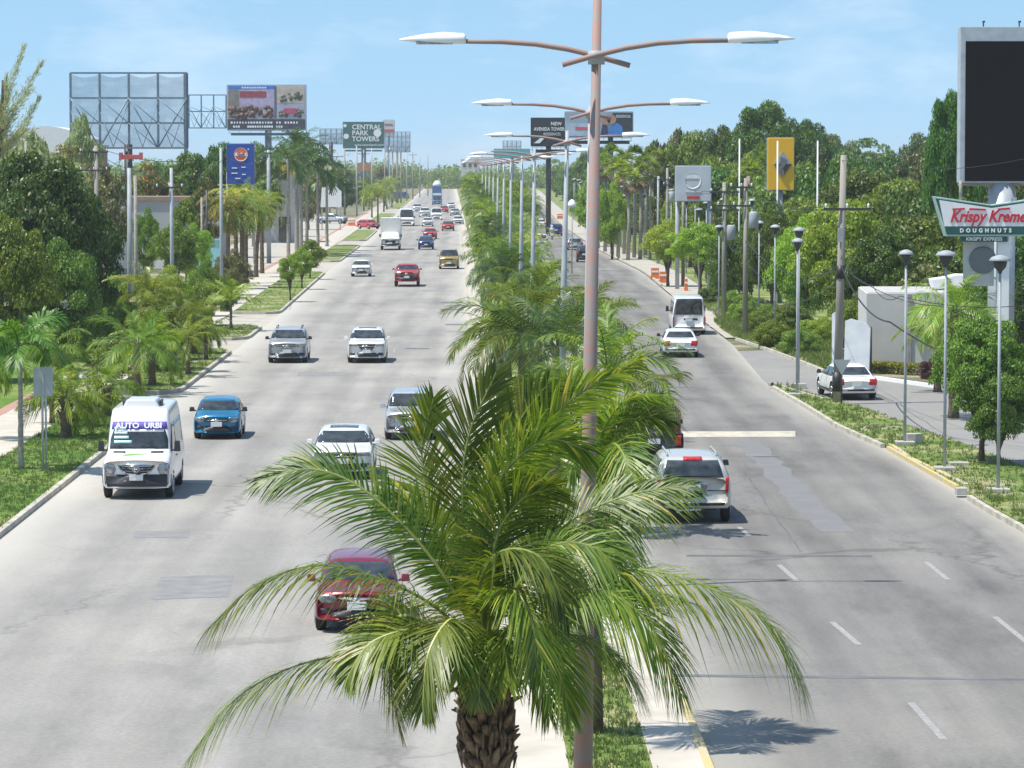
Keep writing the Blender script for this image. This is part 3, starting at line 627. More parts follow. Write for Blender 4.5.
def tree(label, px, Y, top, wpx, var=0, leaf='leaf_mid', trunk_f=.34, group=None, name='broadleaf_tree', z0=0., base=None, cat='tree', rz=None, bark='bark'):
    """px: where it stands across, Y: its distance, top: crown top row, wpx: crown width"""
    s = FOC/Y; X = (px-512)/s; h = CAMH+(165-top)/s; w = wpx/s; return tree_at(label, X, Y, h, w, var, leaf, trunk_f, group, name, cat, rz, bark)
def tree_at(label, X, Y, h, w, var=0, leaf='leaf_mid', trunk_f=.34, group=None, name='broadleaf_tree', cat='tree', rz=None, bark='bark'):
    t = thing(name, label, cat, (X, Y, 0), 0, group); rng = random.Random(int(X*13+Y*7)); r = w/2
    key = (var, bark)
    if key not in WC: WC[key] = woody(var, .6).build('trunk', MT[bark], t).data; tr = t.children[0]
    else: tr = link('trunk', WC[key], None, t)
    top = float(max(v.co.z for v in BC[var].vertices)) if var not in TOP else TOP[var]; TOP[var] = top
    tz = h*trunk_f; cz = (h-tz)/top; tr.scale = (r, r, tz/.6); a = rng.uniform(0, 6.28) if rz is None else rz
    # trunk stays under the crown; limbs carry on into it with the crown's own height scale
    tr.scale = (r*.95, r*.95, (tz+cz*.45)/(.6+.75)); tr.rotation_euler = (0, 0, a)
    c = link('crown', mesh_for(BC[var], (MT[leaf],)), None, t, (0, 0, tz)); c.scale = (r, r, cz); c.rotation_euler = (0, 0, a)
    return t
TOP = {}
def bush(label, px, Y, top, wpx, var=1, leaf='leaf_mid', group=None, name='bush', cat='bush'):
    s = FOC/Y; X = (px-512)/s; h = max(.4, CAMH+(165-top)/s); w = wpx/s
    t = link(name, mesh_for(BC[var], (MT[leaf],)), None, None, (X, Y, -h*.12)); tp = TOP.setdefault(var, float(max(v.co.z for v in BC[var].vertices)))
    t.scale = (w/2, w/2, h*1.12/tp); t.rotation_euler = (0, 0, random.Random(int(px*3+Y)).uniform(0, 6.28)); return tag(t, label, cat, group)
# ================================================================== vehicles (front of each faces its own -Y)
def pchip(x, y, xs):
    x = np.array(x, float); y = np.array(y, float); h = np.diff(x); d = np.diff(y)/h; m = np.zeros(len(x)); m[0] = d[0]; m[-1] = d[-1]
    for i in range(1, len(x)-1):
        if d[i-1]*d[i] > 0: w1 = 2*h[i]+h[i-1]; w2 = h[i]+2*h[i-1]; m[i] = (w1+w2)/(w1/d[i-1]+w2/d[i])
    k = np.clip(np.searchsorted(x, xs)-1, 0, len(x)-2); t = (xs-x[k])/h[k]
    return (1+2*t)*(1-t)**2*y[k]+t*(1-t)**2*h[k]*m[k]+t*t*(3-2*t)*y[k+1]+t*t*(t-1)*h[k]*m[k+1]
def profile(st, L, bow=.14, rbow=.07, ny=64):
    st = np.array(st); a = L/2; ys = np.unique(np.concatenate([np.linspace(-a, a, ny), st[:, 0], [-a+.02, -a+.05, a-.02, a-.05]])); c = [pchip(st[:, 0], st[:, k], ys) for k in range(1, 8)]
    V = []; rows = []
    for i, y in enumerate(ys):
        zb, zs, zt, wb, wm, ws, wt = [q[i] for q in c]; hh = zs-zb
        half = [(0, zb), (wb*.6, zb), (wb, zb+.01), (wm*.985, zb+.12*hh), (wm, zb+.35*hh), (wm, zb+.6*hh), (wm*.99, zb+.8*hh), (ws*1.01, zs-.05*hh), (ws, zs),
                (ws*.55+wt*.45+.012, zs*.55+zt*.45), (ws*.2+wt*.8+.012, zs*.2+zt*.8), (wt, zt-.05*min(1, (zt-zs)*4)), (wt*.93, zt-.012), (wt*.7, zt+.006), (wt*.4, zt+.018), (0, zt+.024)]
        full = half+[(-x, z) for x, z in half[-2:0:-1]]; f = max(0, 1-(y+a)/.7); g = max(0, 1-(a-y)/.5); row = []
        for x, z in full:
            k = min(1, abs(x)/wm)**2.5; row.append((x, y+bow*k*f-rbow*k*g, z))
        rows.append(row); V += row
    n = len(rows[0]); F = [(i*n+k, i*n+(k+1) % n, (i+1)*n+(k+1) % n, (i+1)*n+k) for i in range(len(rows)-1) for k in range(n)]
    # rounded end caps: inner rings pulled to the middle
    def cap(row, dy, flip):
        nonlocal V
        b0 = len(V)-len(row) if row is None else None
        cz = sum(p[2] for p in row)/n; idx = (0 if not flip else (len(rows)-1)*n); prev = [idx+k for k in range(n)]
        for s_ in (.66, .33):
            st_ = len(V); V += [(p[0]*s_, p[1]*1.0+dy*(1-s_) if True else 0, cz+(p[2]-cz)*s_) for p in row]; cur = [st_+k for k in range(n)]
            for k in range(n):
                q = (prev[k], prev[(k+1) % n], cur[(k+1) % n], cur[k]); F.append(q if not flip else q[::-1])
            prev = cur
        st_ = len(V); V.append((0, row[0][1]+dy, cz))
        for k in range(n): F.append((prev[k], prev[(k+1) % n], st_) if not flip else (prev[(k+1) % n], prev[k], st_))
    cap(rows[0], -.015, False); cap(rows[-1], .015, True)
    return V, F
def interp_rows(rows, n):
    z = [r[0] for r in rows]; zz = np.linspace(z[0], z[-1], n) if z[-1] > z[0] else np.linspace(z[-1], z[0], n)
    o = sorted(rows, key=lambda r: r[0]); zs = [r[0] for r in o]; return [(q, np.interp(q, zs, [r[1] for r in o]), np.interp(q, zs, [r[2] for r in o])) for q in zz]
def patch(name, bvh, rows, face, m, parent, off=.012, n=8, k=10, thick=.02):
    """a panel laid onto the body's surface (glass, lamp, grille)"""
    R_ = interp_rows(rows, n); grid = []; D = {'front': Vector((0, 1, 0)), 'rear': Vector((0, -1, 0)), 'left': Vector((1, 0, 0)), 'right': Vector((-1, 0, 0)), 'top': Vector((0, 0, -1))}[face]
    for z, a, b in R_:
        row = []
        for i in range(k+1):
            u = a+(b-a)*i/k
            o = {'front': Vector((u, -9, z)), 'rear': Vector((u, 9, z)), 'left': Vector((-5, u, z)), 'right': Vector((5, u, z)), 'top': Vector((u, z, 6))}[face]
            h, nn, _, _ = bvh.ray_cast(o, D)
            if h is None: row.append(row[-1] if row else None); continue
            if nn.dot(D) > 0: nn = -nn
            row.append((h+nn*off, h-nn*thick))
        if row and row[0] is None:
            fst = next((r for r in row if r is not None), None)
            if fst is None: continue
            row = [r if r is not None else fst for r in row]
        grid.append(row)
    if len(grid) < 2: return None
    mb = MB(); w = k+1; hN = len(grid)
    vs = [p[0] for r in grid for p in r]+[p[1] for r in grid for p in r]; N_ = w*hN; fs = []
    for j in range(hN-1):
        for i in range(k): fs.append((j*w+i, j*w+i+1, (j+1)*w+i+1, (j+1)*w+i))
    edge = [i for i in range(w)]+[j*w+k for j in range(1, hN)]+[(hN-1)*w+i for i in range(k-1, -1, -1)]+[j*w for j in range(hN-2, 0, -1)]
    for i in range(len(edge)): a, b = edge[i], edge[(i+1) % len(edge)]; fs.append((a, b, b+N_, a+N_))
    mb.add(vs, fs, 0, True); mb.v = [tuple(v) for v in vs]; return mb.build(name, m, parent)
PAINT = {}
def paint(name, col, metal=.0, rough=.32):
    if name not in PAINT: PAINT[name] = plain('paint_'+name, col, rough, metal, var=.05, scale=2, coat=.7)
    return PAINT[name]
def make_wheel(parent, x, y, r, w=.21):
    s = 1 if x > 0 else -1
    wh = MB().lathe([(r*.62, -w/2+.015), (r*.9, -w/2), (r, -w/2+.03), (r, w/2-.03), (r*.9, w/2), (r*.62, w/2-.015)], 22, axis='x').build('wheel', MT['tyre'], parent, (x, y, r))
    mb = MB().lathe([(r*.6, -.03), (r*.64, .0), (r*.62, .012), (r*.55, -.012)], 20, c=(s*(w/2-.0)-s*.005, 0, 0), axis='x')
    for k in range(5):
        a = k*2*PI/5+.3; mb.tube([(s*(w/2+.0), math.cos(a)*r*.1, math.sin(a)*r*.1), (s*(w/2-.01), math.cos(a)*r*.58, math.sin(a)*r*.58)], [.035, .03], 5)
    mb.lathe([(r*.16, -.02), (r*.16, .02)], 10, c=(s*w/2, 0, 0), axis='x')
    mb.build('rim', MT['rim'], wh); return wh
def car(label, cat, cx, py, kind='suv', L=4.5, W_=1.8, H=1.65, col=None, heading=.9, away=False, group=None, name='parked_car', wheel=.33, detail=2, hood=None, cowl=None, roof_f=None,
        roof_r=None, gc=.24, near='front', grille='wide', rack=False, sunroof=False, mirrors=None, plate_dark=False, tint=None, Yover=None, ramp=0, extra=None, face='std', sc=1):
    H *= {'pickup': .96}.get(kind, .92); a = L/2; w = W_/2; p = dict(
        sedan=(.61, .50, .20, .68, .68), hatch=(.61, .40, .11, .90, .71), suv=(.62, .52, .19, .88, .74), mpv=(.60, .47, .13, .92, .75),
        van=(.47, .37, .10, .97, .80), minibus=(.42, .22, .07, .97, .83), pickup=(.62, .50, .20, .62, .75), cab=(.5, .5, .2, .9, .84))[kind]
    hood = hood or p[0]*H+.02; cz = hood+.08 if kind not in ('van', 'minibus') else hood+.14; fc = -a+L*(.26 if kind not in ('van', 'minibus', 'hatch', 'cab') else (.17 if kind == 'van' else .075 if kind == 'minibus' else .22))
    cy = cowl if cowl is not None else fc; rf = roof_f if roof_f is not None else -a+L*(.43 if kind in ('sedan', 'suv', 'mpv', 'pickup') else .40 if kind == 'hatch' else .28 if kind == 'van' else .16 if kind == 'minibus' else .45)
    if kind == 'mpv': rf = -a+L*.38
    rr = roof_r if roof_r is not None else (a-L*{'sedan': .30, 'hatch': .14, 'suv': .12, 'mpv': .10, 'van': .02, 'minibus': .02, 'pickup': .42, 'cab': .06}[kind]); tw = w*p[4]
    belt = hood-.02 if kind not in ('van', 'minibus') else hood+.02
    T = [(-a, gc+.05, hood-.17, hood-.09, .84*w, .925*w, .90*w, .70*w), (-a+.05, gc+.02, hood-.12, hood-.03, .88*w, .955*w, .92*w, .72*w), (-a+.30, gc, hood-.07, hood+.0, .9*w, .985*w, .93*w, .74*w),
         (cy, gc, belt, cz, .92*w, w, .94*w, .80*w), (rf, gc, belt+.02, H-.05, .92*w, w, .95*w, tw), ((rf+rr)/2, gc, belt+.03, H-.024, .92*w, w, .95*w, tw), (rr, gc, belt+.04, H-.06, .92*w, w, .95*w, tw*.97)]
    if kind == 'sedan': T += [(a-L*.16, gc, belt+.05, belt+.09, .9*w, .99*w, .94*w, .78*w), (a-.10, gc+.04, belt-.02, belt+.05, .86*w, .95*w, .90*w, .74*w), (a, gc+.14, belt-.16, belt-.10, .76*w, .86*w, .84*w, .66*w)]
    elif kind == 'pickup': T += [(rr+.18, gc+.05, belt+.02, belt+.06, .92*w, w, .97*w, .9*w), (a-.05, gc+.15, belt+.02, belt+.05, .9*w, .99*w, .97*w, .9*w), (a, gc+.25, belt, belt+.03, .88*w, .98*w, .95*w, .88*w)]
    elif kind in ('van', 'minibus', 'cab'): T += [(a-.03, gc+.06, belt+.04, H-.10, .9*w, .98*w, .95*w, tw*.95), (a, gc+.12, belt+.02, H-.2, .86*w, .95*w, .92*w, tw*.88)]
    else: T += [(a-.10, gc+.04, belt+.05, belt+.20+.25*(H-belt)*(kind != 'hatch'), .9*w, .97*w, .93*w, tw*1.0), (a, gc+.14, belt-.08, belt+.04, .80*w, .90*w, .88*w, .72*w)]
    V, F = profile(T, L, bow=.20 if kind not in ('minibus',) else .08); bvh = BVHTree.FromPolygons([Vector(v) for v in V], F)
    me = bpy.data.meshes.new('body'); me.from_pydata(V, [], F); me.polygons.foreach_set('use_smooth', [True]*len(F)); me.update()
    root = thing(name, label, cat, (0, 0, 0), 0, group); body = link('body', me, [col, MT['black']], root)
    fa, ra = -a+(.80 if kind not in ('van', 'minibus') else .95), a-(.85 if kind not in ('van', 'minibus', 'pickup') else 1.15)
    if detail >= 1:        # hollow the wheel arches
        cut = MB()
        for y in (fa, ra):
            for s in (-1, 1): cut.lathe([(wheel+.055, -.3), (wheel+.055, .3)], 24, c=(s*(w-.1), y, wheel+.02), axis='x', mi=1, sm=False)
        co = cut.build('cut', [col, MT['black']]); md = body.modifiers.new('b', 'BOOLEAN'); md.object = co; md.solver = 'EXACT'; bpy.context.view_layer.update()
        m2 = bpy.data.meshes.new_from_object(body.evaluated_get(bpy.context.evaluated_depsgraph_get())); body.modifiers.clear()
        if len(m2.polygons) > 200: body.data = m2
        bpy.data.objects.remove(co)
    for y in (fa, ra):
        for s in (-1, 1): make_wheel(root, s*(w-.12), y, wheel)
    MB().box((0, 0, gc+.03), (W_*.62, L*.86, .12)).build('underbody', MT['black'], root)
    gl = tint or MT['glass']; vn_ = kind in ('van', 'minibus', 'cab')
    zt0 = cz+.03; zt1 = H-.10 if kind != 'van' else H-.10-.20*H
    patch('windshield', bvh, [(zt0, -.84*w, .84*w), ((zt0+zt1)/2, -.82*w, .82*w), (zt1, -tw*.90, tw*.90)], 'front', gl, root, k=14)
    zb0 = belt+.12 if kind in ('sedan', 'pickup') else belt+.07; zb1 = H-.13
    if near == 'front' and kind in ('van', 'cab'): pass
    else: patch('rear_window', bvh, [(zb0, -.78*w, .78*w), (zb1, -tw*.88, tw*.88)], 'rear', gl, root, k=14, n=10)
    # side windows, between pillars
    y0b, y0t = cy+.12, rf+.05; y1b = (rr+.35 if kind == 'sedan' else rr+.12 if kind in ('pickup',) else a-.42); y1t = rr-.08 if kind != 'van' else a-.5
    if kind == 'van': y1b = fc+1.7; y1t = fc+1.7
    sz0, sz1 = belt+.06, H-.14
    if kind in ('van', 'minibus'): sz1 = min(H-.3, sz0+.75)
    nseg = {'sedan': 2, 'hatch': 2, 'suv': 3, 'mpv': 3, 'van': 1, 'minibus': 4, 'pickup': 2, 'cab': 1}[kind]; g_ = .05
    for s, f in ((-1, 'left'), (1, 'right')):
        for i in range(nseg):
            u0, u1 = i/nseg, (i+1)/nseg; lb = y0b+(y1b-y0b)*u0+g_*(i > 0); rb = y0b+(y1b-y0b)*u1; lt = y0t+(y1t-y0t)*u0+g_*(i > 0); rt = y0t+(y1t-y0t)*u1
            if nseg > 1 and i == 0: lt = max(lt, lb+.1)
            patch('side_window', bvh, [(sz0, lb, rb), (sz1, lt, max(rt, lt+.1))], f, gl, root, k=6, n=6)
        if kind in ('van',):
            patch('side_window', bvh, [(sz0, y0b+1.0+g_*3, a-.45), (sz1, y0b+1.0+g_*3, a-.45)], f, MT['sidepanel'], root, k=6, n=6)
        patch('sill', bvh, [(gc+.04, fa+wheel+.12, ra-wheel-.12), (gc+.16, fa+wheel+.12, ra-wheel-.12)], f, MT['trim'], root, k=3, n=3, off=.008)
        if detail >= 2:
            for q in ((.5, .97) if nseg > 1 else (.9,)): MB().box((0, 0, 0), (.025, .16, .03)).build('door_handle', MT['trim'] if kind == 'van' else col, root, (s*w*.995, y0b+(y1b-y0b)*q-.16, belt-.12))
    # fascia
    hz = hood-.16
    if vn_: hz = hood-.28
    nose = hood-.05
    for s in (-1, 1):
        hl = {'std': [(hz-.10, .50*w, .80*w), (hz, .46*w, .93*w), (hz+.07, .52*w, .93*w)], 'slim': [(hz-.04, .50*w, .84*w), (hz+.02, .42*w, .93*w), (hz+.07, .46*w, .95*w)],
              'tall': [(hz-.20, .66*w, .88*w), (hz-.04, .58*w, .93*w), (hz+.10, .66*w, .93*w)], 'split': [(hz-.22, .60*w, .86*w), (hz-.05, .62*w, .88*w)]}[face]
        if s < 0: hl = [(z, -b, -a_) for z, a_, b in hl]
        patch('headlight', bvh, hl, 'front', MT['lens'], root, n=6, k=6, off=.014)
        if detail >= 2 and face in ('std', 'slim', 'split'):
            fl = [(gc+.14, .60*w, .80*w), (gc+.25, .58*w, .86*w)]; fl = [(z, -b, -a_) for z, a_, b in fl] if s < 0 else fl
            patch('fog_lamp', bvh, fl, 'front', MT['trim'], root, n=4, k=4)
        tl0, tl1 = (belt-.24, belt+.0) if kind in ('sedan', 'hatch') else (belt-.34, belt+.06); xa = .70 if kind != 'sedan' else .56
        if kind == 'suv' and L > 5: xa = .82
        if kind in ('minibus', 'van'): tl0, tl1, xa = belt-.45, belt-.02, .84
        tl = [(tl0, xa*w, .90*w), (tl1, (xa+.02)*w, .92*w)]; tl = [(z, -b, -a_) for z, a_, b in tl] if s < 0 else tl
        patch('taillight', bvh, tl, 'rear', MT['redlens'], root, n=6, k=6, off=.016)
    G_ = {'wide': [(hz-.07, -.36*w, .36*w), (hz+.03, -.42*w, .42*w)], 'big': [(hz-.24, -.26*w, .26*w), (hz-.12, -.38*w, .38*w), (hz+.05, -.44*w, .44*w)], 'thin': [(hz-.02, -.40*w, .40*w), (hz+.03, -.44*w, .44*w)],
          'oval': [(hz-.14, -.26*w, .26*w), (hz-.05, -.47*w, .47*w), (hz+.035, -.38*w, .38*w)], 'truck': [(hz-.28, -.50*w, .50*w), (hz+.02, -.56*w, .56*w)]}[grille]
    gr = patch('grille', bvh, G_, 'front', MT['trim'], root, n=6, k=12, off=.010)
    if gr and detail >= 2:
        zz = [r[0] for r in G_]; wd = max(abs(r[1]) for r in G_)
        for q in (.3, .7): 
            zq = min(zz)+(max(zz)-min(zz))*q; ww = np.interp(zq, [r[0] for r in G_], [r[2] for r in G_])*.96; patch('grille_bar', bvh, [(zq-.012, -ww, ww), (zq+.012, -ww, ww)], 'front', MT['chrome'], gr, n=2, k=12, off=.022)
        patch('badge', bvh, [(hz-.06, -.025, .025), (hz-.03, -.07, .07), (hz, -.07, .07), (hz+.03, -.025, .025)], 'front', MT['chrome'], gr, n=5, k=4, off=.03)
    patch('lower_intake', bvh, [(gc+.08, -.62*w, .62*w), (gc+.17, -.60*w, .60*w), (gc+.25, -.44*w, .44*w)], 'front', MT['trim'], root, n=4, k=12)
    patch('lower_bumper', bvh, [(gc+.125, -.8*w, .8*w), (gc+.2, -.82*w, .82*w)], 'rear', MT['trim'], root, n=3, k=12, off=.008)
    for f, q in (('front', -1), ('rear', 1)):
        zz = gc+.33 if f == 'front' else (belt-.22 if kind in ('hatch', 'suv', 'mpv', 'minibus', 'van') else belt-.2); hh = .08
        h, nn, _, _ = bvh.ray_cast(Vector((0, 9*q, zz)), Vector((0, -q, 0)))
        if h: MB().box((0, 0, 0), (.38, .03, .16)).build('license_plate', MT['plate'], root, (0, h.y+.02*q, zz))
    mir = mirrors or col
    for s in (-1, 1):
        mz = belt+.10; my = cy+.28 if not vn_ else cy+.15; hgt = .15 if not vn_ else .30
        MB().add([(s*(w*.93), my, mz-.03), (s*(w*.93), my+.06, mz-.03), (s*(w+.04), my+.05, mz), (s*(w+.04), my, mz), (s*(w*.93), my, mz+.02), (s*(w*.93), my+.06, mz+.02), (s*(w+.04), my+.05, mz+.04), (s*(w+.04), my, mz+.04)],
                 [(0, 1, 2, 3), (4, 5, 6, 7), (0, 1, 5, 4), (1, 2, 6, 5), (2, 3, 7, 6), (3, 0, 4, 7)]).box((s*(w+.09), my+.01, mz+.05 if not vn_ else mz+.12), (.19, .10, hgt), taper=.75).build('mirror', mir, root, bevel=.02)
    if rack:
        for s in (-1, 1): MB().tube([(s*tw*.86, rf+.15, H-.03), (s*tw*.86, rf+.3, H+.045), (s*tw*.86, rr-.2, H+.045), (s*tw*.86, rr-.05, H-.03)], .022, 6).build('roof_rail', MT['galv'] if rack == 1 else MT['trim'], root)
    if sunroof: patch('sunroof', bvh, [(rf+.12, -tw*.62, tw*.62), (rf+.95, -tw*.62, tw*.62)], 'top', MT['glass'], root, n=5, k=8, off=.008)
    if detail >= 2:
        for s in (-1, 1):
            h, nn, _, _ = bvh.ray_cast(Vector((s*.3, (cy+rf)/2-.35, 4)), Vector((0, 0, -1)))
        a1, a2 = Vector((.55*w, cy+.02, cz)), Vector((-.05*w, cy+.2, cz+.16))
        for s0 in (.55, -.1):
            p0 = bvh.ray_cast(Vector((s0*w, -9, cz+.05)), Vector((0, 1, 0)))[0]; p1 = bvh.ray_cast(Vector(((s0-.5)*w, -9, cz+.11)), Vector((0, 1, 0)))[0]
            if p0 and p1: MB().tube([p0+Vector((0, -.03, 0)), p1+Vector((0, -.03, .0))], .009, 4).build('wiper', MT['trim'], root)
    if extra: extra(root, bvh, dict(a=a, w=w, H=H, hood=hood, belt=belt, rf=rf, rr=rr, tw=tw, cy=cy, gc=gc, hz=hz, cz=cz))
    # set on the road: py is the row where the nearer tyres touch
    g = G(cx, py); ang = R(heading)+(PI if away else 0); oh = (a+fa) if not away else (a-ra)
    Yc = g.y+a-oh; root.location = (g.x-math.sin(R(heading))*(a-oh), Yc, 0.001); root.rotation_euler = (0, 0, ang)
    if sc != 1: root.scale = (sc,)*3
    return root
MT['sidepanel'] = plain('sidepanel', (.5, .52, .53), .3, var=.1, coat=.4)
# ================================================================== the vehicles
CW = paint('white', (.80, .80, .79)); CS = paint('silver', (.50, .52, .54), .35); CB = paint('blue', (.005, .17, .33), .15); CR = paint('red', (.55, .03, .03))
CM = paint('maroon', (.22, .01, .03), .2); CG = paint('gold', (.48, .36, .14), .2); CN = paint('navy', (.02, .06, .20), .1); CK = paint('black', (.02, .02, .025)); CL = paint('champagne', (.56, .54, .49), .1)
TX = plain('lettering_white', (.85, .85, .85), .6, var=.02); PURP = plain('purple', (.14, .09, .40), .6, var=.05); GRN = plain('green_stripe', (.20, .42, .10), .5, var=.05)
PLAC = plain('placard', (.55, .80, .78), .5, var=.1)
ONC = 'oncoming traffic on the left road'; OUT = 'vehicles driving away on the right road'
def van_extra(root, bvh, d):
    w, H = d['w'], d['H']
    # hump of the roof unit
    MB().prism([(-.52, H-.05), (.52, H-.05), (.40, H+.17), (-.40, H+.17)], d['rf']+.25, d['rf']+1.7).build('roof_unit', CW, root, bevel=.04)
    MB().box((-.52, d['rf']+1.0, H+.05), (.05, .9, .14)).box((.52, d['rf']+1.0, H+.05), (.05, .9, .14)).build('roof_unit_vent', MT['trim'], root)
    z0 = H-.52; hd = patch('header_panel', bvh, [(z0-.10, -.80*w, .80*w), (z0+.10, -.77*w, .77*w)], 'front', PURP, root, n=3, k=12, off=.014)
    y = min(v.co.y for v in hd.data.vertices); ymax = max(v.co.y for v in hd.data.vertices)
    t = text('AUTO  URBI', .22, TX, hd, (-.02, y-.01, z0), ext=.012, bold=.006, sx=1.08); t.location.y = y-.006
    t.rotation_euler = (PI/2-.35, 0, 0)
    # route placards behind the glass
    rows = [(.93, .30), (.80, .34), (.67, .38), (.54, .46)]
    for f, l in rows:
        z = d['cz']+.06+(H-.66-d['cz'])*(f-.42)/.55; patch('route_placard', bvh, [(z, -.72*w, (-.72+l*1.1)*w), (z+.075, -.72*w, (-.72+l*1.1)*w)], 'front', PLAC, root, n=2, k=6, off=.022)
    z = H-.70; patch('route_placard', bvh, [(z, -.70*w, .70*w), (z+.065, -.70*w, .70*w)], 'front', TX, root, n=2, k=10, off=.022)
    patch('stripe', bvh, [(d['hood']+.02, -.42*w, -.34*w), (d['hood']+.045, -.38*w, .0*w), (d['hood']+.06, -.2*w, .3*w)], 'front', GRN, root, n=4, k=8, off=.008)
    for s in (-1, 1): patch('hood_vent', bvh, [(d['cz']-.065, s*.54*w-.17, s*.54*w+.17), (d['cz']-.03, s*.54*w-.17, s*.54*w+.17)], 'front', MT['trim'], root, n=2, k=5, off=.01)
    patch('bumper', bvh, [(d['gc']+.0, -.955*w, .955*w), (d['gc']+.40, -.97*w, .97*w)], 'front', MT['trim'], root, n=6, k=16, off=.02)
    # star-like round badge and bow grille bars
    g = patch('grille_surround', bvh, [(d['hz']-.20, -.30*w, .30*w), (d['hz']-.05, -.50*w, .50*w), (d['hz']+.10, -.54*w, .54*w)], 'front', MT['chrome'], root, n=6, k=12, off=.016)
    g2 = patch('grille', bvh, [(d['hz']-.17, -.27*w, .27*w), (d['hz']-.05, -.46*w, .46*w), (d['hz']+.075, -.50*w, .50*w)], 'front', MT['trim'], root, n=6, k=12, off=.024)
    for q in (-.11, -.03, .04): patch('grille_bar', bvh, [(d['hz']+q, -.42*w, .42*w), (d['hz']+q+.022, -.42*w, .42*w)], 'front', MT['rim'], g2, n=2, k=12, off=.036)
    yb = min(v.co.y for v in g2.data.vertices)
    mb = MB().lathe([(.105, -.012), (.105, .012), (.085, .014), (.085, -.013)], 18, axis='y', cap=False)
    for k in range(3):
        a_ = PI/2+k*2*PI/3; mb.tube([(0, 0, 0), (math.cos(a_)*.09, 0, math.sin(a_)*.09)], [.016, .006], 4)
    mb.build('badge', MT['chrome'], g2, (0, yb-.03, d['hz']-.03))
car('white passenger van with dark lower bumper, route placards in its windscreen and lettering above', 'van', 139, 497, 'van', 5.9, 1.95, 2.72, CW, heading=1.6, name='passenger_van', group=ONC, wheel=.35, hood=1.18, gc=.30, grille='wide', mirrors=MT['trim'], face='tall', extra=van_extra)
car('bright blue small hatchback just behind the white passenger van', 'car', 218, 438, 'hatch', 3.65, 1.62, 1.46, CB, heading=1.2, name='hatchback', group=ONC, wheel=.29, grille='oval', mirrors=MT['trim'], gc=.2)
car('silver grey SUV with roof rails in the lane beside the kerb', 'car', 288, 362.5, 'suv', 4.6, 1.85, 1.73, CS, heading=1.0, name='suv', group=ONC, rack=2, grille='oval', mirrors=MT['trim'], wheel=.34)
car('white SUV with dark sunroof, level with the silver grey SUV', 'car', 367, 362.5, 'suv', 4.6, 1.82, 1.72, CW, heading=.9, name='suv', group=ONC, sunroof=True, grille='big', wheel=.34, face='slim')
car('white crossover with sunroof half hidden by a frond tip of the large foreground palm', 'car', 343, 478, 'suv', 4.5, 1.84, 1.56, CW, heading=.9, name='crossover_car', group=ONC, sunroof=True, grille='big', wheel=.34, face='slim')
car('silver people carrier with large dark grille partly behind the large palm', 'car', 411, 439, 'mpv', 4.5, 1.78, 1.73, CS, heading=.9, name='people_carrier', group=ONC, grille='big', wheel=.33, face='split', mirrors=CS)
car('maroon hatchback seen through the fronds of the large foreground palm', 'car', 358, 629, 'hatch', 4.1, 1.72, 1.50, CM, heading=.9, name='hatchback', group=ONC, wheel=.31, grille='thin')
def pick_extra(root, bvh, d):
    w = d['w']; patch('front_bumper', bvh, [(d['gc']+.10, -.93*w, .93*w), (d['gc']+.30, -.95*w, .95*w)], 'front', MT['trim'], root, n=4, k=12, off=.03)
car('red pickup truck with black bumper alone in the middle lane', 'pickup', 407, 286.5, 'pickup', 5.3, 1.92, 1.80, CR, heading=.9, name='pickup_truck', group=ONC, gc=.42, wheel=.38, grille='truck', hood=1.20, extra=pick_extra)
car('small white hatchback by the left kerb ahead of the box truck', 'car', 361, 276.5, 'hatch', 3.9, 1.66, 1.50, CW, heading=1.1, name='hatchback', group=ONC, detail=1, grille='wide', wheel=.3)
car('golden yellow van half hidden by median palms', 'van', 449, 269, 'mpv', 4.4, 1.82, 1.95, CG, heading=.9, name='yellow_van', group=ONC, detail=1, hood=1.05, grille='wide', wheel=.34)
def box_extra(root, bvh, d):
    MB().box((0, 1.4, 2.25), (2.25, 4.6, 2.5)).build('cargo_box', plain('boxwhite', (.62, .62, .60), .6, var=.06), root, bevel=.03)
    MB().box((0, 1.4, .85), (.9, 4.6, .25)).build('chassis', MT['black'], root)
    patch('bumper', bvh, [(d['gc']+.02, -.9*d['w'], .9*d['w']), (d['gc']+.3, -.93*d['w'], .93*d['w'])], 'front', MT['trim'], root, n=4, k=12, off=.02)
car('box truck with grey white cargo box and white cab behind the small white hatchback', 'truck', 390.5, 250, 'van', 6.8, 2.15, 2.15, CW, heading=1.1, name='box_truck', group=ONC, detail=1, gc=.45, hood=1.35, wheel=.42, grille='truck', roof_f=-1.95, roof_r=-1.0, mirrors=MT['trim'], extra=box_extra)
car('dark blue car in front of the red sedan', 'car', 426, 249.5, 'hatch', 4.0, 1.74, 1.62, CN, heading=.9, name='small_car', group=ONC, detail=1, wheel=.32)
car('red sedan just behind the dark blue car', 'car', 430, 239, 'sedan', 4.4, 1.76, 1.5, CR, heading=.9, name='sedan', group=ONC, detail=1)
car('bright red car in the lane next to the median palms', 'car', 448, 231, 'hatch', 4.1, 1.78, 1.55, CR, heading=.9, name='small_car', group=ONC, detail=1)
def bus_extra(root, bvh, d):
    patch('destination_panel', bvh, [(d['H']-.42, -.5*d['w'], .5*d['w']), (d['H']-.24, -.5*d['w'], .5*d['w'])], 'front', MT['trim'], root, n=2, k=8, off=.014)
car('white bus with wide dark windscreen farther up the road behind the box truck', 'bus', 406.5, 226, 'minibus', 8.5, 2.35, 2.95, CW, heading=1.2, name='bus', group=ONC, detail=1, gc=.35, hood=1.15, wheel=.42, mirrors=MT['trim'], extra=bus_extra)
car('white van between the white bus and the blue tall lorry', 'van', 436.5, 220, 'minibus', 5.2, 1.9, 2.25, CW, heading=1., name='van', group=ONC, detail=0, hood=1.1)
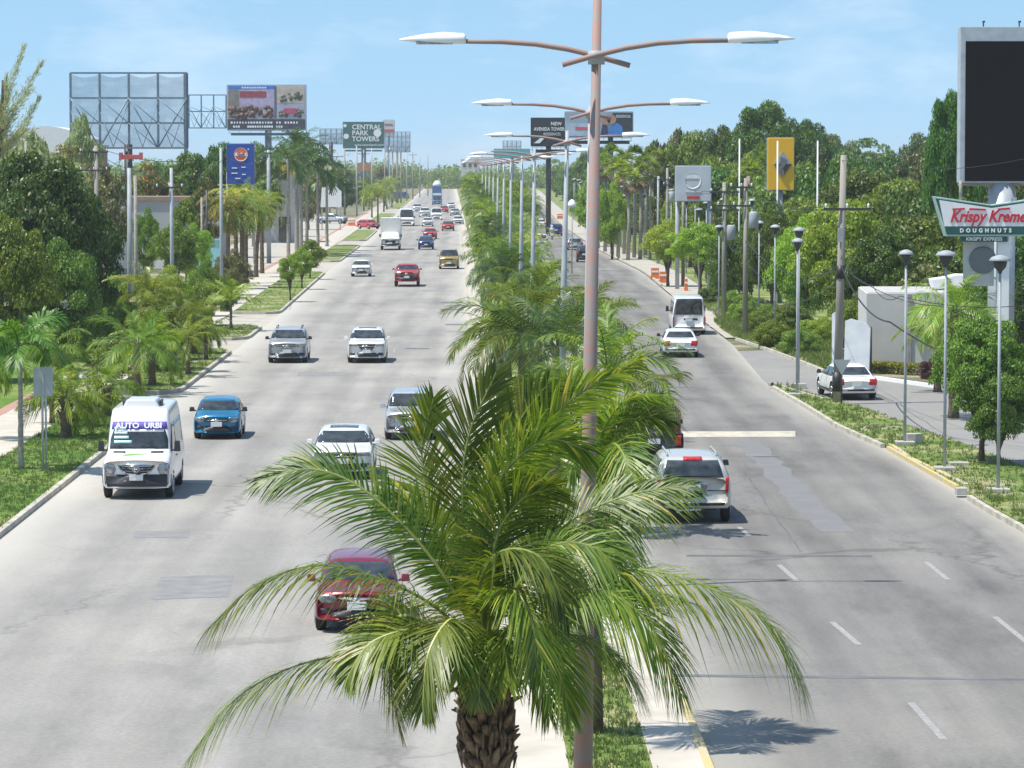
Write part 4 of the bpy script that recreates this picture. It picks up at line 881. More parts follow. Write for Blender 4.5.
car('white SUV just right of the white bus far up the road', 'car', 424.5, 217, 'suv', 4.8, 1.95, 1.85, CW, heading=1., name='suv', group=ONC, detail=0)
car('white sedan directly behind the red sedan', 'car', 427.5, 226.5, 'sedan', 4.4, 1.75, 1.5, CW, heading=1., name='sedan', group=ONC, detail=0)
car('white car far up the road beside the median palms, right of the bright red car', 'car', 458, 225, 'sedan', 4.5, 1.8, 1.55, CW, heading=.9, name='sedan', group=ONC, detail=0)
car('distant red car behind the white van', 'car', 444, 213, 'hatch', 4.1, 1.75, 1.55, CR, heading=.9, name='small_car', group=ONC, detail=0)
car('distant white car, farthest of those in the lane next to the median', 'car', 451, 209, 'sedan', 4.5, 1.8, 1.6, CW, heading=.9, name='sedan', group=ONC, detail=0)
car('distant white pickup to the left of the white SUV beyond the bus', 'car', 417, 212, 'suv', 4.8, 1.9, 1.8, CW, heading=1., name='pickup_truck', group=ONC, detail=0)
car('grey car far away right beside the median palms below the distant red car', 'car', 455, 216, 'hatch', 4.2, 1.75, 1.5, CS, heading=1., name='small_car', group=ONC, detail=0)
def tall_extra(root, bvh, d):
    MB().box((0, .3, 2.9), (2.2, 5.2, 3.0)).build('load', paint('deepblue', (.05, .13, .28)), root, bevel=.05)
    MB().box((0, -2.34, 2.5), (2.0, .06, .5)).build('load_band', CW, root)
    MB().lathe([(1.05, 4.4), (1.0, 4.9), (.5, 5.5), (.2, 5.7)], 14, c=(0, -.4, 0)).build('load_cap', CW, root)
car('tall blue lorry with a pale rounded top at the far end of the road', 'lorry', 437, 205, 'minibus', 6.5, 2.3, 2.1, paint('deepblue', (.05, .13, .28)), heading=1., name='lorry', group=ONC, detail=0, hood=1.0, extra=tall_extra)
# right road, seen from behind
def tahoe_extra(root, bvh, d):
    w, H = d['w'], d['H']
    patch('brake_light', bvh, [(H-.13, -.24*w, .24*w), (H-.065, -.24*w, .24*w)], 'rear', MT['redlens'], root, n=3, k=6, off=.03)
    None; patch('plate_recess', bvh, [(d['belt']-.36, -.36*w, .36*w), (d['belt']-.08, -.40*w, .40*w)], 'rear', MT['chrome'], root, n=4, k=8, off=.012)
    patch('plate_panel', bvh, [(d['belt']-.335, -.33*w, .33*w), (d['belt']-.105, -.37*w, .37*w)], 'rear', plain('greypanel', (.25, .26, .27), .4, .2), root, n=4, k=8, off=.026)
    patch('bumper_plate', bvh, [(d['gc']+.34, -.24*w, .20*w), (d['gc']+.44, -.24*w, .20*w)], 'rear', MT['trim'], root, n=2, k=5, off=.02)
    patch('trim_line', bvh, [(d['gc']+.50, -.86*w, .86*w), (d['gc']+.525, -.86*w, .86*w)], 'rear', MT['trim'], root, n=2, k=12, off=.012)
    MB().tube([(-.2, d['a']-.05, .38), (.35, d['a']-.05, .36), (.4, d['a']+.02, .33)], .045, 7).build('exhaust', MT['chrome'], root)
car('large champagne silver SUV seen from behind with upright red taillights', 'car', 691, 521, 'suv', 5.2, 2.02, 1.92, CL, heading=.8, away=True, name='large_suv', group=OUT, rack=1, wheel=.40, gc=.36, near='rear', mirrors=MT['trim'], hood=1.18, extra=tahoe_extra)
def rack_extra(root, bvh, d):
    a, w = d['a'], d['w']; z = d['H']+.06; mb = MB()
    for s in (-1, 1):
        for y in (d['rr']+.3, (d['rr']+a)/2+.2, a-.15): mb.tube([(s*w*.86, y, d['belt']), (s*w*.86, y, z)], .03, 6)
        mb.tube([(s*w*.86, d['rf'], z), (s*w*.86, a-.15, z)], .03, 6)
    for y in (d['rf'], d['rr']+.3, (d['rr']+a)/2+.2, a-.15): mb.tube([(-w*.86, y, z), (w*.86, y, z)], .03, 6)
    mb.build('ladder_rack', paint('rackred', (.16, .03, .025)), root)
car('dark pickup with a red ladder rack ahead of the champagne SUV, mostly behind palm fronds', 'pickup', 652, 466, 'pickup', 5.2, 1.85, 1.78, CK, heading=.8, away=True, name='pickup_truck', group=OUT, wheel=.37, gc=.4, near='rear', hood=1.08, mirrors=MT['trim'], extra=rack_extra)
car('white sedan driving away just below the white minibus', 'car', 680, 357, 'sedan', 4.6, 1.76, 1.47, CW, heading=-.4, away=True, name='sedan', group=OUT, near='rear', mirrors=MT['trim'])
def mini_extra(root, bvh, d):
    patch('rear_trim', bvh, [(d['belt']-.22, -.5*d['w'], .3*d['w']), (d['belt']-.12, -.5*d['w'], .3*d['w'])], 'rear', MT['trim'], root, n=3, k=8, off=.014)
car('white minibus with high roof ahead of the white sedan', 'minibus', 688, 334, 'minibus', 5.2, 1.88, 2.30, CW, heading=-.6, away=True, name='minibus', group=OUT, near='rear', hood=1.02, mirrors=MT['trim'], extra=mini_extra)
car('silver grey hatchback driving away between two median lamp poles', 'car', 575, 250, 'hatch', 4.2, 1.82, 1.52, CS, heading=0, away=True, name='hatchback', group=OUT, detail=1, near='rear')
car('black car overlapping the silver grey hatchback beside the nearest lamp pole', 'car', 584, 262, 'hatch', 3.8, 1.5, 1.75, CK, heading=0, away=True, name='small_car', group=OUT, detail=1, near='rear')
car('white small car driving away next to the median farther up', 'car', 541, 246, 'hatch', 4.0, 1.68, 1.55, CW, heading=0, away=True, name='small_car', group=OUT, detail=1, near='rear')
car('dark SUV driving away beyond the white motor scooter', 'car', 556, 236, 'suv', 4.6, 1.85, 1.8, CN, heading=0, away=True, name='suv', group=OUT, detail=1, near='rear')
car('distant white car on the right road between the median poles', 'car', 541, 228, 'sedan', 4.4, 1.75, 1.5, CW, heading=0, away=True, name='sedan', group=OUT, detail=0, near='rear')
car('distant blue car at the far end of the right road', 'car', 515, 201, 'hatch', 4.2, 1.8, 1.6, CN, heading=0, away=True, name='small_car', group=OUT, detail=0, near='rear')
# parked ones
car('white sedan on the frontage road behind the thick concrete pole', 'car', 853, 399, 'sedan', 4.6, 1.78, 1.50, CW, heading=5, away=True, name='sedan', near='rear', mirrors=MT['trim'])
car('silver pickup parked in the yard at left behind the royal palms', 'pickup', 342, 224, 'pickup', 5.2, 1.9, 1.75, CS, heading=70, name='pickup_truck', detail=1, gc=.4, wheel=.36)
car('red car parked beside the left kerb next to orange barriers', 'car', 373, 229, 'hatch', 4.0, 1.75, 1.5, CR, heading=35, name='small_car', detail=1)
car('dark blue van parked at the far left side under the trees', 'van', 405, 199, 'minibus', 5.0, 1.9, 2.2, CN, heading=55, name='van', detail=0)
car('white panel van parked in front of the long grey wall at far left', 'van', 121, 262, 'van', 5.6, 2.0, 2.5, CW, heading=60, name='van', detail=1, hood=1.2)
# person on a scooter
g = G(552, 240); t = thing('motor_scooter', 'white motor scooter riding away between the white small car and the dark SUV', 'scooter', (g.x, g.y, 0))
for y in (-.6, .62): MB().lathe([(.2, -.06), (.26, -.04), (.26, .04), (.2, .06)], 16, axis='x').build('wheel', MT['tyre'], t, (0, y, .26))
MB().tube([(0, -.75, .7), (0, -.3, .68), (0, .15, .36), (0, .45, .5), (0, .55, 1.0)], [.16, .2, .14, .14, .06], 8).build('body', CW, t)
MB().tube([(-.33, .5, 1.05), (0, .56, 1.0), (.33, .5, 1.05)], .02, 6).build('handlebar', MT['trim'], t); MB().box((0, -.3, .84), (.3, .7, .1)).build('saddle', MT['black'], t, bevel=.03)
pmat = plain('shirt', (.55, .56, .60), .8); skin = plain('skin', (.30, .17, .11), .6)
def skin_person(name, joints, edges, radii, m, parent=None, loc=(0, 0, 0)):
    me = bpy.data.meshes.new(name); me.from_pydata(joints, edges, []); o = link(name, me, m, parent, loc)
    md = o.modifiers.new('s', 'SKIN'); o.modifiers.new('u', 'SUBSURF').levels = 1; bpy.context.view_layer.update()
    sv = me.skin_vertices[0].data
    for i, r in enumerate(radii): sv[i].radius = (r, r)
    sv[0].use_root = True; md.use_smooth_shade = True; bpy.context.view_layer.update()
    m2 = bpy.data.meshes.new_from_object(o.evaluated_get(bpy.context.evaluated_depsgraph_get())); o.modifiers.clear(); o.data = m2; return o
J = [(0, -.3, .95), (0, -.28, 1.2), (0, -.24, 1.42), (0, -.22, 1.55), (0, -.2, 1.68), (-.2, -.24, 1.42), (-.28, .05, 1.2), (-.3, .42, 1.08), (.2, -.24, 1.42), (.28, .05, 1.2), (.3, .42, 1.08), (-.16, .1, .92), (-.17, .12, .45), (-.16, .25, .38), (.16, .1, .92), (.17, .12, .45), (.16, .25, .38)]
E = [(0, 1), (1, 2), (2, 3), (3, 4), (2, 5), (5, 6), (6, 7), (2, 8), (8, 9), (9, 10), (0, 11), (11, 12), (12, 13), (0, 14), (14, 15), (15, 16)]
pr = skin_person('person', J, E, [.17, .16, .17, .07, .11, .08, .055, .04, .08, .055, .04, .1, .07, .045, .1, .07, .045], pmat, None, (g.x, g.y, 0)); tag(pr, 'person in pale clothes riding the white motor scooter', 'person')
MB().lathe([(.02, .16), (.1, .12), (.135, .0), (.12, -.08), (.1, -.12)], 12).build('helmet', CW, pr, (0, -.2, 1.72))
# ================================================================== lamps, poles, wires
def med_lamp(i, label, px_t, py_x, px_b, Y, zc=None, armp='pinkpole', rz=0, missing=False, top=1.2, polemat='galv', nfo=0):
    """double-arm lamp in the median; the two arms cross at the pole"""
    s = FOC/Y; X = (px_b-512)/s; Xt = (px_t-512)/s; z = CAMH+(165-py_x)/s
    t = thing('street_lamp', label, 'street lamp', (X, Y, .12), 0, 'double-arm street lamps along the median'); zl = z-.12; lean = (Xt-X)/zl
    MB().tube([(0, 0, -.15), (lean*zl*.5, 0, zl*.5), (lean*(zl+top), 0, zl+top)], [.14, .10, .055], 14).build('pole', MT[polemat], t)
    MB().box((0, 0, .02), (.42, .42, .05)).build('base_plate', MT['galv'], t)
    if Y < 160: MB().lathe([(.146, .5), (.146, .9)], 12).build('access_door', MT['darkmetal'], t); MB().lathe([(.10+.01, zl-.12), (.10+.01, zl+.06)], 12, c=(lean*zl, 0, 0)).build('clamp', MT['galv'], t)
    c = lean*zl
    def P2(l): return [(c+a, -.17 if l[-1][0] < 0 else .17, zl+b) for a, b in l]
    for sg in (-1, 1):
        ctrl = [(.45*-sg, -.13), (0, 0), (.38*sg, .09), (.8*sg, .155), (1.25*sg, .185), (1.8*sg, .19)]
        pts = [(c+a, -.18*sg, zl+b) for a, b in ctrl]; arm = MB().tube(pts, [.036, .037, .037, .036, .034, .03], 8).build('arm', MT[armp if sg < 0 else armp], t)
        if missing and sg < 0: arm.rotation_euler = (0, 0, 0); continue
        hb = MB(); L = .88; x0 = 1.72*sg; pr = [(0, .07, .075), (.03, .10, .10), (.3, .125, .115), (.55, .11, .085), (.75, .07, .045), (L, .02, .012)]; V = []
        for (u, hw, hh) in pr:
            for k in range(10):
                a = 2*PI*k/10; zz = math.sin(a)*hh; zz = zz*1.0 if zz > 0 else zz*.45; V.append((c+x0+u*sg, -.18*sg+math.cos(a)*hw, zl+.20+zz+.01*u))
        fs = [(i*10+k, i*10+(k+1) % 10, (i+1)*10+(k+1) % 10, (i+1)*10+k) for i in range(len(pr)-1) for k in range(10)]+[tuple(range(10)), tuple(range((len(pr)-1)*10, len(pr)*10))]
        hb.add(V, fs, 0, True); l = hb.build('luminaire', MT['lumin'], t)
        MB().box((c+x0+.42*sg, -.18*sg, zl+.165), (.48, .17, .03)).build('lens', MT['lens'], l)
    return t
ordn = ['nearest', 'second', 'third', 'fourth', 'fifth', 'sixth', 'seventh', 'eighth', 'ninth', 'tenth', 'eleventh', 'twelfth']
ML = [(596, 56, 582, 46.3), (590.5, 113, 586, 76.5), (567, 142, 560, 110), (534.5, 156, 531, 145), (522, 158, 520, 172), (511, 161, 510, 203), (504, 162, 503, 234), (498, 163, 497, 265), (493.5, 164, 493, 296), (489.5, 164.5, 489, 327), (486, 165, 485.5, 358), (482.5, 165, 482, 400)]
for i, (a, b, c, Y) in enumerate(ML):
    lab = ('tall double-arm street lamp with rust pink peeling pole, nearest in the median' if i == 0 else f'{ordn[i]} double-arm street lamp from the front in the median')
    med_lamp(i, lab, a, b, c, Y, polemat='pinkpole' if i == 0 else 'galv', top=[1.2, .15, .35, .3, .1, .1, .1, .1, .1, .1, .1, .1][i], missing=(i == 3))
# galvanised sleeve side of nearest pole is real: narrow white flyer boards on the second row of poles
for px, Y, lab in ((527, 144, 'left white board strapped to a lamp pole between median palms'), (542, 144, 'right white board strapped to a lamp pole between median palms')):
    s = FOC/Y; tag(MB().box(((px-512)/s, Y, CAMH+(165-314)/s), (.22, .06, .95)).box(((px-512)/s, Y+.05, CAMH+(165-314)/s), (.1, .04, .2)).build('pole_board', MT['white'], bevel=.01), lab, 'sign board', 'white boards on the lamp pole')
def post_lamp(px, top, base, label, big=1., Y=None, name='post_lamp'):
    Y = Y or G(px, base).y; s = FOC/Y; X = (px-512)/s; h = CAMH+(165-top)/s
    t = thing(name, label, 'street lamp', (X, Y, .09), 0, 'round-headed post lamps along the right verge'); k = big
    MB().tube([(0, 0, -.1), (0, 0, h-.45)], [.052, .04], 10).build('pole', MT['galv'], t)
    MB().lathe([(.05, h-.52), (.07, h-.45), (.17*k, h-.34), (.20*k, h-.22), (.19*k, h-.16)], 14).build('lantern', MT['darkmetal'], t)
    MB().lathe([(.30*k, h-.17), (.31*k, h-.14), (.24*k, h-.06), (.10*k, h-.01), (.02, h)], 18).build('cap', MT['galv'], t)
    if base and base > 380: MB().box((0, 0, 0), (.62, .62, .22)).build('footing', MT['concrete'], t, bevel=.02)
    return t
PL = [(906, 252, 447, 'post lamp with disc head nearest the yield sign end of the yellow kerb', .8), (946, 253, 473, 'post lamp with bulky dark head in the middle of the near three', 1.05), (1000, 258, 495, 'rightmost and nearest post lamp, in front of the round grey sign', 1.),
      (799, 229, 388, 'post lamp beside the thick concrete pole, left of it', .9), (799, 240, 398, 'twin post lamp standing just before the one left of the concrete pole', .8), (775, 226, 342, 'post lamp in front of the bright green bushes', .9), (759, 222, 334, 'post lamp left of the one in front of the bright green bushes', .9), (719, 226, 318, 'post lamp beside the brown utility pole behind the minibus', .9)]
for i, (px, tp, bs, lab, k) in enumerate(PL):
    if i == 4: px = 797.5
    post_lamp(px, tp, bs, lab, k)
fp_ = thing; rr_ = random.Random(2)
for i in range(30):
    Y = 236+i*13; X = eR(Y)+rr_.uniform(1.8, 5.0); px = 512+X*FOC/Y
    post_lamp(px, 165-(6.4+rr_.uniform(-.3, .6)-CAMH)*FOC/Y, None, 'post lamp in the far row that recedes along the right verge', .9, Y=Y)
def power_pole(label, px, base, top, r=(.17, .12), mat='pole_concrete', arms=(), pot=None, Y=None, lean=0, group=None, z0=0):
    Y = Y or G(px, base).y; s = FOC/Y; X = (px-512)/s; h = CAMH+(165-top)/s
    t = thing('utility_pole', label, 'utility pole', (X, Y, z0), 0, group); MB().tube([(0, 0, -.1), (lean*.5*h, 0, h*.5), (lean*h, 0, h)], [r[0], (r[0]+r[1])/2, r[1]], 12).build('pole', MT[mat], t)
    for (z, x0, x1) in arms:
        z = h-z; xx = lean*z; a = MB().box((xx+(x0+x1)/2, -.16, z), (x1-x0, .09, .1)).build('crossarm', MT['darkmetal'], t)
        n = 3
        for k in range(n):
            x = xx+x0+.1+(x1-x0-.2)*k/(n-1); MB().lathe([(.02, z+.04), (.05, z+.08), (.03, z+.12), (.055, z+.16), (.02, z+.22)], 8, c=(x, -.16, 0)).build('insulator', MT['lumin'], a)
    if pot: MB().lathe([(.2, h-pot-.9), (.27, h-pot-.85), (.27, h-pot-.1), (.2, h-pot)], 14, c=(lean*(h-pot)+.42, -.1, 0)).build('transformer', MT['galv'], t)
    return t, Vector((X, Y, 0)), h
tp, tpl, th = power_pole('thick pale concrete utility pole with tangled cables behind the yield sign', 838, 404, 155, (.19, .115), arms=((2.1, -.75, 1.1),), lean=.02)
# straps, boxes and black wraps on it
MB().box((0.06, -.22, th-3.1), (.2, .14, .55)).build('switch_box', MT['galv'], tp); MB().lathe([(.18, th-4.8), (.16, th-4.3)], 10, c=(.1, -.02, 0)).build('cable_bundle', MT['black'], tp); MB().lathe([(.205, .5), (.20, 1.25)], 12).build('wrap', MT['black'], tp)
t = thing('yield_sign', 'back of a triangular yield sign, point down, in front of the thick concrete pole', 'road sign', (tpl.x+.05, tpl.y-1.2, .08))
MB().tube([(0, 0, -.05), (0, 0, 1.75)], .03, 8).build('post', MT['darkmetal'], t)
MB().prism([(-.34, 1.72), (.34, 1.72), (0, 1.12)], -.05, -.03).build('panel', MT['galv'], t)
U = 'utility poles behind the right verge'
u1 = power_pole('brown utility pole with crossarms and transformer pot, in front of the dark tree line', 745.5, 337, 178, (.16, .10), 'pole_concrete', ((.5, -.9, .4), (1.5, -1.6, .3)), 1.8, group=U)
u2 = power_pole('utility pole with dark crossarms left of the transformer pole', 724, 318, 182, (.16, .11), 'pole_concrete', ((.6, -.9, .9), (1.7, -.9, .9)), 2.6, lean=.0, group=U)
u3 = power_pole('pale flagpole standing tall above the trees left of the yellow sign', 739, None, 139, (.07, .045), 'lumin', (), Y=238, group=None)
u4 = power_pole('pale flagpole right of the yellow sign', 817, None, 141, (.07, .045), 'lumin', (), Y=225)
u5 = power_pole('utility pole in front of the white sign board', 683, 300, 172, (.15, .1), 'pole_concrete', ((1.0, -1.6, 1.6),), group=U, Y=270)
u6 = power_pole('utility pole left of the white sign board', 667, 280, 168, (.15, .1), 'pole_concrete', ((1.0, -.8, 1.2),), 2., group=U, Y=300)
for i, (px, Y, tpx) in enumerate(((658, 330, 176), (650, 345, 170), (646, 365, 184), (640, 380, 174), (634, 400, 180), (630, 420, 170), (625, 440, 176), (620, 460, 182), (615, 480, 172), (611, 510, 176), (606, 540, 174), (602, 570, 180), (597, 600, 176))):
    power_pole('slim utility pole in the far cluster at the end of the right verge', px, None, tpx, (.14, .1), 'palebark' if i % 2 else 'galv', ((.8, -.9, .9),) if i % 2 else (), Y=Y, group='far cluster of poles on the right')
# left side poles
LG = 'tall poles behind the left sidewalk'
power_pole('grey steel pole with collar rising from shrubs at left, darker of the pair', 130, 345, 168, (.16, .11), 'galv', (), Y=180, group=LG)
power_pole('pale pole just right of the dark collared pole at left', 136, 340, 176, (.11, .09), 'palebark', (), Y=186, group=LG)
power_pole('pale grey pole in front of the long wall', 172, 330, 168, (.13, .09), 'galv', ((1.1, -.9, .7),), Y=197, group=LG)
power_pole('pale pole left of the blue pylon sign, in front of the yellow palms', 221.5, 310, 148, (.12, .09), 'galv', (), Y=224, group=LG)
power_pole('thick galvanised pole by the gravel yard right of the yellow palms', 269, 264, 150, (.22, .16), 'galv', ((.3, -.4, .4),), Y=332, group=LG)
power_pole('concrete utility pole with two crossarms before the pink wall at far left', 97, None, 146, (.19, .13), 'pole_concrete', ((.4, -1.1, .8), (1.6, -1.1, .8)), Y=230, group=LG)
power_pole('thin pale pole among the trees at the left edge', 27, None, 141, (.1, .08), 'palebark', (), Y=200, group=LG)
power_pole('thin pale pole in front of the grey wall, left of the turquoise box', 202, None, 197, (.09, .07), 'palebark', (), Y=250, group=LG)
power_pole('thin dark pole beside the turquoise box', 207, 270, 190, (.08, .07), 'darkmetal', (), Y=252, group=LG)
for i, (px, Y, tpx) in enumerate(((253, 400, 152), (246, 430, 160), (330, 560, 150), (337, 600, 152), (345, 650, 149), (357, 640, 146), (364, 720, 150), (372, 750, 148), (385, 800, 150), (390, 820, 147), (398, 850, 150), (407, 900, 152), (413, 950, 152), (420, 1000, 154), (428, 1050, 155))):
    power_pole('distant slim pole among those crowding the far left roadside', px, None, tpx, (.17, .13) if Y > 500 else (.12, .1), 'galv' if i % 2 else 'palebark', ((.8, -1.2, 1.2),) if i % 3 == 0 else (), Y=Y, group='distant poles on the left roadside')
# a slim sapling stake and the sign seen from behind
g = G(43, 475); t = thing('road_sign', 'grey back of a rectangular road sign on a steel post in the near left lawn', 'road sign', (g.x, g.y, .1), R(4))
MB().tube([(0, 0, -.05), (0, 0, 3.1)], .035, 8).tube([(.1, .02, -.05), (.1, .02, 3.0)], .03, 8).build('post', MT['galv'], t); MB().box((.03, -.05, 2.72), (.58, .02, .88)).box((.03, -.07, 2.72), (.06, .03, .84)).build('panel', MT['galv'], t, bevel=.004)
# cables
def wire(pts, r, label, sag=.6, m='black', n=14):
    mb = MB(); 
    for a, b in zip(pts[:-1], pts[1:]):
        a, b = Vector(a), Vector(b); q = []
        for i in range(n+1): u = i/n; p = a.lerp(b, u); p.z -= sag*4*u*(1-u); q.append(p)
        mb.tube(q, r, 5)
    return tag(mb.build('cable', MT[m]), label, 'cable', 'overhead cables')
c0 = Vector((tpl.x+.1, tpl.y-.2, th-4.3))
wire([c0, P(890, 322, 120), P(1060, 378, 112)], .03, 'thick black cable sagging from the concrete pole down to the right across the grey building', .5)
wire([c0+Vector((0, 0, .4)), P(872, 285, 126), P(900, 296, 118), P(1060, 300, 108)], .014, 'thin black cable from the concrete pole to the right edge, higher', .3)
wire([c0+Vector((0, 0, -.1)), (u1[1].x, u1[1].y, u1[2]-3.4), (u2[1].x, u2[1].y, u2[2]-3)], .022, 'black cable slung between the concrete pole and the transformer pole', .9)
wire([c0+Vector((0, 0, .3)), (u1[1].x, u1[1].y, u1[2]-4.5)], .018, 'lower black cable sagging in front of the bright green bushes', 1.2)
wire([P(1060, 312, 112), P(946, 306, 118), c0], .014, 'thin dark cable behind the two right post lamps', .4)
wire([(u1[1].x-.8, u1[1].y-.16, u1[2]-.3), (u2[1].x, u2[1].y, u2[2]-.4), (u5[1].x, u5[1].y, u5[2]-.9), (u6[1].x, u6[1].y, u6[2]-.8)], .015, 'thin cable along the crossarms of the right utility poles', .5)
wire([(tpl.x-.6, tpl.y, th-2), (u1[1].x, u1[1].y, u1[2]-.4)], .012, 'thin cable from the crossarm of the concrete pole to the transformer pole', .5)
wire([P(-20, 150, 215), P(97, 152, 230), P(172, 170, 197), P(222, 160, 224)], .018, 'thin cable linking the left roadside poles', .6)
wire([P(-20, 180, 190), P(131, 205, 180)], .015, 'thin cable across the dark trees at the left edge', .5)

wire([(u2[1].x+.8, u2[1].y, u2[2]-.4), P(650, 172, 345), P(625, 178, 440), P(602, 181, 570)], .02, 'thin cable running along the far cluster of poles on the right', .8)
wire([(u2[1].x-.8, u2[1].y, u2[2]-1.5), P(646, 188, 365), P(615, 178, 480)], .02, 'lower thin cable toward the far cluster of poles on the right', .8)
wire([P(1060, 210, 150), (tpl.x+1., tpl.y, th-2)], .012, 'thin cable from the crossarm of the concrete pole rightwards behind the shop sign', .5)
wire([(tpl.x+.1, tpl.y, th-.2), P(1060, 150, 118)], .010, 'thin cable from the top of the concrete pole to the right edge', .5)
wire([c0+Vector((0, 0, -.5)), P(760, 300, 200)], .02, 'cable dropping from the concrete pole into the shrubs at left', .6)
wire([P(97, 147, 230), P(222, 154, 224), P(269, 156, 332), P(345, 155, 650)], .02, 'upper thin cable over the left roadside poles', .7)
wire([P(-20, 163, 225), P(97, 166, 230), P(269, 176, 332)], .018, 'lower thin cable over the left roadside poles', .7)
# ================================================================== signs, billboards and buildings
FR = 'frame'
def at(px, py, Y): return P(px, py, Y)
def board(label, px0, px1, py0, py1, Y, name='billboard', cat='billboard', thick=.35, panel=None, frame='bluesteel', posts=(), group=None, post_r=.35, catwalk=True, rz=0):
    a, b = at(px0, py1, Y), at(px1, py0, Y); w, h = b.x-a.x, b.z-a.z; cx = (a.x+b.x)/2
    t = thing(name, label, cat, (cx, Y, 0), R(rz), group); z0 = a.z
    if panel: MB().box((0, 0, z0+h/2), (w, thick, h)).build('panel', panel, t, bevel=.03)
    mb = MB()
    for z in (z0, z0+h): mb.box((0, thick/2+.15, z), (w, .12, .12))
    for i in range(6): mb.box((-w/2+w*i/5, thick/2+.15, z0+h/2), (.1, .1, h))
    mb.build('frame', MT[frame], t)
    if catwalk:
        mb = MB().box((0, -.6, z0-.5), (w*.94, 1.0, .08)).box((0, -1.1, z0-.15), (w*.94, .05, .05))
        for i in range(8): mb.box((-w*.47+w*.94*i/7, -1.1, z0-.32), (.05, .05, .4))
        mb.box((0, 0, z0-.7), (w*.9, .35, .4)).build('catwalk', MT[frame], t)
    for x in posts: MB().tube([(x, thick/2+.25+post_r, 0), (x, thick/2+.25+post_r, z0+h*.3)], post_r, 12).build('post', MT[frame], t)
    return t, w, h, z0, cx
# 1: the big open steel frame seen from behind, with a translucent sheet stretched on it
m, ntt, bs = newmat('net'); bs.inputs['Base Color'].default_value = (.42, .48, .56, 1); bs.inputs['Roughness'].default_value = .8
tcn = ntt.nodes.new('ShaderNodeTexCoord'); nz = ntt.nodes.new('ShaderNodeTexNoise'); nz.inputs['Scale'].default_value = .5; mpn = ntt.nodes.new('ShaderNodeMapping'); mpn.inputs['Scale'].default_value = (.5, 1, 2)
rp = ntt.nodes.new('ShaderNodeValToRGB'); rp.color_ramp.elements[0].position = .4; rp.color_ramp.elements[1].position = .6; rp.color_ramp.elements[0].color = (.36, .42, .50, 1); rp.color_ramp.elements[1].color = (.62, .66, .70, 1)
ntt.links.new(tcn.outputs['Object'], mpn.inputs[0]); ntt.links.new(mpn.outputs[0], nz.inputs[0]); ntt.links.new(nz.outputs[0], rp.inputs[0]); ntt.links.new(rp.outputs[0], bs.inputs['Base Color'])
trn = ntt.nodes.new('ShaderNodeBsdfTransparent'); ms = ntt.nodes.new('ShaderNodeMixShader'); ms.inputs[0].default_value = .5; trl = ntt.nodes.new('ShaderNodeBsdfTranslucent'); ms2 = ntt.nodes.new('ShaderNodeMixShader'); ms2.inputs[0].default_value = .4
ntt.links.new(rp.outputs[0], trl.inputs[0]); ntt.links.new(bs.outputs[0], ms2.inputs[1]); ntt.links.new(trl.outputs[0], ms2.inputs[2]); ntt.links.new(trn.outputs[0], ms.inputs[1]); ntt.links.new(ms2.outputs[0], ms.inputs[2]); ntt.links.new(ms.outputs[0], ntt.nodes['Material Output'].inputs['Surface']); MT['net'] = m
def steel_frame(label, px0, px1, py0, py1, Y, sheet=True, cols=4, rows=3, post=None, xb=((0, 3), ), depth=1.2, name='billboard', th=.16):
    a, b = at(px0, py1, Y), at(px1, py0, Y); w, h = b.x-a.x, b.z-a.z; t = thing(name, label, 'billboard', ((a.x+b.x)/2, Y, 0)); z0 = a.z; mb = MB()
    for i in range(cols+1): mb.box((-w/2+w*i/cols, 0, z0+h/2), (th, th, h))
    for j in range(rows+1): mb.box((0, -.01, z0+h*j/rows), (w, th*.8, th*.8))
    for i in range(cols):                   # cross bracing in the lower two rows
        x0, x1 = -w/2+w*i/cols, -w/2+w*(i+1)/cols; mid = z0+h*2/max(3, rows)
        if i % 2 == 0: mb.bar((x0, -depth*.3, mid), (x1, -depth*.3, z0), th*.35)
        if i % 2 == 1: mb.bar((x0, -depth*.3, z0), (x1, -depth*.3, mid), th*.35)
        mb.bar((x0, -depth*.5, z0+h/rows), (x1, -depth*.5, z0), th*.2); mb.bar((x1, -depth*.5, z0+h/rows), (x0, -depth*.5, mid), th*.2)
        mb.bar((x0, -.1, z0+h*.5), ((x0+x1)/2, -depth, z0+.1), th*.18); mb.bar((x1, -.1, z0+h*.62), ((x0+x1)/2, -depth, z0+.1), th*.18)
    mb.box((0, -depth, z0), (w, th*.7, th*.7)).build('frame', MT['bluesteel'], t)
    if sheet:
        n = 24; V = []; rg_ = random.Random(4)
        for j in range(9):
            for i in range(n+1):
                x = -w/2+w*i/n; u = (i/n*cols) % 1; top = h*(.985-.045*math.sin(u*PI)*(1 if j == 8 else 0)); V.append((x, .25+.12*math.sin(i*1.1+j*.8), z0+top*j/8))
        mb = MB().add(V, [(j*(n+1)+i, j*(n+1)+i+1, (j+1)*(n+1)+i+1, (j+1)*(n+1)+i) for j in range(8) for i in range(n)], 0, True); mb.build('sheet', MT['net'], t)
    if post is not None:
        MB().tube([(post, 0, 0), (post, 0, z0+.4)], .45, 14).build('post', MT['black'], t)
    return t, w, h, z0
t, w, h, z0 = steel_frame('largest billboard, an open steel frame with a grey translucent sheet seen from behind', 71, 187, 73, 148, 386, post=-.1, th=.24)
MB().box((w/2-.2, .4, z0+h/2-.6), (.3, 1.6, h+1.2)).build('side_truss', MT['bluesteel'], t)
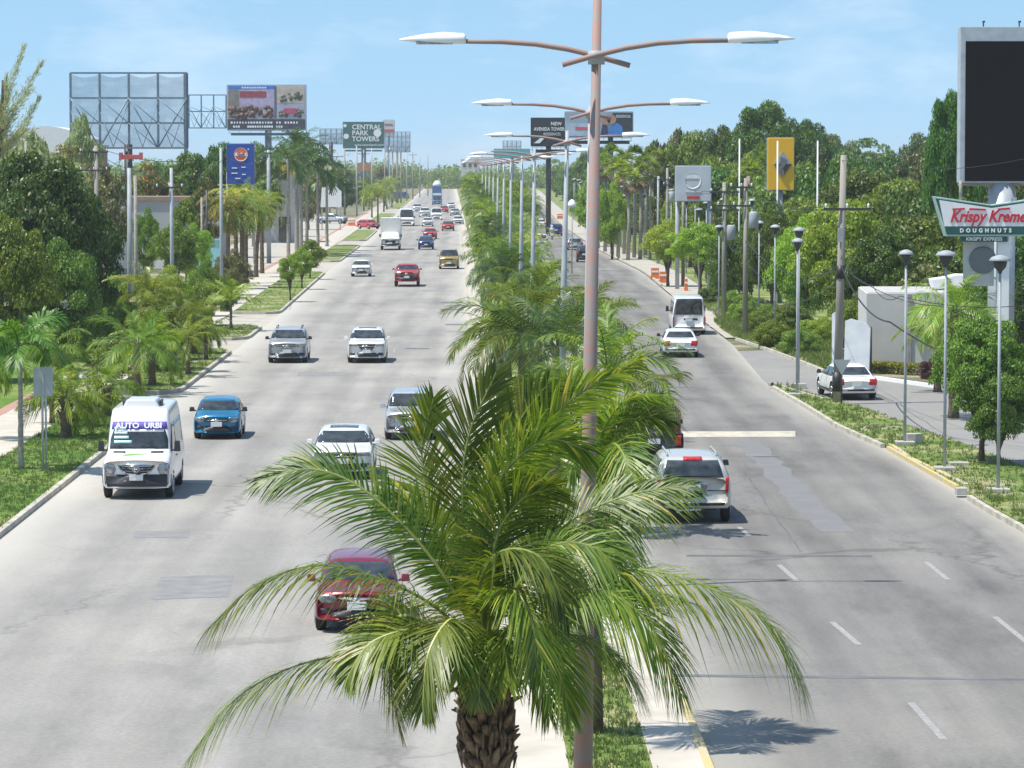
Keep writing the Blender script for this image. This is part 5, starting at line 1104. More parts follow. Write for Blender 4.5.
g = at(131, 157, 384); tt = tag(MB().box((g.x, 384, g.z), (2.5, .5, .5)).box((g.x-1.1, 384, g.z+.1), (.4, .6, .8)).box((g.x+1.1, 384, g.z+.1), (.4, .6, .8)).build('red_bracket', paint('bracket', (.55, .06, .04)), bevel=.05), 'red and yellow bracket around the post under the largest billboard', 'bracket')
steel_frame('empty steel lattice between the largest billboard and the photo billboard', 189, 226, 95, 128, 400, sheet=False, cols=3, rows=2, name='open_billboard', th=.14)
# 2: photo billboard, built from flat colour fields
def flat(name, parent, x0, x1, z0, z1, y, col, m=None, poly=None):
    m = m or plain(name, col, .7, var=.18, scale=1.3)
    if poly: return MB().prism(poly, y-.02, y).build(name, m, parent)
    return MB().box(((x0+x1)/2, y-.01, (z0+z1)/2), (x1-x0, .02, z1-z0)).build(name, m, parent)
t, w, h, z0, cx = board('colourful photo billboard with a red roofed house over a dark caption band', 227, 306, 85, 130, 573, panel=plain('bb2', (.45, .42, .48), .6, var=.1, scale=.4), posts=(.2,), post_r=.55)
y = -.19; X = lambda u: -w/2+w*u; Z = lambda v: z0+h*v
flat('caption_band', t, X(.01), X(.99), Z(.02), Z(.24), y, (.05, .05, .07)); flat('blue_header', t, X(.02), X(.61), Z(.90), Z(.985), y, (.05, .18, .55))
flat('print', t, X(.16), X(.6), Z(.50), Z(.90), y, (.45, .38, .55)); flat('print', t, X(.165), X(.50), Z(.72), Z(.86), y-.03, (.30, .05, .07)); flat('print', t, X(.02), X(.16), Z(.26), Z(.88), y, (.22, .20, .18))
rb = random.Random(8); mb = MB()
for i in range(60): a = X(rb.uniform(.03, .57)); r = rb.uniform(.22, .5); mb.lathe([(r*.2, 0), (r, -.3*0+.01), (r*.9, .02)], 9, c=(a, y-.05-.0015*i, Z(rb.uniform(.28, .52))), axis='y')
mb.build('print', plain('bb2crowd', (.20, .11, .09), .7, scale=2.2, dirt_or_reflection=(.04, .03, .03)), t)
flat('print', t, X(.63), X(.98), Z(.60), Z(.97), y, (.50, .43, .36)); flat('print', t, X(.63), X(.98), Z(.26), Z(.58), y, (.38, .38, .52)); mb = MB()
for i in range(44): a = X(rb.uniform(.66, .96)); r = rb.uniform(.15, .4); mb.lathe([(r*.2, 0), (r, .01), (r*.9, .02)], 8, c=(a, y-.05-.0015*i, Z(rb.choice((rb.uniform(.64, .82), rb.uniform(.3, .45))))), axis='y')
mb.build('print', plain('bb2green', (.08, .09, .06), .7, var=.5, scale=1.2), t); flat('print', t, X(.72), X(.88), Z(.36), Z(.48), y-.13, (.45, .06, .12)); flat('print', t, X(.60), X(.63), Z(.26), Z(.97), y-.01, (.10, .12, .14))
mb = MB()
for zz, n, x0, x1 in ((.165, 24, .06, .92), (.075, 21, .09, .72)):
    for i in range(n):
        if rb.random() < .86: mb.box((X(x0+(x1-x0)*i/n), y-.03, Z(zz)), (w*.022*rb.uniform(.7, 1.2), .02, h*.045))
mb.build('caption', TX, t); mb = MB()
for i in range(10): mb.box((X(.2+.032*i), y-.03, Z(.94)), (w*.022, .02, h*.035))
mb.build('caption', TX, t)
# 3..: green tower billboard and frames round it
t, w, h, z0, cx = board('dark green billboard reading CENTRAL PARK TOWERS', 343, 384, 122, 148, 900, panel=plain('bb3', (.03, .13, .11), .6, var=.1, scale=.3), posts=(0,), post_r=.6)
for s_, v in (('CENTRAL', .80), ('PARK', .57), ('TOWERS', .34)):
    text(s_, h*.26, TX, t, (-w*.28, -.25, z0+h*v), ext=.02, bold=.03, align='LEFT', name='lettering')
text('www.centralpark.com', h*.14, TX, t, (-w*.22, -.25, z0+h*.12), ext=.02, align='LEFT').scale = (.9, 1, 1)
MB().lathe([(1.0, -.02), (1.0, .02)], 20, c=(w*.34, -.22, z0+h*.58), axis='y').build('emblem', TX, t); MB().lathe([(.75, -.04), (.75, 0)], 6, c=(-w*.42, -.22, z0+h*.45), axis='y').build('flower', TX, t); MB().lathe([(.5, -.04), (.5, 0)], 5, c=(-w*.45, -.22, z0+h*.86), axis='y').build('flower', TX, t)
t, w, h, z0, cx = board('small pale billboard with a red band right behind the green one', 383, 394.5, 120, 136, 950, panel=plain('bb4', (.55, .58, .6), .6), posts=(0,), catwalk=False)
flat('print', t, -w*.48, w*.48, z0+h*.22, z0+h*.42, -.2, (.55, .10, .08))
MB().box((0, -.2, z0+h*.7), (w*.7, .04, h*.12)).build('print', plain('bb4b', (.35, .12, .12), .6), t)
t, w, h, z0 = steel_frame('pale blue lattice billboard at the right end of the distant left group', 385, 410, 132, 152, 850, sheet=True, cols=6, rows=4, th=.18); 
for x in (-1.2, -.2, .8): MB().tube([(x, 0, 0), (x, 0, z0)], .18, 8).build('post', MT['palebark'], t)
steel_frame('open lattice billboard directly left of the green one', 320, 342, 129, 144, 800, sheet=True, cols=4, rows=3, post=0, th=.2)
t, w, h, z0, cx = board('small orange brown board low among distant poles at left', 357, 372, 163, 171, 800, name='sign_board', cat='sign', panel=plain('bb6', (.45, .22, .12), .6), posts=(-1, 1), catwalk=False, post_r=.12)
# blue pylon with round emblem
t, w, h, z0, cx = board('tall blue fuel pylon sign with an orange and white round emblem', 227, 254, 144, 184, 330, name='pylon_sign', cat='sign', panel=plain('blueboard', (.02, .07, .33), .45, var=.1, scale=1), posts=(-1.28, 1.22), catwalk=False, post_r=.1, frame='galv')
ex = -w*.0; ez = z0+h*.74; MB().lathe([(.62, -.22), (.62, -.2)], 24, c=(.05, 0, ez), axis='y').build('emblem', plain('orange', (.80, .16, .03), .5), t)
MB().box((.05, -.235, ez), (1.06, .02, .30)).lathe([(.64, -.232), (.64, -.21), (.60, -.21), (.60, -.232), (.64, -.232)], 24, c=(.05, 0, ez), axis='y', cap=False).build('emblem_band', TX, t)
text('Gulf', .40, plain('bluetxt', (.02, .05, .3), .5), t, (.05, -.26, ez+.0), ext=.01, bold=.01)
mb = MB()
for (a, b, c) in ((-.8, .40, .5), (.1, .42, .4), (-.85, .27, .6), (.15, .24, .35), (-.5, .14, .5)): MB().box((a+c/2, -.2, z0+h*b), (c, .04, .09)).build('lettering', TX, t)
MB().box((.75, -.2, z0+h*.87), (.12, .04, .12)).build('lettering', TX, t)
# right far pair of billboards
t, w, h, z0, cx = board('black billboard with white lettering beyond the lamp arms', 531, 566, 118, 146, 470, panel=plain('bbk', (.02, .025, .035), .5), posts=(0,), frame='darkmetal')
text('NEW', h*.17, TX, t, (w*.22, -.2, z0+h*.79), ext=.02, bold=.01, align='CENTER'); text('AVENIDA TOWER', h*.17, TX, t, (w*.02, -.2, z0+h*.60), ext=.02, bold=.01, sx=.8).name = 'lettering'; text('RESIDENCES', h*.14, TX, t, (.1*w, -.2, z0+h*.42), ext=.02, sx=.8)
MB().prism([(-w*.42, z0+h*.1), (-w*.25, z0+h*.1), (-w*.1, z0+h*.3), (-w*.22, z0+h*.3)], -.22, -.2).build('chevron', TX, t)
t, w, h, z0, cx = board('photo billboard of two people beside the black billboard', 565, 633, 112, 137, 450, panel=plain('bbp', (.30, .36, .44), .5, var=.25, scale=.3), posts=(-1, 1.5), frame='darkmetal')
flat('print', t, w*.20, w*.49, z0+.05, z0+h*.97, -.18, (.03, .04, .05)); flat('print', t, -w*.48, -w*.15, z0+.1, z0+h*.55, -.19, (.42, .50, .60)); flat('print', t, -w*.35, -w*.04, z0+h*.28, z0+h*.40, -.21, (.6, .10, .12))
MB().prism([(w*.02, z0+.1), (w*.14, z0+.1), (w*.12, z0+h*.45), (w*.05, z0+h*.5)], -.23, -.21).build('print', plain('pp', (.04, .04, .12), .5), t)
MB().lathe([(.62, -.27), (.62, -.25)], 14, c=(w*.10, 0, z0+h*.68), axis='y').lathe([(.6, -.27), (.6, -.25)], 14, c=(w*.185, 0, z0+h*.70), axis='y').build('print', plain('face', (.42, .24, .16), .6), t)
MB().prism([(w*.12, z0+.1), (w*.36, z0+.1), (w*.34, z0+h*.42), (w*.26, z0+h*.58), (w*.17, z0+h*.45)], -.24, -.22).build('print', plain('bluecoat', (.05, .22, .55), .6), t)
text('RESIDENCIAL', h*.16, TX, t, (w*.36, -.21, z0+h*.82), ext=.02, sx=.62)
t, w, h, z0, cx = board('small teal board low between the median lamp poles', 494, 530, 149, 158, 700, name='sign_board', cat='sign', panel=plain('teal', (.10, .38, .42), .5), posts=(0,), catwalk=False)
t, w, h, z0 = steel_frame('distant dark lattice billboard just right of the last median lamps', 503, 521, 141, 158, 1000, sheet=True, cols=4, rows=3, post=0, th=.2)
# grey white sign board with faint emblem and red bar
gw = plain('greyboard', (.50, .53, .57), .6, var=.08, scale=1)
t, w, h, z0, cx = board('grey white sign board with a faint round face emblem and a small red bar', 675.5, 711, 166, 201, 262, name='sign_board', cat='sign', panel=gw, posts=(-1.15, 1.25), catwalk=False, post_r=.16, frame='galv')
pm = plain('paleprint', (.70, .71, .72), .6); MB().lathe([(.62, -.2), (.62, -.18), (.54, -.18), (.54, -.2), (.62, -.2)], 20, c=(-.05, 0, z0+h*.58), axis='y', cap=False).build('emblem', pm, t)
MB().prism([(-.05+.5*math.cos(PI*i/12), z0+h*.64+.34*math.sin(PI*i/12)) for i in range(13)], -.205, -.18).build('emblem', pm, t); MB().box((0, -.2, z0+h*.10), (.95, .04, .22)).build('red_bar', paint('barred', (.5, .05, .04)), t); MB().box((0, -.2, z0+h*.27), (1.2, .03, .1)).build('print', pm, t)
# yellow pylon with the silver diamond
yl = plain('yellowboard', (.80, .44, .02), .45, var=.04, scale=1)
t, w, h, z0, cx = board('tall yellow pylon sign with a silver diamond emblem', 767.5, 794, 138, 190, 236, name='pylon_sign', cat='sign', panel=yl, posts=(0,), catwalk=False, post_r=.2, frame='galv')
c = Vector((.12, -.2, z0+h*.50)); d = .60; dz = .86; i_ = .34
mb = MB()
def dia(pts, y0=-.28, y1=-.17): mb.prism([(c.x+x, c.z+z) for x, z in pts], y0, y1)
dia([(-d, 0), (0, dz), (0, dz*.46), (-d*.42, 0)]); dia([(0, dz), (d, 0), (d*.42, 0), (0, dz*.46)], -.30); mb.build('diamond_emblem', plain('silver_emblem', (.42, .43, .44), .35, .5), t); mb = MB(); dia([(d, 0), (0, -dz), (0, -dz*.46), (d*.42, 0)]); dia([(0, -dz), (-d, 0), (-d*.42, 0), (0, -dz*.46)], -.30)
mb.build('emblem_lower_half', plain('dark_emblem', (.10, .085, .06), .4, .3), t)
mb = MB(); dia([(-.16, .5), (.28, .28), (.28, .05), (-.16, -.4)], -.34, -.30); dia([(-.5, -.1), (.05, -.9), (.1, -.5), (-.3, -.02)], -.33, -.30); mb.build('emblem_facet', plain('facet', (.22, .22, .22), .4, .6), t)
tag(MB().tube([((777-512)*228/FOC, 228, 0), ((777-512)*228/FOC, 228, 9.3+(165-141)*228/FOC)], .05, 8).build('flagpole', MT['white']), 'thin white flagpole directly in front of the yellow pylon sign', 'flagpole')
# bow-tie doughnut sign
Y = 128.; s = FOC/Y; cx = (990-512)/s; zt = lambda py: CAMH+(165-py)/s
t = thing('shop_sign', 'white and dark green bow-tie shaped shop sign with red script on a white post', 'sign', (cx, Y, 0)); dg = plain('darkgreen', (.015, .09, .075), .5, var=.08); lg = plain('palegreen', (.38, .52, .48), .5); rd = plain('scriptred', (.55, .02, .04), .5)
A = lambda px: (px-990)/s
out = [(A(944), zt(236)), (A(1036), zt(236)), (A(1048), zt(196)), (A(990), zt(204.5)), (A(932), zt(196))]
MB().prism(out, -.30, .30).build('cabinet', lg, t, bevel=.02)
def inset(k, y0, y1, nm, m, pts=None): MB().prism(pts or [(x*k[0], (z-zt(217))*k[1]+zt(217)) for x, z in out], y0, y1).build(nm, m, t)
inset((.965, .90), -.315, -.29, 'border', dg)
inset(None, -.33, -.30, 'face', MT['white'], [(A(943), zt(226)), (A(1037), zt(226)), (A(1042.5), zt(199.8)), (A(990), zt(207.8)), (A(937.5), zt(199.8))])
inset(None, -.34, -.31, 'lower_band', dg, [(A(943.2), zt(226.2)), (A(1036.8), zt(226.2)), (A(1035), zt(233.6)), (A(945), zt(233.6))])
text('Krispy Kreme', .60, rd, t, (A(986), -.345, zt(216.6)), ext=.012, shear=.32, bold=.016, sx=.81)
MB().prism([(A(951), zt(208.2)), (A(963), zt(207.6)), (A(963), zt(209.3)), (A(950.4), zt(209.6))], -.355, -.33).prism([(A(968), zt(207.8)), (A(984), zt(208.6)), (A(984), zt(210.2)), (A(967), zt(209.6))], -.355, -.33).prism([(A(996), zt(208.2)), (A(1008), zt(207.2)), (A(1008), zt(209)), (A(996), zt(210))], -.355, -.33).build('swash', rd, t)
text('DOUGHNUTS', .20, TX, t, (A(984), -.352, zt(230.3)), ext=.008, bold=.008, sx=.95, space=1.9)
MB().box((A(983), -.05, zt(238.7)), (1.72, .36, .2)).build('lower_panel', dg, t, bevel=.01)
text('KRISPY EXPRESS', .17, TX, t, (A(983), -.24, zt(238.8)), ext=.006, bold=.004, sx=1.1)
MB().box((A(1003), .12, zt(290)/2+1.0), (.42, .42, zt(290)+3.4)).build('post', MT['white'], t); MB().box((A(979), .15, zt(262)), (1.12, .12, 1.75)).build('back_panel', plain('backp', (.50, .49, .47), .6), t, bevel=.01)
MB().lathe([(.47, -.04), (.50, 0), (.50, .08)], 32, c=(A(983), .03, zt(260)), axis='y').build('round_panel', plain('roundp', (.15, .16, .165), .5), t)
MB().tube([(A(960), 0, zt(200)), (A(960), 0, zt(180))], .06, 8).build('strut', MT['palebark'], t)
MB().box((A(1012), -.02, zt(201)), (.22, .5, .28)).build('bracket', MT['galv'], t)
# LED billboard
Y = 142.; s = FOC/Y; x0 = (958.5-512)/s; W9 = 9.2; z1, z2 = CAMH+(165-183)/s, CAMH+(165-27.5)/s; fg = plain('ledframe', (.44, .47, .50), .45, .2)
t = thing('digital_billboard', 'huge dark digital billboard screen in a grey frame at the right edge', 'billboard', (x0+W9/2, Y, 0))
MB().box((0, .4, (z1+z2)/2), (W9, .9, z2-z1)).build('cabinet', fg, t, bevel=.03)
scz1, scz2 = CAMH+(165-181)/s, CAMH+(165-42)/s
scr = plain('led', (.010, .010, .011), .8, var=.1, scale=.4, spec=.15); MB().box((.03, -.07, (scz1+scz2)/2), (W9-.36, .06, scz2-scz1)).build('screen', scr, t)
mb = MB()
for x in (-W9/2+.95, -W9/2+2.4, 0, 2.4): mb.tube([(x, .2, z2-.02), (x, .2, z2+.16)], .03, 6).box((x, .1, z2+.2), (.09, .22, .07))
mb.build('roof_fitting', MT['darkmetal'], t)
MB().tube([((1003-512)/s-(x0+W9/2), .5, 0), ((1003-512)/s-(x0+W9/2), .5, z1)], .55, 20).build('column', fg, t); MB().box((0, .3, z1-.06), (W9, .3, .1)).build('bottom_rail', MT['palebark'], t)
# grey building by the frontage road
g = G(866, 375); Yb = g.y; s = FOC/Yb; hb = CAMH+(165-293)/s
t = thing('building', 'low plain grey rendered building beside the frontage road', 'building', (g.x, Yb, 0), R(-3))
MB().box((2.6, 4, hb/2), (5.2, 8, hb)).build('wall', MT['wallgrey'], t, bevel=.02); MB().box((2.6, 4.05, hb+.0), (5.0, 7.8, .06)).build('roof', plain('roofp', (.45, .44, .42), .8), t)
MB().box((1.9, -.03, hb/2), (.16, .1, hb-.1)).build('pilaster', plain('pil', (.30, .285, .27), .85), t)
MB().box((2.2, -.14, hb*.56), (.5, .25, .08)).build('wall_light', MT['darkmetal'], t)
g = P(922, 284, 170); tag(MB().prism([(-1, -.35), (1.05, -.35), (1.2, 0), (.8, .3), (.1, .32), (-.5, .18), (-1.1, .1)], -.6, .6).build('roof_tank', MT['white'], None, (g.x+.1, Yb+3.5, hb+.43), bevel=.06), 'white plastic roof unit on top of the low grey building', 'roof unit')
# white panels leaning beside the pole
t = thing('white_hoarding', 'white painted hoarding panels left of the grey building', 'hoarding', (G(846, 372).x, Yb-1, 0), R(-14))
hp = plain('hoard', (.84, .85, .85), .6, scale=1.8, dirt_or_reflection=(.62, .68, .74)); MB().add([(-.95, 0, .2), (-.6, 0, .2), (-.6, 0, 2.55), (-.72, 0, 2.9), (-.95, 0, 2.75), (-.95, .08, .2), (-.6, .08, .2), (-.6, .08, 2.55), (-.72, .08, 2.9), (-.95, .08, 2.75)], [(0, 1, 2, 3, 4), (9, 8, 7, 6, 5), (0, 1, 6, 5), (1, 2, 7, 6), (2, 3, 8, 7), (3, 4, 9, 8), (4, 0, 5, 9)]).build('panel', hp, t)
MB().add([(-.4, -.1, .0), (.72, -.1, .0), (.78, -.1, 2.1), (.6, -.1, 2.35), (-.1, -.1, 2.55), (-.35, -.1, 2.45), (-.4, 0, .0), (.72, 0, .0), (.78, 0, 2.1), (.6, 0, 2.35), (-.1, 0, 2.55), (-.35, 0, 2.45)], [(0, 1, 2, 3, 4, 5), (11, 10, 9, 8, 7, 6), (0, 1, 7, 6), (1, 2, 8, 7), (2, 3, 9, 8), (3, 4, 10, 9), (4, 5, 11, 10), (5, 0, 6, 11)]).build('panel', hp, t)
MB().tube([(.78, -.05, 0), (.78, -.05, 2.2)], .06, 8).build('post', MT['darkmetal'], t)
# left: long grey wall building, van, turquoise kiosk, roof
t = thing('building', 'long low grey warehouse wall with brown roof edge at left', 'building', (at(165, 200, 300).x, 300, 0)); hw = CAMH+(165-200)*300/FOC
MB().box((0, 4, hw/2), (9.6, 8, hw)).build('wall', plain('wh', (.42, .42, .41), .85, scale=.5, dirt_or_reflection=(.34, .35, .36)), t); MB().box((0, 4, hw+.12), (9.9, 8.3, .35)).build('roof', plain('rb', (.28, .20, .15), .8), t)
MB().box((1.6, -.04, hw*.75), (.25, .1, hw*.5)).build('pilaster', MT['darkmetal'], t); MB().box((-1.0, -.05, hw*.32), (7.2, .06, hw*.5)).build('base_panel', plain('wb', (.52, .52, .50), .85), t)
tag(MB().box((at(209, 250, 285).x, 285, 1.6), (2.0, 1.6, 3.2)).box((at(209, 250, 285).x, 285, 3.25), (2.2, 1.8, .12)).build('kiosk', paint('turq', (.25, .52, .56)), bevel=.02), 'turquoise box kiosk at the right end of the long grey wall', 'kiosk')
t = thing('building', 'large white arched roof behind the trees at the left edge', 'building', (at(45, 130, 420).x, 420, 0)); zz = CAMH+(165-128)*420/FOC
prf = [(-5.5+11*i/14, zz-2.2+2.4*math.sin(PI*(.12+.76*i/14))) for i in range(15)]; MB().prism(prf+[(5.5, zz-3), (-5.5, zz-3)], 0, 12).build('roof', MT['white'], t); MB().box((0, 6, (zz-3)/2), (10.6, 11.5, zz-3)).build('wall', MT['wallgrey'], t)
t = thing('building', 'pink walled building behind the crossarm pole at left', 'building', (at(88, 160, 330).x, 330, 0)); zz = CAMH+(165-147)*330/FOC; MB().box((0, 3, zz/2), (2.3, 6, zz)).build('wall', plain('pk', (.36, .18, .18), .85), t); MB().box((0, 3, zz+.1), (2.5, 6.2, .2)).build('roof', MT['wallgrey'], t)
t = thing('building', 'yellow fronted shop behind the yellow palms', 'building', (at(277, 175, 420).x, 420, 0)); zz = CAMH+(165-172)*420/FOC
MB().box((0, 4, zz/2), (4.8, 8, zz)).build('wall', plain('yw', (.52, .50, .46), .8), t); MB().box((0, -.1, zz+.3), (5.2, .5, 1.1)).build('fascia', plain('yf', (.66, .50, .08), .6), t); MB().box((.9, -.06, 1.6), (1.4, .1, 3.0)).build('window', MT['glass'], t); MB().box((-1.2, -.06, 3.9), (1.4, .1, .8)).build('red_panel', paint('barred', (.5, .05, .04)), t)
t = thing('white_board', 'white gable shaped board behind the royal palms', 'sign', (at(331, 200, 500).x, 500, 0)); z0 = CAMH+(165-207)*500/FOC
MB().prism([(-1.5, z0), (1.5, z0), (1.5, z0+2.3), (.3, z0+3.2), (-1.3, z0+2.8)], -.1, .1).build('panel', MT['white'], t); MB().tube([(-1.3, .15, 0), (-1.3, .15, z0+1)], .08, 6).tube([(1.3, .15, 0), (1.3, .15, z0+1)], .08, 6).build('post', MT['galv'], t)
# traffic barriers and rubble
ob = paint('barrier_orange', (.75, .18, .04))
def barrier(label, px, py, w, grp='orange barriers'):
    g = G(px, py); t = thing('barrier', label, 'barrier', (g.x, g.y, 0), 0, grp); MB().prism([(-w/2, 0), (w/2, 0), (w/2, .2), (w*.4, .25), (w*.4, .9), (-w*.4, .9), (-w*.4, .25), (-w/2, .2)], -.25, .25).build('body', ob, t, bevel=.03); MB().box((0, -.262, .62), (w*.7, .02, .16)).build('band', MT['white'], t)
barrier('orange barrier on the right verge under the round tree', 655, 279, .8); barrier('second orange barrier right beside the one under the round tree', 663, 283, .7)
barrier('orange barrier at the left roadside before the red parked car', 361, 227, 1.5); barrier('orange barrier at the left roadside farther left of the two', 352, 226, 1.3); barrier('orange barrier post beside the tree trunk on the right verge', 686, 291, .3)
barrier('distant orange barrier at the far bend of the right verge', 560, 219, 1.2)
for i, (px, py, a, b, lab) in enumerate(((914, 446, .5, .35, 'grey concrete block lying beside the left of the near post lamps'), (959, 468, .6, .12, 'thin concrete slab lying beside the middle post lamp'), (961, 497, .3, .2, 'small rubble lump at the edge of the right road'))):
    g = G(px, py); tag(MB().box((0, 0, b/2), (a, .45, b)).build('concrete_block', MT['concrete'], None, (g.x, g.y, .07), bevel=.02), lab, 'concrete block', 'loose concrete on the right verge')
hh = CAMH+(165-205)*300/FOC; t = thing('globe_lamp', 'lamp mast with a white domed head on the right verge near the far bend', 'street lamp', (at(572, 205, 300).x, 300, 0))
MB().tube([(0, 0, 0), (0, 0, hh)], .06, 6).build('mast', MT['galv'], t); MB().lathe([(.42, hh-.15), (.38, hh+.1), (.2, hh+.4), (.04, hh+.5)], 14).build('dome', MT['white'], t)
# ================================================================== trees and palms
# --- the large palm in front, frond by frond (metres from its crown's centre: x right, y away, z up)
FY = 43.2; fs_ = FOC/FY; fx = (486-512)/fs_; fz = CAMH+(165-652)/fs_
t = thing('coconut_palm', 'large coconut palm in the foreground with ragged brown trunk top', 'palm tree', (fx, FY, .12)); rng = np.random.default_rng(11)
def fp(l): return [((px-486)/fs_, dy, fz-.12+(652-py)/fs_) for px, py, dy in l]
def fr(l, nleaf=115, Lmax=.95, w=.025, droop=.5, lift=.12, tw=0., yellow=False, rag=.06, rad=.03, start=.14, roll=0):
    V, F, M = frond_np(fp(l), nleaf, Lmax, w, rng, droop, 3, rad, lift, start, tw, rag, R(roll)); o = link('frond', np_mesh('frond', V, F, mi=M), [MT['palm_pale' if yellow else 'palm_leaf'], MT['rachis_yellow' if yellow else 'rachis']], t); return o
# left side
fr([(480, 650, 0), (452, 590, -.1), (412, 535, -.1), (360, 488, 0), (310, 470, .1), (256, 482, .15)], droop=0.36, roll=50, Lmax=.85)
fr([(474, 655, 0), (440, 608, -.4), (385, 576, -.6), (320, 560, -.7), (258, 580, -.8), (210, 624, -.9)], Lmax=.95, droop=0.68, roll=-15)
fr([(472, 662, 0), (432, 622, -.6), (404, 608, -.9), (388, 628, -1.0), (392, 668, -1.1), (402, 720, -1.2)], Lmax=.75, yellow=True, droop=0.40, roll=50)
fr([(474, 660, 0), (440, 628, -.7), (408, 620, -1.1), (372, 632, -1.3), (352, 662, -1.4)], Lmax=.7, yellow=True, droop=0.40, roll=30)
fr([(470, 668, 0), (425, 652, -.2), (360, 652, -.3), (290, 666, -.4), (232, 700, -.5), (190, 756, -.55)], Lmax=.95, droop=0.72, roll=-10)
# upright ones
fr([(484, 645, .1), (470, 580, .3), (462, 510, .4), (468, 440, .45), (496, 374, .4)], Lmax=1.0, droop=0.16, roll=75)
fr([(482, 648, .1), (450, 575, .5), (428, 510, .7), (420, 455, .8), (432, 402, .8)], Lmax=.95, droop=0.24, roll=65)
fr([(486, 642, .2), (478, 570, .6), (490, 500, .8), (518, 430, .8), (548, 388, .7)], Lmax=1.0, droop=0.24, roll=80)
fr([(488, 645, .1), (500, 560, .4), (522, 480, .6), (560, 415, .7), (612, 378, .6)], Lmax=.95, droop=0.28, roll=60)
fr([(486, 642, 0), (480, 560, -.1), (500, 480, -.1), (545, 440, -.1), (588, 450, -.1)], Lmax=.9, droop=0.40, roll=55)
fr([(486, 640, 0), (484, 560, 0), (490, 480, .05), (508, 420, .1)], nleaf=60, Lmax=.5, droop=0.04, lift=.05, w=.034, roll=40)
fr([(482, 648, 0), (462, 585, .1), (440, 540, .2), (415, 510, .2), (382, 500, .2)], Lmax=.8, droop=0.36, roll=50)
# right side
fr([(490, 645, .05), (520, 570, .2), (570, 525, .3), (630, 498, .3), (692, 488, .3)], Lmax=.95, droop=0.48, roll=-45)
fr([(492, 648, 0), (540, 598, -.3), (590, 572, -.5), (650, 566, -.6), (715, 586, -.7), (768, 618, -.7), (800, 680, -.7)], nleaf=120, Lmax=1.08, droop=0.76, roll=-12)
fr([(492, 652, -.05), (530, 600, -.6), (575, 580, -.9), (620, 590, -1.1), (655, 626, -1.2), (676, 680, -1.2)], Lmax=.9, droop=0.68, roll=-25)
fr([(495, 668, .1), (535, 645, .5), (590, 615, .8), (640, 600, 1.0), (705, 618, 1.1)], Lmax=.85, droop=0.64)
fr([(488, 648, 0), (514, 590, -.2), (548, 545, -.4), (596, 545, -.6), (632, 590, -.7)], Lmax=.95, droop=0.64, roll=-40)
fr([(486, 645, .2), (510, 600, .9), (545, 560, 1.4), (585, 545, 1.8), (630, 560, 2.)], Lmax=.9, droop=0.56, roll=-20)
# towards and away from the camera
fr([(484, 655, -.15), (470, 628, -.5), (462, 632, -.9), (458, 668, -1.15)], Lmax=.6, droop=.5, nleaf=60, yellow=True)
fr([(488, 655, -.15), (496, 628, -.55), (504, 634, -.95), (508, 672, -1.2)], Lmax=.6, droop=.5, nleaf=60)
fr([(484, 660, -.15), (452, 650, -.5), (432, 666, -.8), (424, 702, -.9)], Lmax=.55, droop=.5, nleaf=60)
fr([(490, 660, -.15), (520, 650, -.5), (540, 668, -.8), (548, 706, -.9)], Lmax=.6, droop=.5, nleaf=60)
fr([(486, 655, -.2), (482, 640, -.7), (480, 662, -1.1), (480, 690, -1.2)], Lmax=.45, droop=.4, nleaf=50)
fr([(482, 648, -.1), (478, 590, -.5), (500, 545, -.9), (540, 548, -1.2), (566, 600, -1.4)], Lmax=.9, droop=0.48, roll=-20)
fr([(484, 648, -.1), (486, 600, -.6), (510, 580, -1.1), (530, 600, -1.5), (536, 650, -1.7)], Lmax=.8, droop=0.40)
fr([(480, 650, -.1), (462, 620, -.6), (448, 612, -1.1), (430, 640, -1.5), (425, 690, -1.6)], Lmax=.8, droop=0.40, yellow=True)
fr([(490, 655, -.1), (512, 622, -.7), (540, 622, -1.1), (558, 656, -1.4), (568, 700, -1.5)], Lmax=.75, droop=0.40)
fr([(484, 645, .2), (475, 590, 1.0), (470, 545, 1.6), (480, 510, 2.1), (505, 500, 2.5)], Lmax=.9, droop=0.48, roll=30)
fr([(486, 648, 0), (492, 600, -.1), (496, 540, -.15), (520, 500, -.2), (555, 486, -.25)], Lmax=.95, droop=0.40, roll=50)
fr([(486, 648, 0), (488, 590, .3), (500, 545, .5), (535, 525, .6), (580, 545, .6)], Lmax=.95, droop=0.48, roll=30)
fr([(490, 660, 0), (530, 640, -.3), (575, 632, -.5), (615, 650, -.6), (640, 690, -.6)], Lmax=.8, droop=0.64)
zt_ = fz-.12-.62
for k_ in range(22):
    a_ = k_*2.4; q_ = .12+.3*((k_*7)%5)/5; MB().tube([(math.cos(a_)*.1, math.sin(a_)*.1, zt_-.08), (math.cos(a_)*.20, math.sin(a_)*.20, zt_+.12), (math.cos(a_)*(.2+q_*.5), math.sin(a_)*(.2+q_*.5), zt_+.42), (math.cos(a_)*(.15+q_), math.sin(a_)*(.15+q_), zt_+.75)], [.06, .045, .03, .02], 6).build('stalk', MT['palmbark' if k_ % 5 < 2 else 'rachis'], t)
for l in ([(495, 680, -.1), (520, 682, -.3), (560, 655, -.6), (588, 630, -.8)], [(493, 690, .1), (516, 694, .3), (548, 672, .5)], [(474, 686, 0), (450, 690, -.3), (420, 678, -.5)]): 
    MB().tube(fp(l), [.035, .022, .012, .008][:len(l)], 7).build('stalk', MT['palmbark'], t)
zt_ = fz-.12-.62; mb = MB().tube([(.05, 0, -.1), (.03, 0, zt_*.3), (0, 0, zt_*.7), (0, 0, zt_-.15), (0, 0, zt_+.6)], [.29, .21, .19, .25, .11], 16)
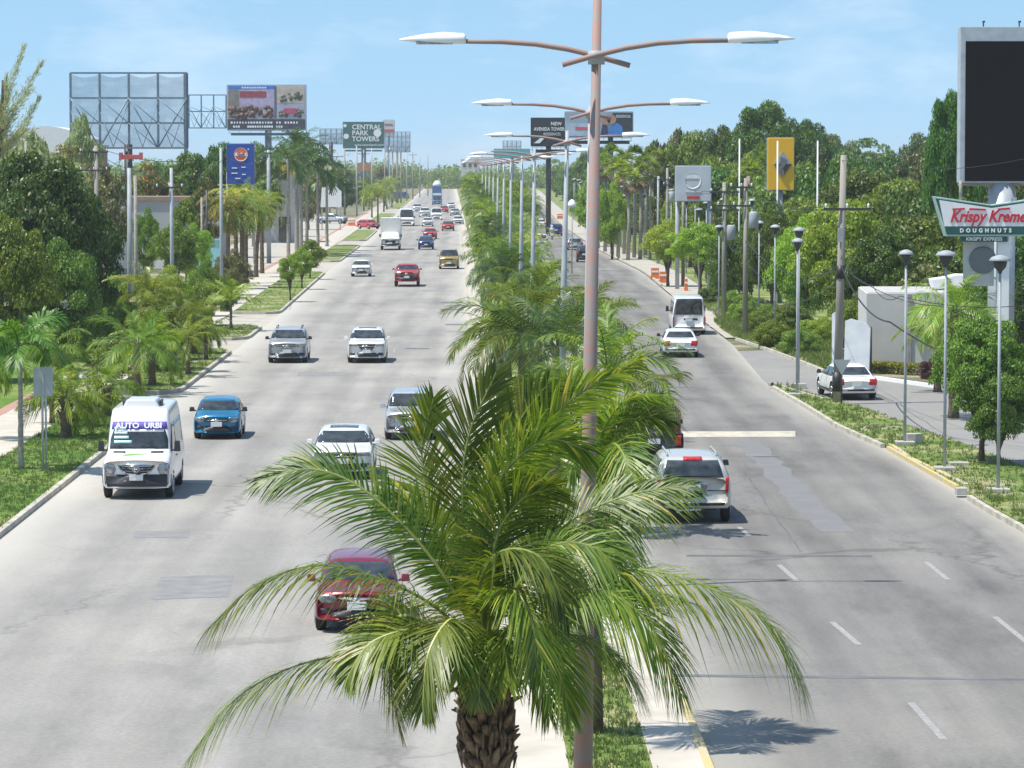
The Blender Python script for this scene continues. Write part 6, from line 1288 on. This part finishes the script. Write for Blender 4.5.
for i in range(40): a = i*2.4; z = .1+i/40*(zt_-.9); r = .19; mb.tube([(math.cos(a)*r*.7, math.sin(a)*r*.7, z), (math.cos(a)*(r+.02), math.sin(a)*(r+.02), z+.03)], [.1, .06], 5)
mb.build('trunk', MT['palmbark'], t)
mb = MB(); rb = random.Random(6)
for i in range(64):
    a = i*2.4; z = zt_-.95+i/64*.95; r = .20+.07*math.sin((z-zt_+.95)*2.6); o_ = rb.uniform(.05, .16)
    mb.tube([(math.cos(a)*r*.7, math.sin(a)*r*.7, z), (math.cos(a)*(r+.05), math.sin(a)*(r+.05), z+.12), (math.cos(a)*(r+o_*1.3), math.sin(a)*(r+o_*1.3), z+.24+rb.uniform(-.2, .1))], [.075*rb.uniform(.6, 1.3), .05*rb.uniform(.7, 1.4), .012], 5)
for i in range(60):          # dry fibres and husks hanging round the top
    a = rb.uniform(0, 6.28); z = zt_-rb.uniform(-.22, .6); r = .20+rb.uniform(0, .09); mb.tube([(math.cos(a)*r, math.sin(a)*r, z), (math.cos(a)*(r+.08), math.sin(a)*(r+.08), z-.12), (math.cos(a)*(r+.05), math.sin(a)*(r+.05), z-.3)], [.03, .025, .008], 4)
mb.build('fibre_sheath', plain('fibre', (.30, .21, .13), .95, scale=8, bump=1, dirt_or_reflection=(.07, .045, .03)), t)
# --- the second one behind it: slim trunk, crown behind the first palm's right side
SY = 56.2; ss = FOC/SY; sx = (598-512)/ss; sz = CAMH+(165-470)/ss
t = thing('coconut_palm', 'second coconut palm behind the large one, slim dark trunk beside the nearest lamp pole', 'palm tree', (sx, SY, .12)); rng = np.random.default_rng(12)
def fp(l): return [((px-598)/ss, dy, sz-.12+(470-py)/ss) for px, py, dy in l]
MB().tube([(0, 0, -.1), (-.03, 0, sz*.5), (0, 0, sz-.1)], [.11, .085, .09], 10).build('trunk', MT['bark'], t)
for l in ([(598, 470, 0), (612, 425, 0), (640, 385, 0), (682, 372, 0)], [(598, 470, 0), (618, 435, -.3), (640, 415, -.5), (666, 418, -.6)], [(598, 470, 0), (612, 462, -.3), (624, 480, -.5), (628, 510, -.6)],
          [(598, 470, 0), (575, 425, 0), (545, 395, .1), (500, 392, .1)], [(598, 470, 0), (570, 448, -.3), (535, 440, -.5), (500, 458, -.6)], [(598, 470, 0), (600, 420, .3), (612, 385, .5), (640, 362, .6)],
          [(598, 470, 0), (590, 420, -.2), (575, 385, -.3), (545, 366, -.3)], [(598, 470, 0), (612, 450, .5), (630, 425, .9), (650, 405, 1.2)], [(598, 470, 0), (610, 440, -.8), (622, 450, -1.5), (630, 490, -1.8)],
          [(598, 470, 0), (585, 445, -.9), (570, 460, -1.6), (562, 500, -1.8)], [(598, 470, 0), (602, 435, 1.), (610, 425, 1.8), (620, 435, 2.2)], [(598, 470, 0), (572, 470, -.2), (548, 490, -.4), (535, 525, -.5)],
          [(598, 470, 0), (612, 445, .2), (632, 420, .3), (660, 400, .4)], [(598, 470, 0), (606, 480, -.6), (612, 520, -.9), (616, 560, -1)], [(598, 470, 0), (603, 430, -.4), (625, 398, -.7), (660, 392, -.9)]):
    V, F, M = frond_np(fp(l), 80, .9, .028, rng, .5, 3, .022, .12, .12, 0, .06, rng.normal(0, .7)); link('frond', np_mesh('frond', V, F, mi=M), [MT['palm_leaf'], MT['rachis']], t)
# --- the row down the median
GM = 'palms in a row along the median'
def mpalm(label, px, Y, cz_px, crown, sc, leaf='palm_leaf', **k):
    s = FOC/Y; h = CAMH+(165-cz_px)/s-.12; return palm('coconut_palm', label, (px-512)/s, Y, max(h, .8), crown, sc, leaf, z0=.12, group=GM, r=(.15, .1), **k)
mpalm('median palm with pale arching fronds right of the thin lamp poles, third from the front', 608, 88, 366, 'mid1', .85, seed=3)
mpalm('dark green median palm left of the pole boards, its fronds over the left kerb', 522, 104, 330, 'mid0', .85, seed=5)
mpalm('median palm behind the slim collared pole', 556, 98, 345, 'mid2', .7, 'palm_dark', seed=8)
mpalm('median palm whose fronds fan towards the right road behind the pale one', 590, 118, 322, 'mid1', .8, 'palm_pale', seed=9)
mpalm('low median palm with yellowish fronds by the white kerb path', 500, 124, 322, 'mid2', .62, 'palm_pale', seed=12)
mpalm('median palm by the third lamp pole', 538, 132, 292, 'mid0', .75, 'palm_leaf', seed=14)
rb = random.Random(9)
LAB = 'median palm in the dense row receding between the two roads'
Y = 140
while Y < 700:
    m1, m2 = eM1(Y), eM2(Y); w = m2-m1
    for u in ((.28, .66) if Y < 330 else (.25, .5, .75)):
        yy = Y+rb.uniform(-3, 3); x = m1+w*(u+rb.uniform(-.08, .08)); h = 2.6+min(3.6, (Y-140)*.021)+rb.uniform(-.5, .7); h *= (.82 if u > .6 else 1.)
        palm('coconut_palm', LAB, x, yy, h, rb.choice(('far0', 'far1', 'far2') if Y > 190 else ('mid0', 'mid1', 'mid2')), rb.uniform(.58, .8)*(1 if Y < 330 else 1.2), rb.choice(('palm_leaf', 'palm_leaf', 'palm_pale', 'palm_dark')), z0=.12, group=LAB, r=(.15, .1), seed=int(Y))
    Y += 11+Y*.012
# --- left verge, near
LV = 'palms planted in the left verge'
def vp(label, px, py, crown_py, crown, sc, leaf='palm_leaf', r=(.12, .09), bark='palmbark', **k):
    g = G(px, py); s = FOC/g.y; h = CAMH+(165-crown_py)/s-.12; return palm(k.pop('name', 'coconut_palm'), label, g.x, g.y, max(h, .3), crown, sc, leaf, bark, r, .1, LV, **k)
vp('slim pale-trunked palm with drooping feathery crown beside the grey road sign', 22, 473, 352, 'adon', 1.15, 'leafp', (.10, .06), 'palebark', name='feather_palm') if False else None
MT['adon'] = leafmat('adon', (.05, .12, .015), (.17, .27, .045), trans=.35)
vp('slim pale-trunked palm with bright feathery crown beside the grey road sign', 21, 473, 345, 'adon', 1.25, 'adon', (.10, .06), 'palebark', name='feather_palm', cat='palm tree')
vp('upright leafy palm between the road sign and the white van, thick dark base', 66, 441, 398, 'mid0', 0.66, 'palm_leaf', (.2, .17), boots=12)
vp('short palm with drooping yellow green fronds left of the white van', 93, 430, 404, 'mid1', 0.42, 'palm_pale', (.2, .17), boots=10)
vp('palm close behind the short yellow green one', 106, 419, 386, 'mid0', 0.54, 'palm_leaf', (.19, .16), boots=10)
vp('palm rising behind the roof of the white van', 137, 395, 340, 'mid2', 0.74, 'palm_leaf', (.17, .13))
vp('palm with pale fronds behind the roof of the white van, right of the taller one', 152, 388, 345, 'mid1', 0.66, 'palm_pale', (.17, .13))
vp('palm at the corner of the second grass plot', 174, 372, 322, 'mid0', 0.66, 'palm_leaf', (.16, .12))
vp('palm with short brown trunk standing in the second grass plot', 194, 356, 318, 'mid1', 0.59, 'palm_pale', (.2, .16))
vp('young palm with a thin trunk alone in the third grass plot', 231, 331, 300, 'young0', 1.15, 'palm_pale', (.09, .06))
vp('palm at far left edge beyond the sidewalk', -6, 440, 350, 'mid1', 0.62, 'palm_pale', (.12, .1))
vp('palm with long drooping fronds over the third plot', 152, 350, 292, 'mid1', 0.89, 'palm_pale', (.16, .12))
vp('palm behind the upright leafy one', 48, 405, 350, 'mid0', 0.69, 'palm_leaf', (.15, .12))
vp('young upright palm close to the kerb beyond the roof of the white van', 188, 377, 338, 'mid2', .5, 'palm_pale', (.12, .09))
vp('slender young palm at the corner of the second plot by the kerb', 206, 362, 330, 'mid0', .48, 'palm_leaf', (.1, .08))
vp('short palm left of the slender young one in the second plot', 160, 366, 330, 'mid1', .55, 'palm_leaf', (.14, .11))
vp('young palm behind the upright leafy one by the sidewalk', 52, 424, 385, 'mid2', .42, 'palm_pale', (.1, .08))
# verge trees farther
tree('small round green tree at the far end of the fourth grass plot', 290, 238, 254, 26, 6, 'leaf_bright', .42)
tree('small leafy tree directly behind the round one in the fourth grass plot', 302, 262, 246, 26, 6, 'leaf_bright', .3)
tree('taller green tree at the end of the fourth grass plot beside the royal palms', 310, 285, 238, 26, 0, 'leaf_mid', .3)
for px, Y, top in ((312, 318, 252), (320, 345, 246)): bush('shrub at the edge of the fifth plot beside the gravel yard', px, Y, top, 15, 6, 'leaf_bright', 'shrubs by the gravel yard')
for i, (px, Y, cz, leaf) in enumerate(((372, 620, 190, 'palm_leaf'), (384, 700, 186, 'palm_pale'), (378, 560, 196, 'palm_leaf'), (392, 760, 184, 'palm_leaf'))):
    s = FOC/Y; palm('coconut_palm', 'small palm in the cluster at the left kerb beyond the red parked car', (px-512)/s, Y, CAMH+(165-cz)/s, 'far0', 1.2, leaf, group='palms beyond the red parked car')
# royal palms: tall pale trunks and a dark mass of fronds
for i, (px, Y, cz, lab) in enumerate(((288.5, 352, 158, 'leftmost tall royal palm with a straight pale trunk'), (297, 362, 147, 'royal palm with thick pale trunk, tallest of the group'), (301, 372, 152, 'royal palm right behind the tallest one'), (307, 356, 163, 'slim royal palm right of the thick trunked ones'), (318, 380, 168, 'royal palm with dark drooping fronds at the group\'s right side'), (327, 400, 176, 'lowest royal palm at the right end of the group'))):
    s = FOC/Y; palm('royal_palm', lab, (px-512)/s, Y, CAMH+(165-cz)/s, ['royal1', 'royal0', 'royal1', 'royal0', 'royal1', 'royal0'][i], [1.25, 1.45, 1.4, 1.3, 1.35, 1.25][i], 'palm_dark', 'palebark', (.26, .17) if i in (1, 2) else (.2, .13), group='royal palms at the left roadside', seed=i)
# yellowish coconut palms
for i, (px, Y, cz, leaf, lab) in enumerate(((236, 268, 199, 'palm_yellow', 'coconut palm with yellow fronds, at the left of the yellowish clump'), (246, 275, 196, 'palm_leaf', 'green coconut palm between the yellowish ones below the blue pylon'), (228, 262, 208, 'palm_yellow', 'low yellow fronded palm at the left side of the clump'), (256, 290, 206, 'palm_yellow', 'leaning palm with golden hanging fronds, right side of the clump'), (242, 262, 208, 'palm_pale', 'pale green palm in the middle of the yellowish clump'), (262, 300, 200, 'palm_leaf', 'dark palm behind the galvanised pole'))):
    s = FOC/Y; palm('coconut_palm', lab, (px-512)/s, Y, CAMH+(165-cz)/s, 'far1' if i != 1 else 'far0', .85, leaf, 'palmbark', (.2, .14), group='coconut palms below the blue pylon sign', lean=(.5 if i == 3 else 0, 0), seed=20+i)
# --- left: big trees
tree('huge dark green tree filling the left edge, the largest crown on that side', 28, 168, 150, 150, 5, 'leaf_dark', .12)
tree('dense dark tree standing right of the huge one, its crown down to the shrubs', 82, 178, 186, 84, 5, 'leaf_dark', .1)
tree('mid green tree in front of the huge dark one at the left edge', 0, 150, 212, 110, 5, 'leaf_mid', .1)
tree('leafy tree below the dense dark one beside the lawn', 62, 158, 236, 84, 6, 'leaf_dark', .12)
tree('olive tree behind the crossarm pole', 70, 262, 142, 80, 2, 'leaf_olive', .2); tree('olive tree right of the arched white roof', 100, 285, 160, 70, 0, 'leaf_olive', .2)
tree('flame tree with scattered red blossom behind the long wall', 152, 318, 162, 62, 2, 'leaf_flower', .2); tree('green tree above the brown roof edge, left of the blue pylon', 196, 322, 150, 66, 0, 'leaf_mid', .2)
tree('rust tinted tree at the left end of the long wall roof', 176, 330, 170, 50, 1, 'leaf_flower', .2); tree('dark green tree behind the blue pylon sign', 218, 352, 140, 58, 0, 'leaf_dark', .2)
tree('small dark tree in front of the long grey wall', 176, 232, 219, 52, 6, 'leaf_mid', .35); tree('mid green tree in front of the right half of the long grey wall', 196, 240, 222, 36, 6, 'leaf_bright', .2); tree('leafy tree in front of the left end of the long grey wall', 146, 238, 206, 30, 6, 'leaf_mid', .3)
tree('round green tree between the blue pylon and the royal palms', 262, 420, 140, 50, 0, 'leaf_dark', .2); tree('green tree below the photo billboard', 283, 455, 146, 36, 2, 'leaf_mid', .2)
tree('green tree between the long grey wall and the turquoise kiosk', 186, 255, 196, 34, 0, 'leaf_mid', .25); tree('rust and green tree standing over the right end of the long wall', 205, 290, 176, 44, 2, 'leaf_flower', .2)
# casuarina: steep feathery limbs
s = FOC/236.; t = thing('casuarina_tree', 'tall wispy grey green casuarina at the top left corner', 'tree', ((0-512)/s, 236, 0)); rb = random.Random(14); MB().tube([(0, 0, 0), (.1, 0, 7), (.3, 0, 15)], [.3, .2, .07], 8).build('trunk', MT['bark'], t)
V = []; 
for i in range(46):
    z = rb.uniform(5.5, 13.2); a = rb.uniform(0, 6.28); el = R(rb.uniform(38, 68)); L = rb.uniform(2., 4.2)*(1.15-.04*(z-5)); d = Vector((math.cos(a)*math.cos(el), math.sin(a)*math.cos(el), math.sin(el)))
    for k in range(150):
        u = rb.uniform(.12, 1); p = Vector((.15, 0, z))+d*L*u+Vector((rb.gauss(0, .16), rb.gauss(0, .16), rb.gauss(0, .12)-.25*(1-u)))*(1.25-u*.75)
        dd = (d+Vector((rb.gauss(0, .45), rb.gauss(0, .45), rb.gauss(-.1, .4)))).normalized(); w_ = dd.cross(Vector((rb.gauss(0, 1), rb.gauss(0, 1), rb.gauss(0, 1)))).normalized()*.022; l = rb.uniform(.18, .42)
        V += [p-w_, p+w_, p+dd*l+w_*.4, p+dd*l-w_*.4]
for (px, py) in ((26, 46), (44, 62), (40, 98), (8, 76), (-4, 70)):       # leaders rising clear of the crown
    e = Vector(((px-0)/s, rb.uniform(-.5, .5), CAMH+(165-py)/s)); b = Vector((.2, 0, e.z-4.6))
    for k in range(420):
        u = rb.random()**.8; p = b.lerp(e, u)+Vector((rb.gauss(0, .15), rb.gauss(0, .15), rb.gauss(0, .1)))*(1.6-u*1.25); dd = ((e-b).normalized()+Vector((rb.gauss(0, .4), rb.gauss(0, .4), rb.gauss(0, .3)))).normalized(); w_ = dd.cross(Vector((rb.gauss(0, 1), rb.gauss(0, 1), .3))).normalized()*.02; l = rb.uniform(.2, .4)
        V += [p-w_, p+w_, p+dd*l+w_*.4, p+dd*l-w_*.4]
link('crown', np_mesh('crown', [tuple(v) for v in V], np.arange(len(V)).reshape(-1, 4)), MT['leaf_casuarina'], t)
tree('grey green feathery tree below the casuarina', 36, 232, 128, 92, 4, 'leaf_casuarina', .15); tree('thin casuarina in front of the left side of the largest billboard', 84, 300, 110, 40, 4, 'leaf_casuarina', .25)
# shrubs between sidewalk and wall
SH = [(110, 190, 268, 60, 'leaf_mid'), (142, 186, 272, 52, 'leaf_bright'), (170, 190, 264, 50, 'leaf_bright'), (196, 200, 270, 46, 'leaf_mid'), (160, 165, 292, 60, 'leaf_bright'), (128, 170, 300, 52, 'leaf_mid'), (205, 215, 258, 40, 'leaf_bright'), (96, 172, 305, 46, 'leaf_bright'), (222, 235, 262, 36, 'leaf_olive'), (186, 176, 300, 40, 'leaf_mid'), (228, 222, 274, 22, 'leaf_mid'), (232, 250, 248, 40, 'leaf_olive'), (58, 138, 352, 40, 'leaf_mid'), (112, 150, 338, 60, 'leaf_mid'), (150, 156, 320, 50, 'leaf_mid')]
SL = ['broad shrub at the foot of the collared pole pair', 'bright green shrub right of the collared pole pair', 'bright green shrub before the small dark tree', 'shrub below the turquoise kiosk', 'bright leafy shrub in the middle of the left thicket', 'mid green shrub in the left thicket under the dark tree', 'bright shrub at the yard corner below the yellowish palms', 'bright shrub under the dense dark tree', 'dry olive shrub left of the gravel yard', 'shrub at the right end of the left thicket', 'low green shrub at the gravel yard corner', 'olive shrub at the base of the yellowish palms', 'low shrub at the lawn edge left', 'shrub behind the near verge palms', 'shrub behind the palms of the second grass plot']
for (px, Y, tpx, w_, lf), lb in zip(SH, SL): bush(lb, px, Y, tpx, w_, 5 if Y < 180 else 6, lf, 'shrubs between the left sidewalk and the wall')
# --- right side
tree('tallest dark tree on the right, its crown rising above the yellow pylon', 768, 350, 99, 92, 5, 'leaf_dark', .15)
tree('dark tree crown right of the tallest one on the right skyline', 806, 362, 118, 70, 5, 'leaf_dark', .15); tree('dark tree behind the right flagpole', 826, 345, 140, 50, 0, 'leaf_dark', .15)
tree('dark tree left of the tallest one on the right skyline', 722, 360, 124, 60, 5, 'leaf_mid', .15); tree('green tree above the grey white sign board', 690, 372, 128, 60, 0, 'leaf_mid', .15)
tree('pale grey brown half bare tree on the skyline left of the green ones', 678, 395, 126, 50, 4, 'leaf_olive', .2, bark='palebark'); tree('olive tree left of the grey white sign board', 655, 400, 138, 50, 4, 'leaf_olive', .2)
tree('tall dark tree at the left edge of the digital billboard', 950, 215, 88, 60, 5, 'leaf_dark', .2); tree('dark tree showing right of the digital billboard column', 1016, 205, 188, 60, 5, 'leaf_mid', .1)
tree('large bright green tree behind the post lamps', 848, 188, 198, 108, 5, 'leaf_bright', .08); tree('bright green tree left of the thick concrete pole', 806, 200, 212, 76, 6, 'leaf_bright', .08)
tree('bright green tree right behind the concrete pole', 884, 186, 222, 84, 5, 'leaf_mid', .08); tree('round green tree with dark trunk standing on the right verge ahead of the minibus', 700, 250, 221, 62, 5, 'leaf_bright', .3)
tree('bright green tree left of the round one on the right verge', 668, 268, 218, 50, 6, 'leaf_bright', .32); tree('green tree between the transformer pole and the round tree', 728, 232, 226, 50, 6, 'leaf_mid', .12)
tree('dark tree behind the transformer pole', 772, 225, 200, 60, 6, 'leaf_mid', .1); tree('green tree on the far right verge beside the white domed lamp', 594, 400, 168, 40, 0, 'leaf_bright', .1)
tree('bright green tree by the far bend of the right verge', 612, 345, 180, 36, 6, 'leaf_bright', .12)
DG = 'trees of the dense belt behind the right roadside poles'
BL = 'green tree in the dense belt behind the right roadside poles'
rb = random.Random(31)
for i, (px, Y, tp_, w_) in enumerate(((900, 240, 176, 80), (866, 255, 165, 80), (930, 228, 170, 76), (838, 270, 158, 70), (800, 262, 196, 60), (760, 320, 160, 60), (715, 325, 165, 56), (735, 335, 150, 56), (690, 318, 180, 50), (670, 330, 165, 60), (860, 300, 150, 60), (890, 305, 153, 60), (915, 300, 150, 55), (786, 305, 160, 60), (650, 345, 172, 54), (632, 372, 168, 50), (618, 400, 160, 44), (603, 430, 152, 40), (590, 470, 150, 40), (955, 205, 200, 70), (990, 210, 190, 70), (1012, 190, 225, 70), (910, 205, 212, 70), (965, 186, 240, 70), (930, 178, 262, 50), (940, 300, 156, 50), (975, 290, 160, 60), (1015, 280, 150, 70), (716, 245, 216, 30), (745, 235, 222, 36), (640, 300, 205, 36), (628, 325, 205, 34), (610, 350, 208, 30), (598, 385, 200, 30), (580, 430, 190, 30), (575, 520, 172, 34), (566, 600, 170, 30))):
    w_ *= 1.4 if px > 700 else 1.15
    if px < 780: Y = max(Y, (eR(Y)+2.5)*FOC/(px-512-w_*.5))
    if Y > 900: continue
    tree(BL, px, Y, tp_, w_, rb.choice((0, 1, 2, 2, 5)), rb.choice(('leaf_dark', 'leaf_mid', 'leaf_olive', 'leaf_mid')), .06, group=DG)
for px, Y, tpx, w_, lf, lb in ((772, 178, 318, 40, 'leaf_bright', 'low shrub at the roadside between the post lamps and the verge bend'), (800, 172, 326, 44, 'leaf_mid', 'low shrub left of the concrete pole near the entry'), (764, 192, 306, 44, 'leaf_mid', 'shrub just behind the single post lamp'), (741, 208, 300, 26, 'leaf_bright', 'small shrub at the verge edge right of the minibus'), (756, 205, 300, 50, 'leaf_mid', 'low shrub thicket at the foot of the transformer pole'), (790, 196, 300, 50, 'leaf_mid', 'shrub thicket left of the concrete pole'), (820, 184, 316, 44, 'leaf_bright', 'shrub left behind the white hoarding'), (735, 215, 290, 40, 'leaf_bright', 'shrub behind the minibus at the verge'), (855, 176, 290, 50, 'leaf_mid', 'shrub above the white hoarding'), (712, 235, 285, 30, 'leaf_mid', 'shrub at the foot of the round verge tree')):
    bush(lb, px, Y, tpx, w_, 6, lf, 'shrubs along the right verge')
for i in range(22):
    Y = rb.uniform(150, 330); X = (512+60)*Y/FOC+rb.uniform(3, 40); tree_at(BL, X, Y, rb.uniform(6, 11), rb.uniform(6, 9), rb.choice((0, 1, 2)), rb.choice(('leaf_dark', 'leaf_mid', 'leaf_olive')), .08, DG)
# fan palms with dry skirts
rngf = np.random.default_rng(5)
def fan_crown(seed, n=34, R_=1.0, skirt=14):
    rng_ = np.random.default_rng(seed); V = []; F = []; M = []; b = 0
    for i in range(n+skirt):
        dry = i >= n; az = i*2.4; el = R(rng_.uniform(-5, 80)) if not dry else R(rng_.uniform(-85, -55)); d = np.array([math.cos(el)*math.cos(az), math.cos(el)*math.sin(az), math.sin(el)]); st = d*R_*(.75 if not dry else .35)
        s_ = unit(np.cross(d, [0, 0, 1.])); n_ = np.cross(s_, d); m = 11
        for k in range(m):
            a = R(-75+150*k/(m-1)); dd = d*math.cos(a)+s_*math.sin(a)-np.array([0, 0, .3*abs(math.sin(a))+.15]); l = .62*rng_.uniform(.85, 1.1); ww = s_*.045*math.cos(a)-d*.045*math.sin(a)
            V += [st-ww*.4, st+ww*.4, st+dd*l*.6+ww, st+dd*l*.6-ww, st+dd*l]; F += [(b, b+1, b+2, b+3)]; F += [(b+3, b+2, b+4, b+4)]; M += [1 if dry else 0]*2; b += 5
    q = [f for f in F if f[2] != f[3]]; t3 = [f[:3] for f in F if f[2] == f[3]]; mi = [m_ for f, m_ in zip(F, M) if f[2] != f[3]]+[m_ for f, m_ in zip(F, M) if f[2] == f[3]]
    return np_mesh('fan_crown', np.array(V), [np.array(q), np.array(t3)], mi=mi)
FCm = [fan_crown(1), fan_crown(2, 30)]; 
for m_ in FCm: m_.materials.append(MT['palm_leaf']); m_.materials.append(MT['palm_dry'])
for i, (px, Y, cz) in enumerate(((612, 360, 158), (624, 366, 164), (634, 352, 160), (645, 360, 168), (605, 372, 168), (618, 350, 172), (652, 372, 160), (640, 345, 176), (598, 385, 160), (628, 342, 180), (760, 322, 168), (748, 318, 176), (768, 330, 158))):
    s = FOC/Y; h = CAMH+(165-cz)/s; t = thing('fan_palm', 'fan palm with a dry brown skirt, ' + ('in the clump right of the nearest lamp pole' if i < 10 else 'left of the yellow pylon'), 'palm tree', ((px-512)/s, Y, 0), 0, 'fan palms behind the lamp arms' if i < 10 else 'fan palms left of the yellow pylon')
    MB().tube([(0, 0, 0), (.1, 0, h*.5), (0, 0, h)], [.2, .16, .17], 8).build('trunk', MT['palebark'], t); c = link('crown', FCm[i % 2], None, t, (0, 0, h)); c.scale = (1.35,)*3; c.rotation_euler = (0, 0, i)
# near right: tree, traveller's palm, small plants
g = G(967, 464); tree_at('dense bright green tree with a dark stubby trunk between the right post lamps', g.x+.45, g.y, 4.7, 3.1, 5, 'leaf_mid', .22)
tree('broad dark tree behind the right end of the grey building', 990, 150, 258, 66, 5, 'leaf_mid', .1); tree('dark tree at the right edge behind the shop sign post', 1022, 145, 268, 60, 5, 'leaf_dark', .1)
tree_at('smaller dark leafed tree at the right edge behind the rightmost post lamp', G(1003, 470).x, G(1003, 470).y+1, 3.2, 2.3, 6, 'leaf_mid', .2)
g = G(975, 430); s = FOC/g.y; t = palm('feather_palm', 'palm with long radiating fronds behind the dense tree, below the shop sign', g.x, g.y+6, CAMH+(165-318)/s, 'mid0', .8, 'palm_pale', 'palmbark', (.2, .16), cat='palm tree', seed=5)
g = G(953, 400); palm('feather_palm', 'lower palm with pale fronds left of the one below the shop sign', g.x, g.y+5, 2.6, 'mid2', .65, 'palm_pale', 'palmbark', (.16, .12), cat='palm tree', seed=7)
g = G(914, 374); tree_at('thin tree with yellow orange blossom before the grey building', g.x+.3, g.y, 3.1, 2.1, 4, 'leaf_orange', .3, name='flowering_tree'); g = G(932, 382); 
t = link('bush', mesh_for(BC[6], (MT['leaf_red'],)), None, None, (g.x, g.y+.5, 0)); t.scale = (.55, .5, .75); tag(t, 'dark red leafed plant beside the hedge by the frontage road', 'bush')
g0, g1 = G(869, 375), G(917, 378); rb = random.Random(4); V = []
for k in range(5200):
    u = rb.random(); p = g0.lerp(g1, u)+Vector((rb.uniform(-.3, .3), rb.uniform(-.1, .5), 0)); zz = rb.uniform(.42, .62) if rb.random() < .75 else rb.uniform(.12, .5); p.z = zz; a = Vector((rb.gauss(0, 1), rb.gauss(0, 1), rb.gauss(0, .6))).normalized()*.05; b_ = a.cross(Vector((rb.gauss(0, 1), rb.gauss(0, 1), 1))).normalized()*.03
    V += [p+a, p+b_, p-a, p-b_]
h_ = thing('hedge', 'clipped yellow green hedge at the foot of the grey building', 'hedge', (0, 0, 0)); link('foliage', np_mesh('hedge', [tuple(v) for v in V], np.arange(len(V)).reshape(-1, 4)), MT['leaf_hedge'], h_)
mb = MB()
for i in range(9): p = g0.lerp(g1, i/8); mb.tube([(p.x, p.y+.2, 0), (p.x, p.y+.2, .45)], .04, 5)
mb.build('stems', MT['palebark'], h_)
# --- far roadside trees, both sides, then woodland as one mass
rb = random.Random(77); FL = 'distant tree among those lining the far left roadside'; FRt = 'distant tree lining the far right roadside'
for i in range(46):
    Y = rb.uniform(430, 1150); X = eL(Y)-rb.uniform(7, 30) - (8 if rb.random() < .5 else 0); h = rb.uniform(5.5, 10.5)
    tree_at(FL, X, Y, h, rb.uniform(5, 9), rb.choice((0, 1, 2)), rb.choice(('leaf_dark', 'leaf_mid', 'leaf_olive')), .1, FL)
for i in range(34):
    Y = rb.uniform(470, 1150); X = eR(Y)+rb.uniform(5, 34); h = rb.uniform(7, 13)
    tree_at(FRt, X, Y, h, rb.uniform(6, 10), rb.choice((0, 1, 2)), rb.choice(('leaf_dark', 'leaf_mid', 'leaf_olive')), .08, FRt)
for i in range(26):
    Y = rb.uniform(430, 800); X = eR(Y)+rb.uniform(18, 60); tree_at(FRt, X, Y, rb.uniform(10, 15), rb.uniform(8, 12), rb.choice((0, 1, 2)), rb.choice(('leaf_dark', 'leaf_mid', 'leaf_olive')), .08, FRt)
rw = np.random.default_rng(8); VV = []
def wood(cx, cy, r, h, n, leaf):
    d = unit(rw.normal(size=(n, 3))); d[:, 2] = np.abs(d[:, 2]); p = np.array([cx, cy, h*.35])+d*np.array([r, r, h*.62])*rw.uniform(.75, 1.05, (n, 1))*(1+.15*np.sin(d[:, :1]*9+cx)); low = rw.random(n) < .4; p[low, 2] = rw.uniform(0, h*.45, low.sum())
    nrm = unit(d+rw.normal(0, .6, (n, 3))); a = unit(np.cross(nrm, unit(rw.normal(size=(n, 3))))); b = np.cross(nrm, a); s_ = leaf*rw.uniform(.6, 1.3, (n, 1)); VV.append(np.stack([p+a*s_*1.2, p+b*s_*.7, p-a*s_*1.2, p-b*s_*.7], 1).reshape(-1, 3))
for i in range(360):
    Y = rw.uniform(1380, 1560); X = rw.uniform(-150, 130); wood(X, Y, rw.uniform(4, 7), rw.uniform(5.5, 10.5), 260, .5)
for i in range(260):
    Y = rw.uniform(1150, 2200); X = (eL(Y)-rw.uniform(8, 220)) if rw.random() < .5 else (eR(Y)+rw.uniform(8, 260)); wood(X, Y, rw.uniform(5, 9), rw.uniform(7, 13), 260, .55)
for i in range(260):
    Y = rw.uniform(330, 1100); X = (eL(Y)-rw.uniform(34, 34+Y*.12)) if rw.random() < .45 else (eR(Y)+rw.uniform(40, 45+Y*.13)); wood(X, Y, rw.uniform(4.5, 7), rw.uniform(6, 10.5), 330, .32)
V = np.vstack(VV); tag(link('far_woodland', np_mesh('far_woodland', V, np.arange(len(V)).reshape(-1, 4)), MT['leaf_mid']), kind='stuff')
# a few distant buildings beyond the trees
for px, Y, tp_, w_, lb in ((470, 1340, 159, 7, 'small distant pale building left of the far lamps'),):
    s = FOC/Y; h = CAMH+(165-tp_)/s; t = thing('building', lb, 'building', ((px-512)/s, Y, 0)); MB().box((0, 5, h/2), (w_, 10, h)).build('wall', MT['wallgrey'], t)
    for k in range(3): MB().box((-w_*.3+k*w_*.3, -.06, h-2.), (w_*.16, .1, 2.2)).build('window', MT['glass'], t)
# --- the air
hz = MB().box((0, 2400, 16), (6400, 5500, 35)).build('haze', None); hz['kind'] = 'stuff'
hm = bpy.data.materials.new('haze'); hm.use_nodes = True; hn = hm.node_tree; hn.nodes.remove(hn.nodes['Principled BSDF']); pv = hn.nodes.new('ShaderNodeVolumePrincipled'); pv.inputs['Density'].default_value = .00015; pv.inputs['Color'].default_value = (.93, .97, 1, 1); pv.inputs['Anisotropy'].default_value = 0
hn.links.new(pv.outputs[0], hn.nodes['Material Output'].inputs['Volume']); hz.data.materials.clear(); hz.data.materials.append(hm)
hz.location = (0, 0, 0)
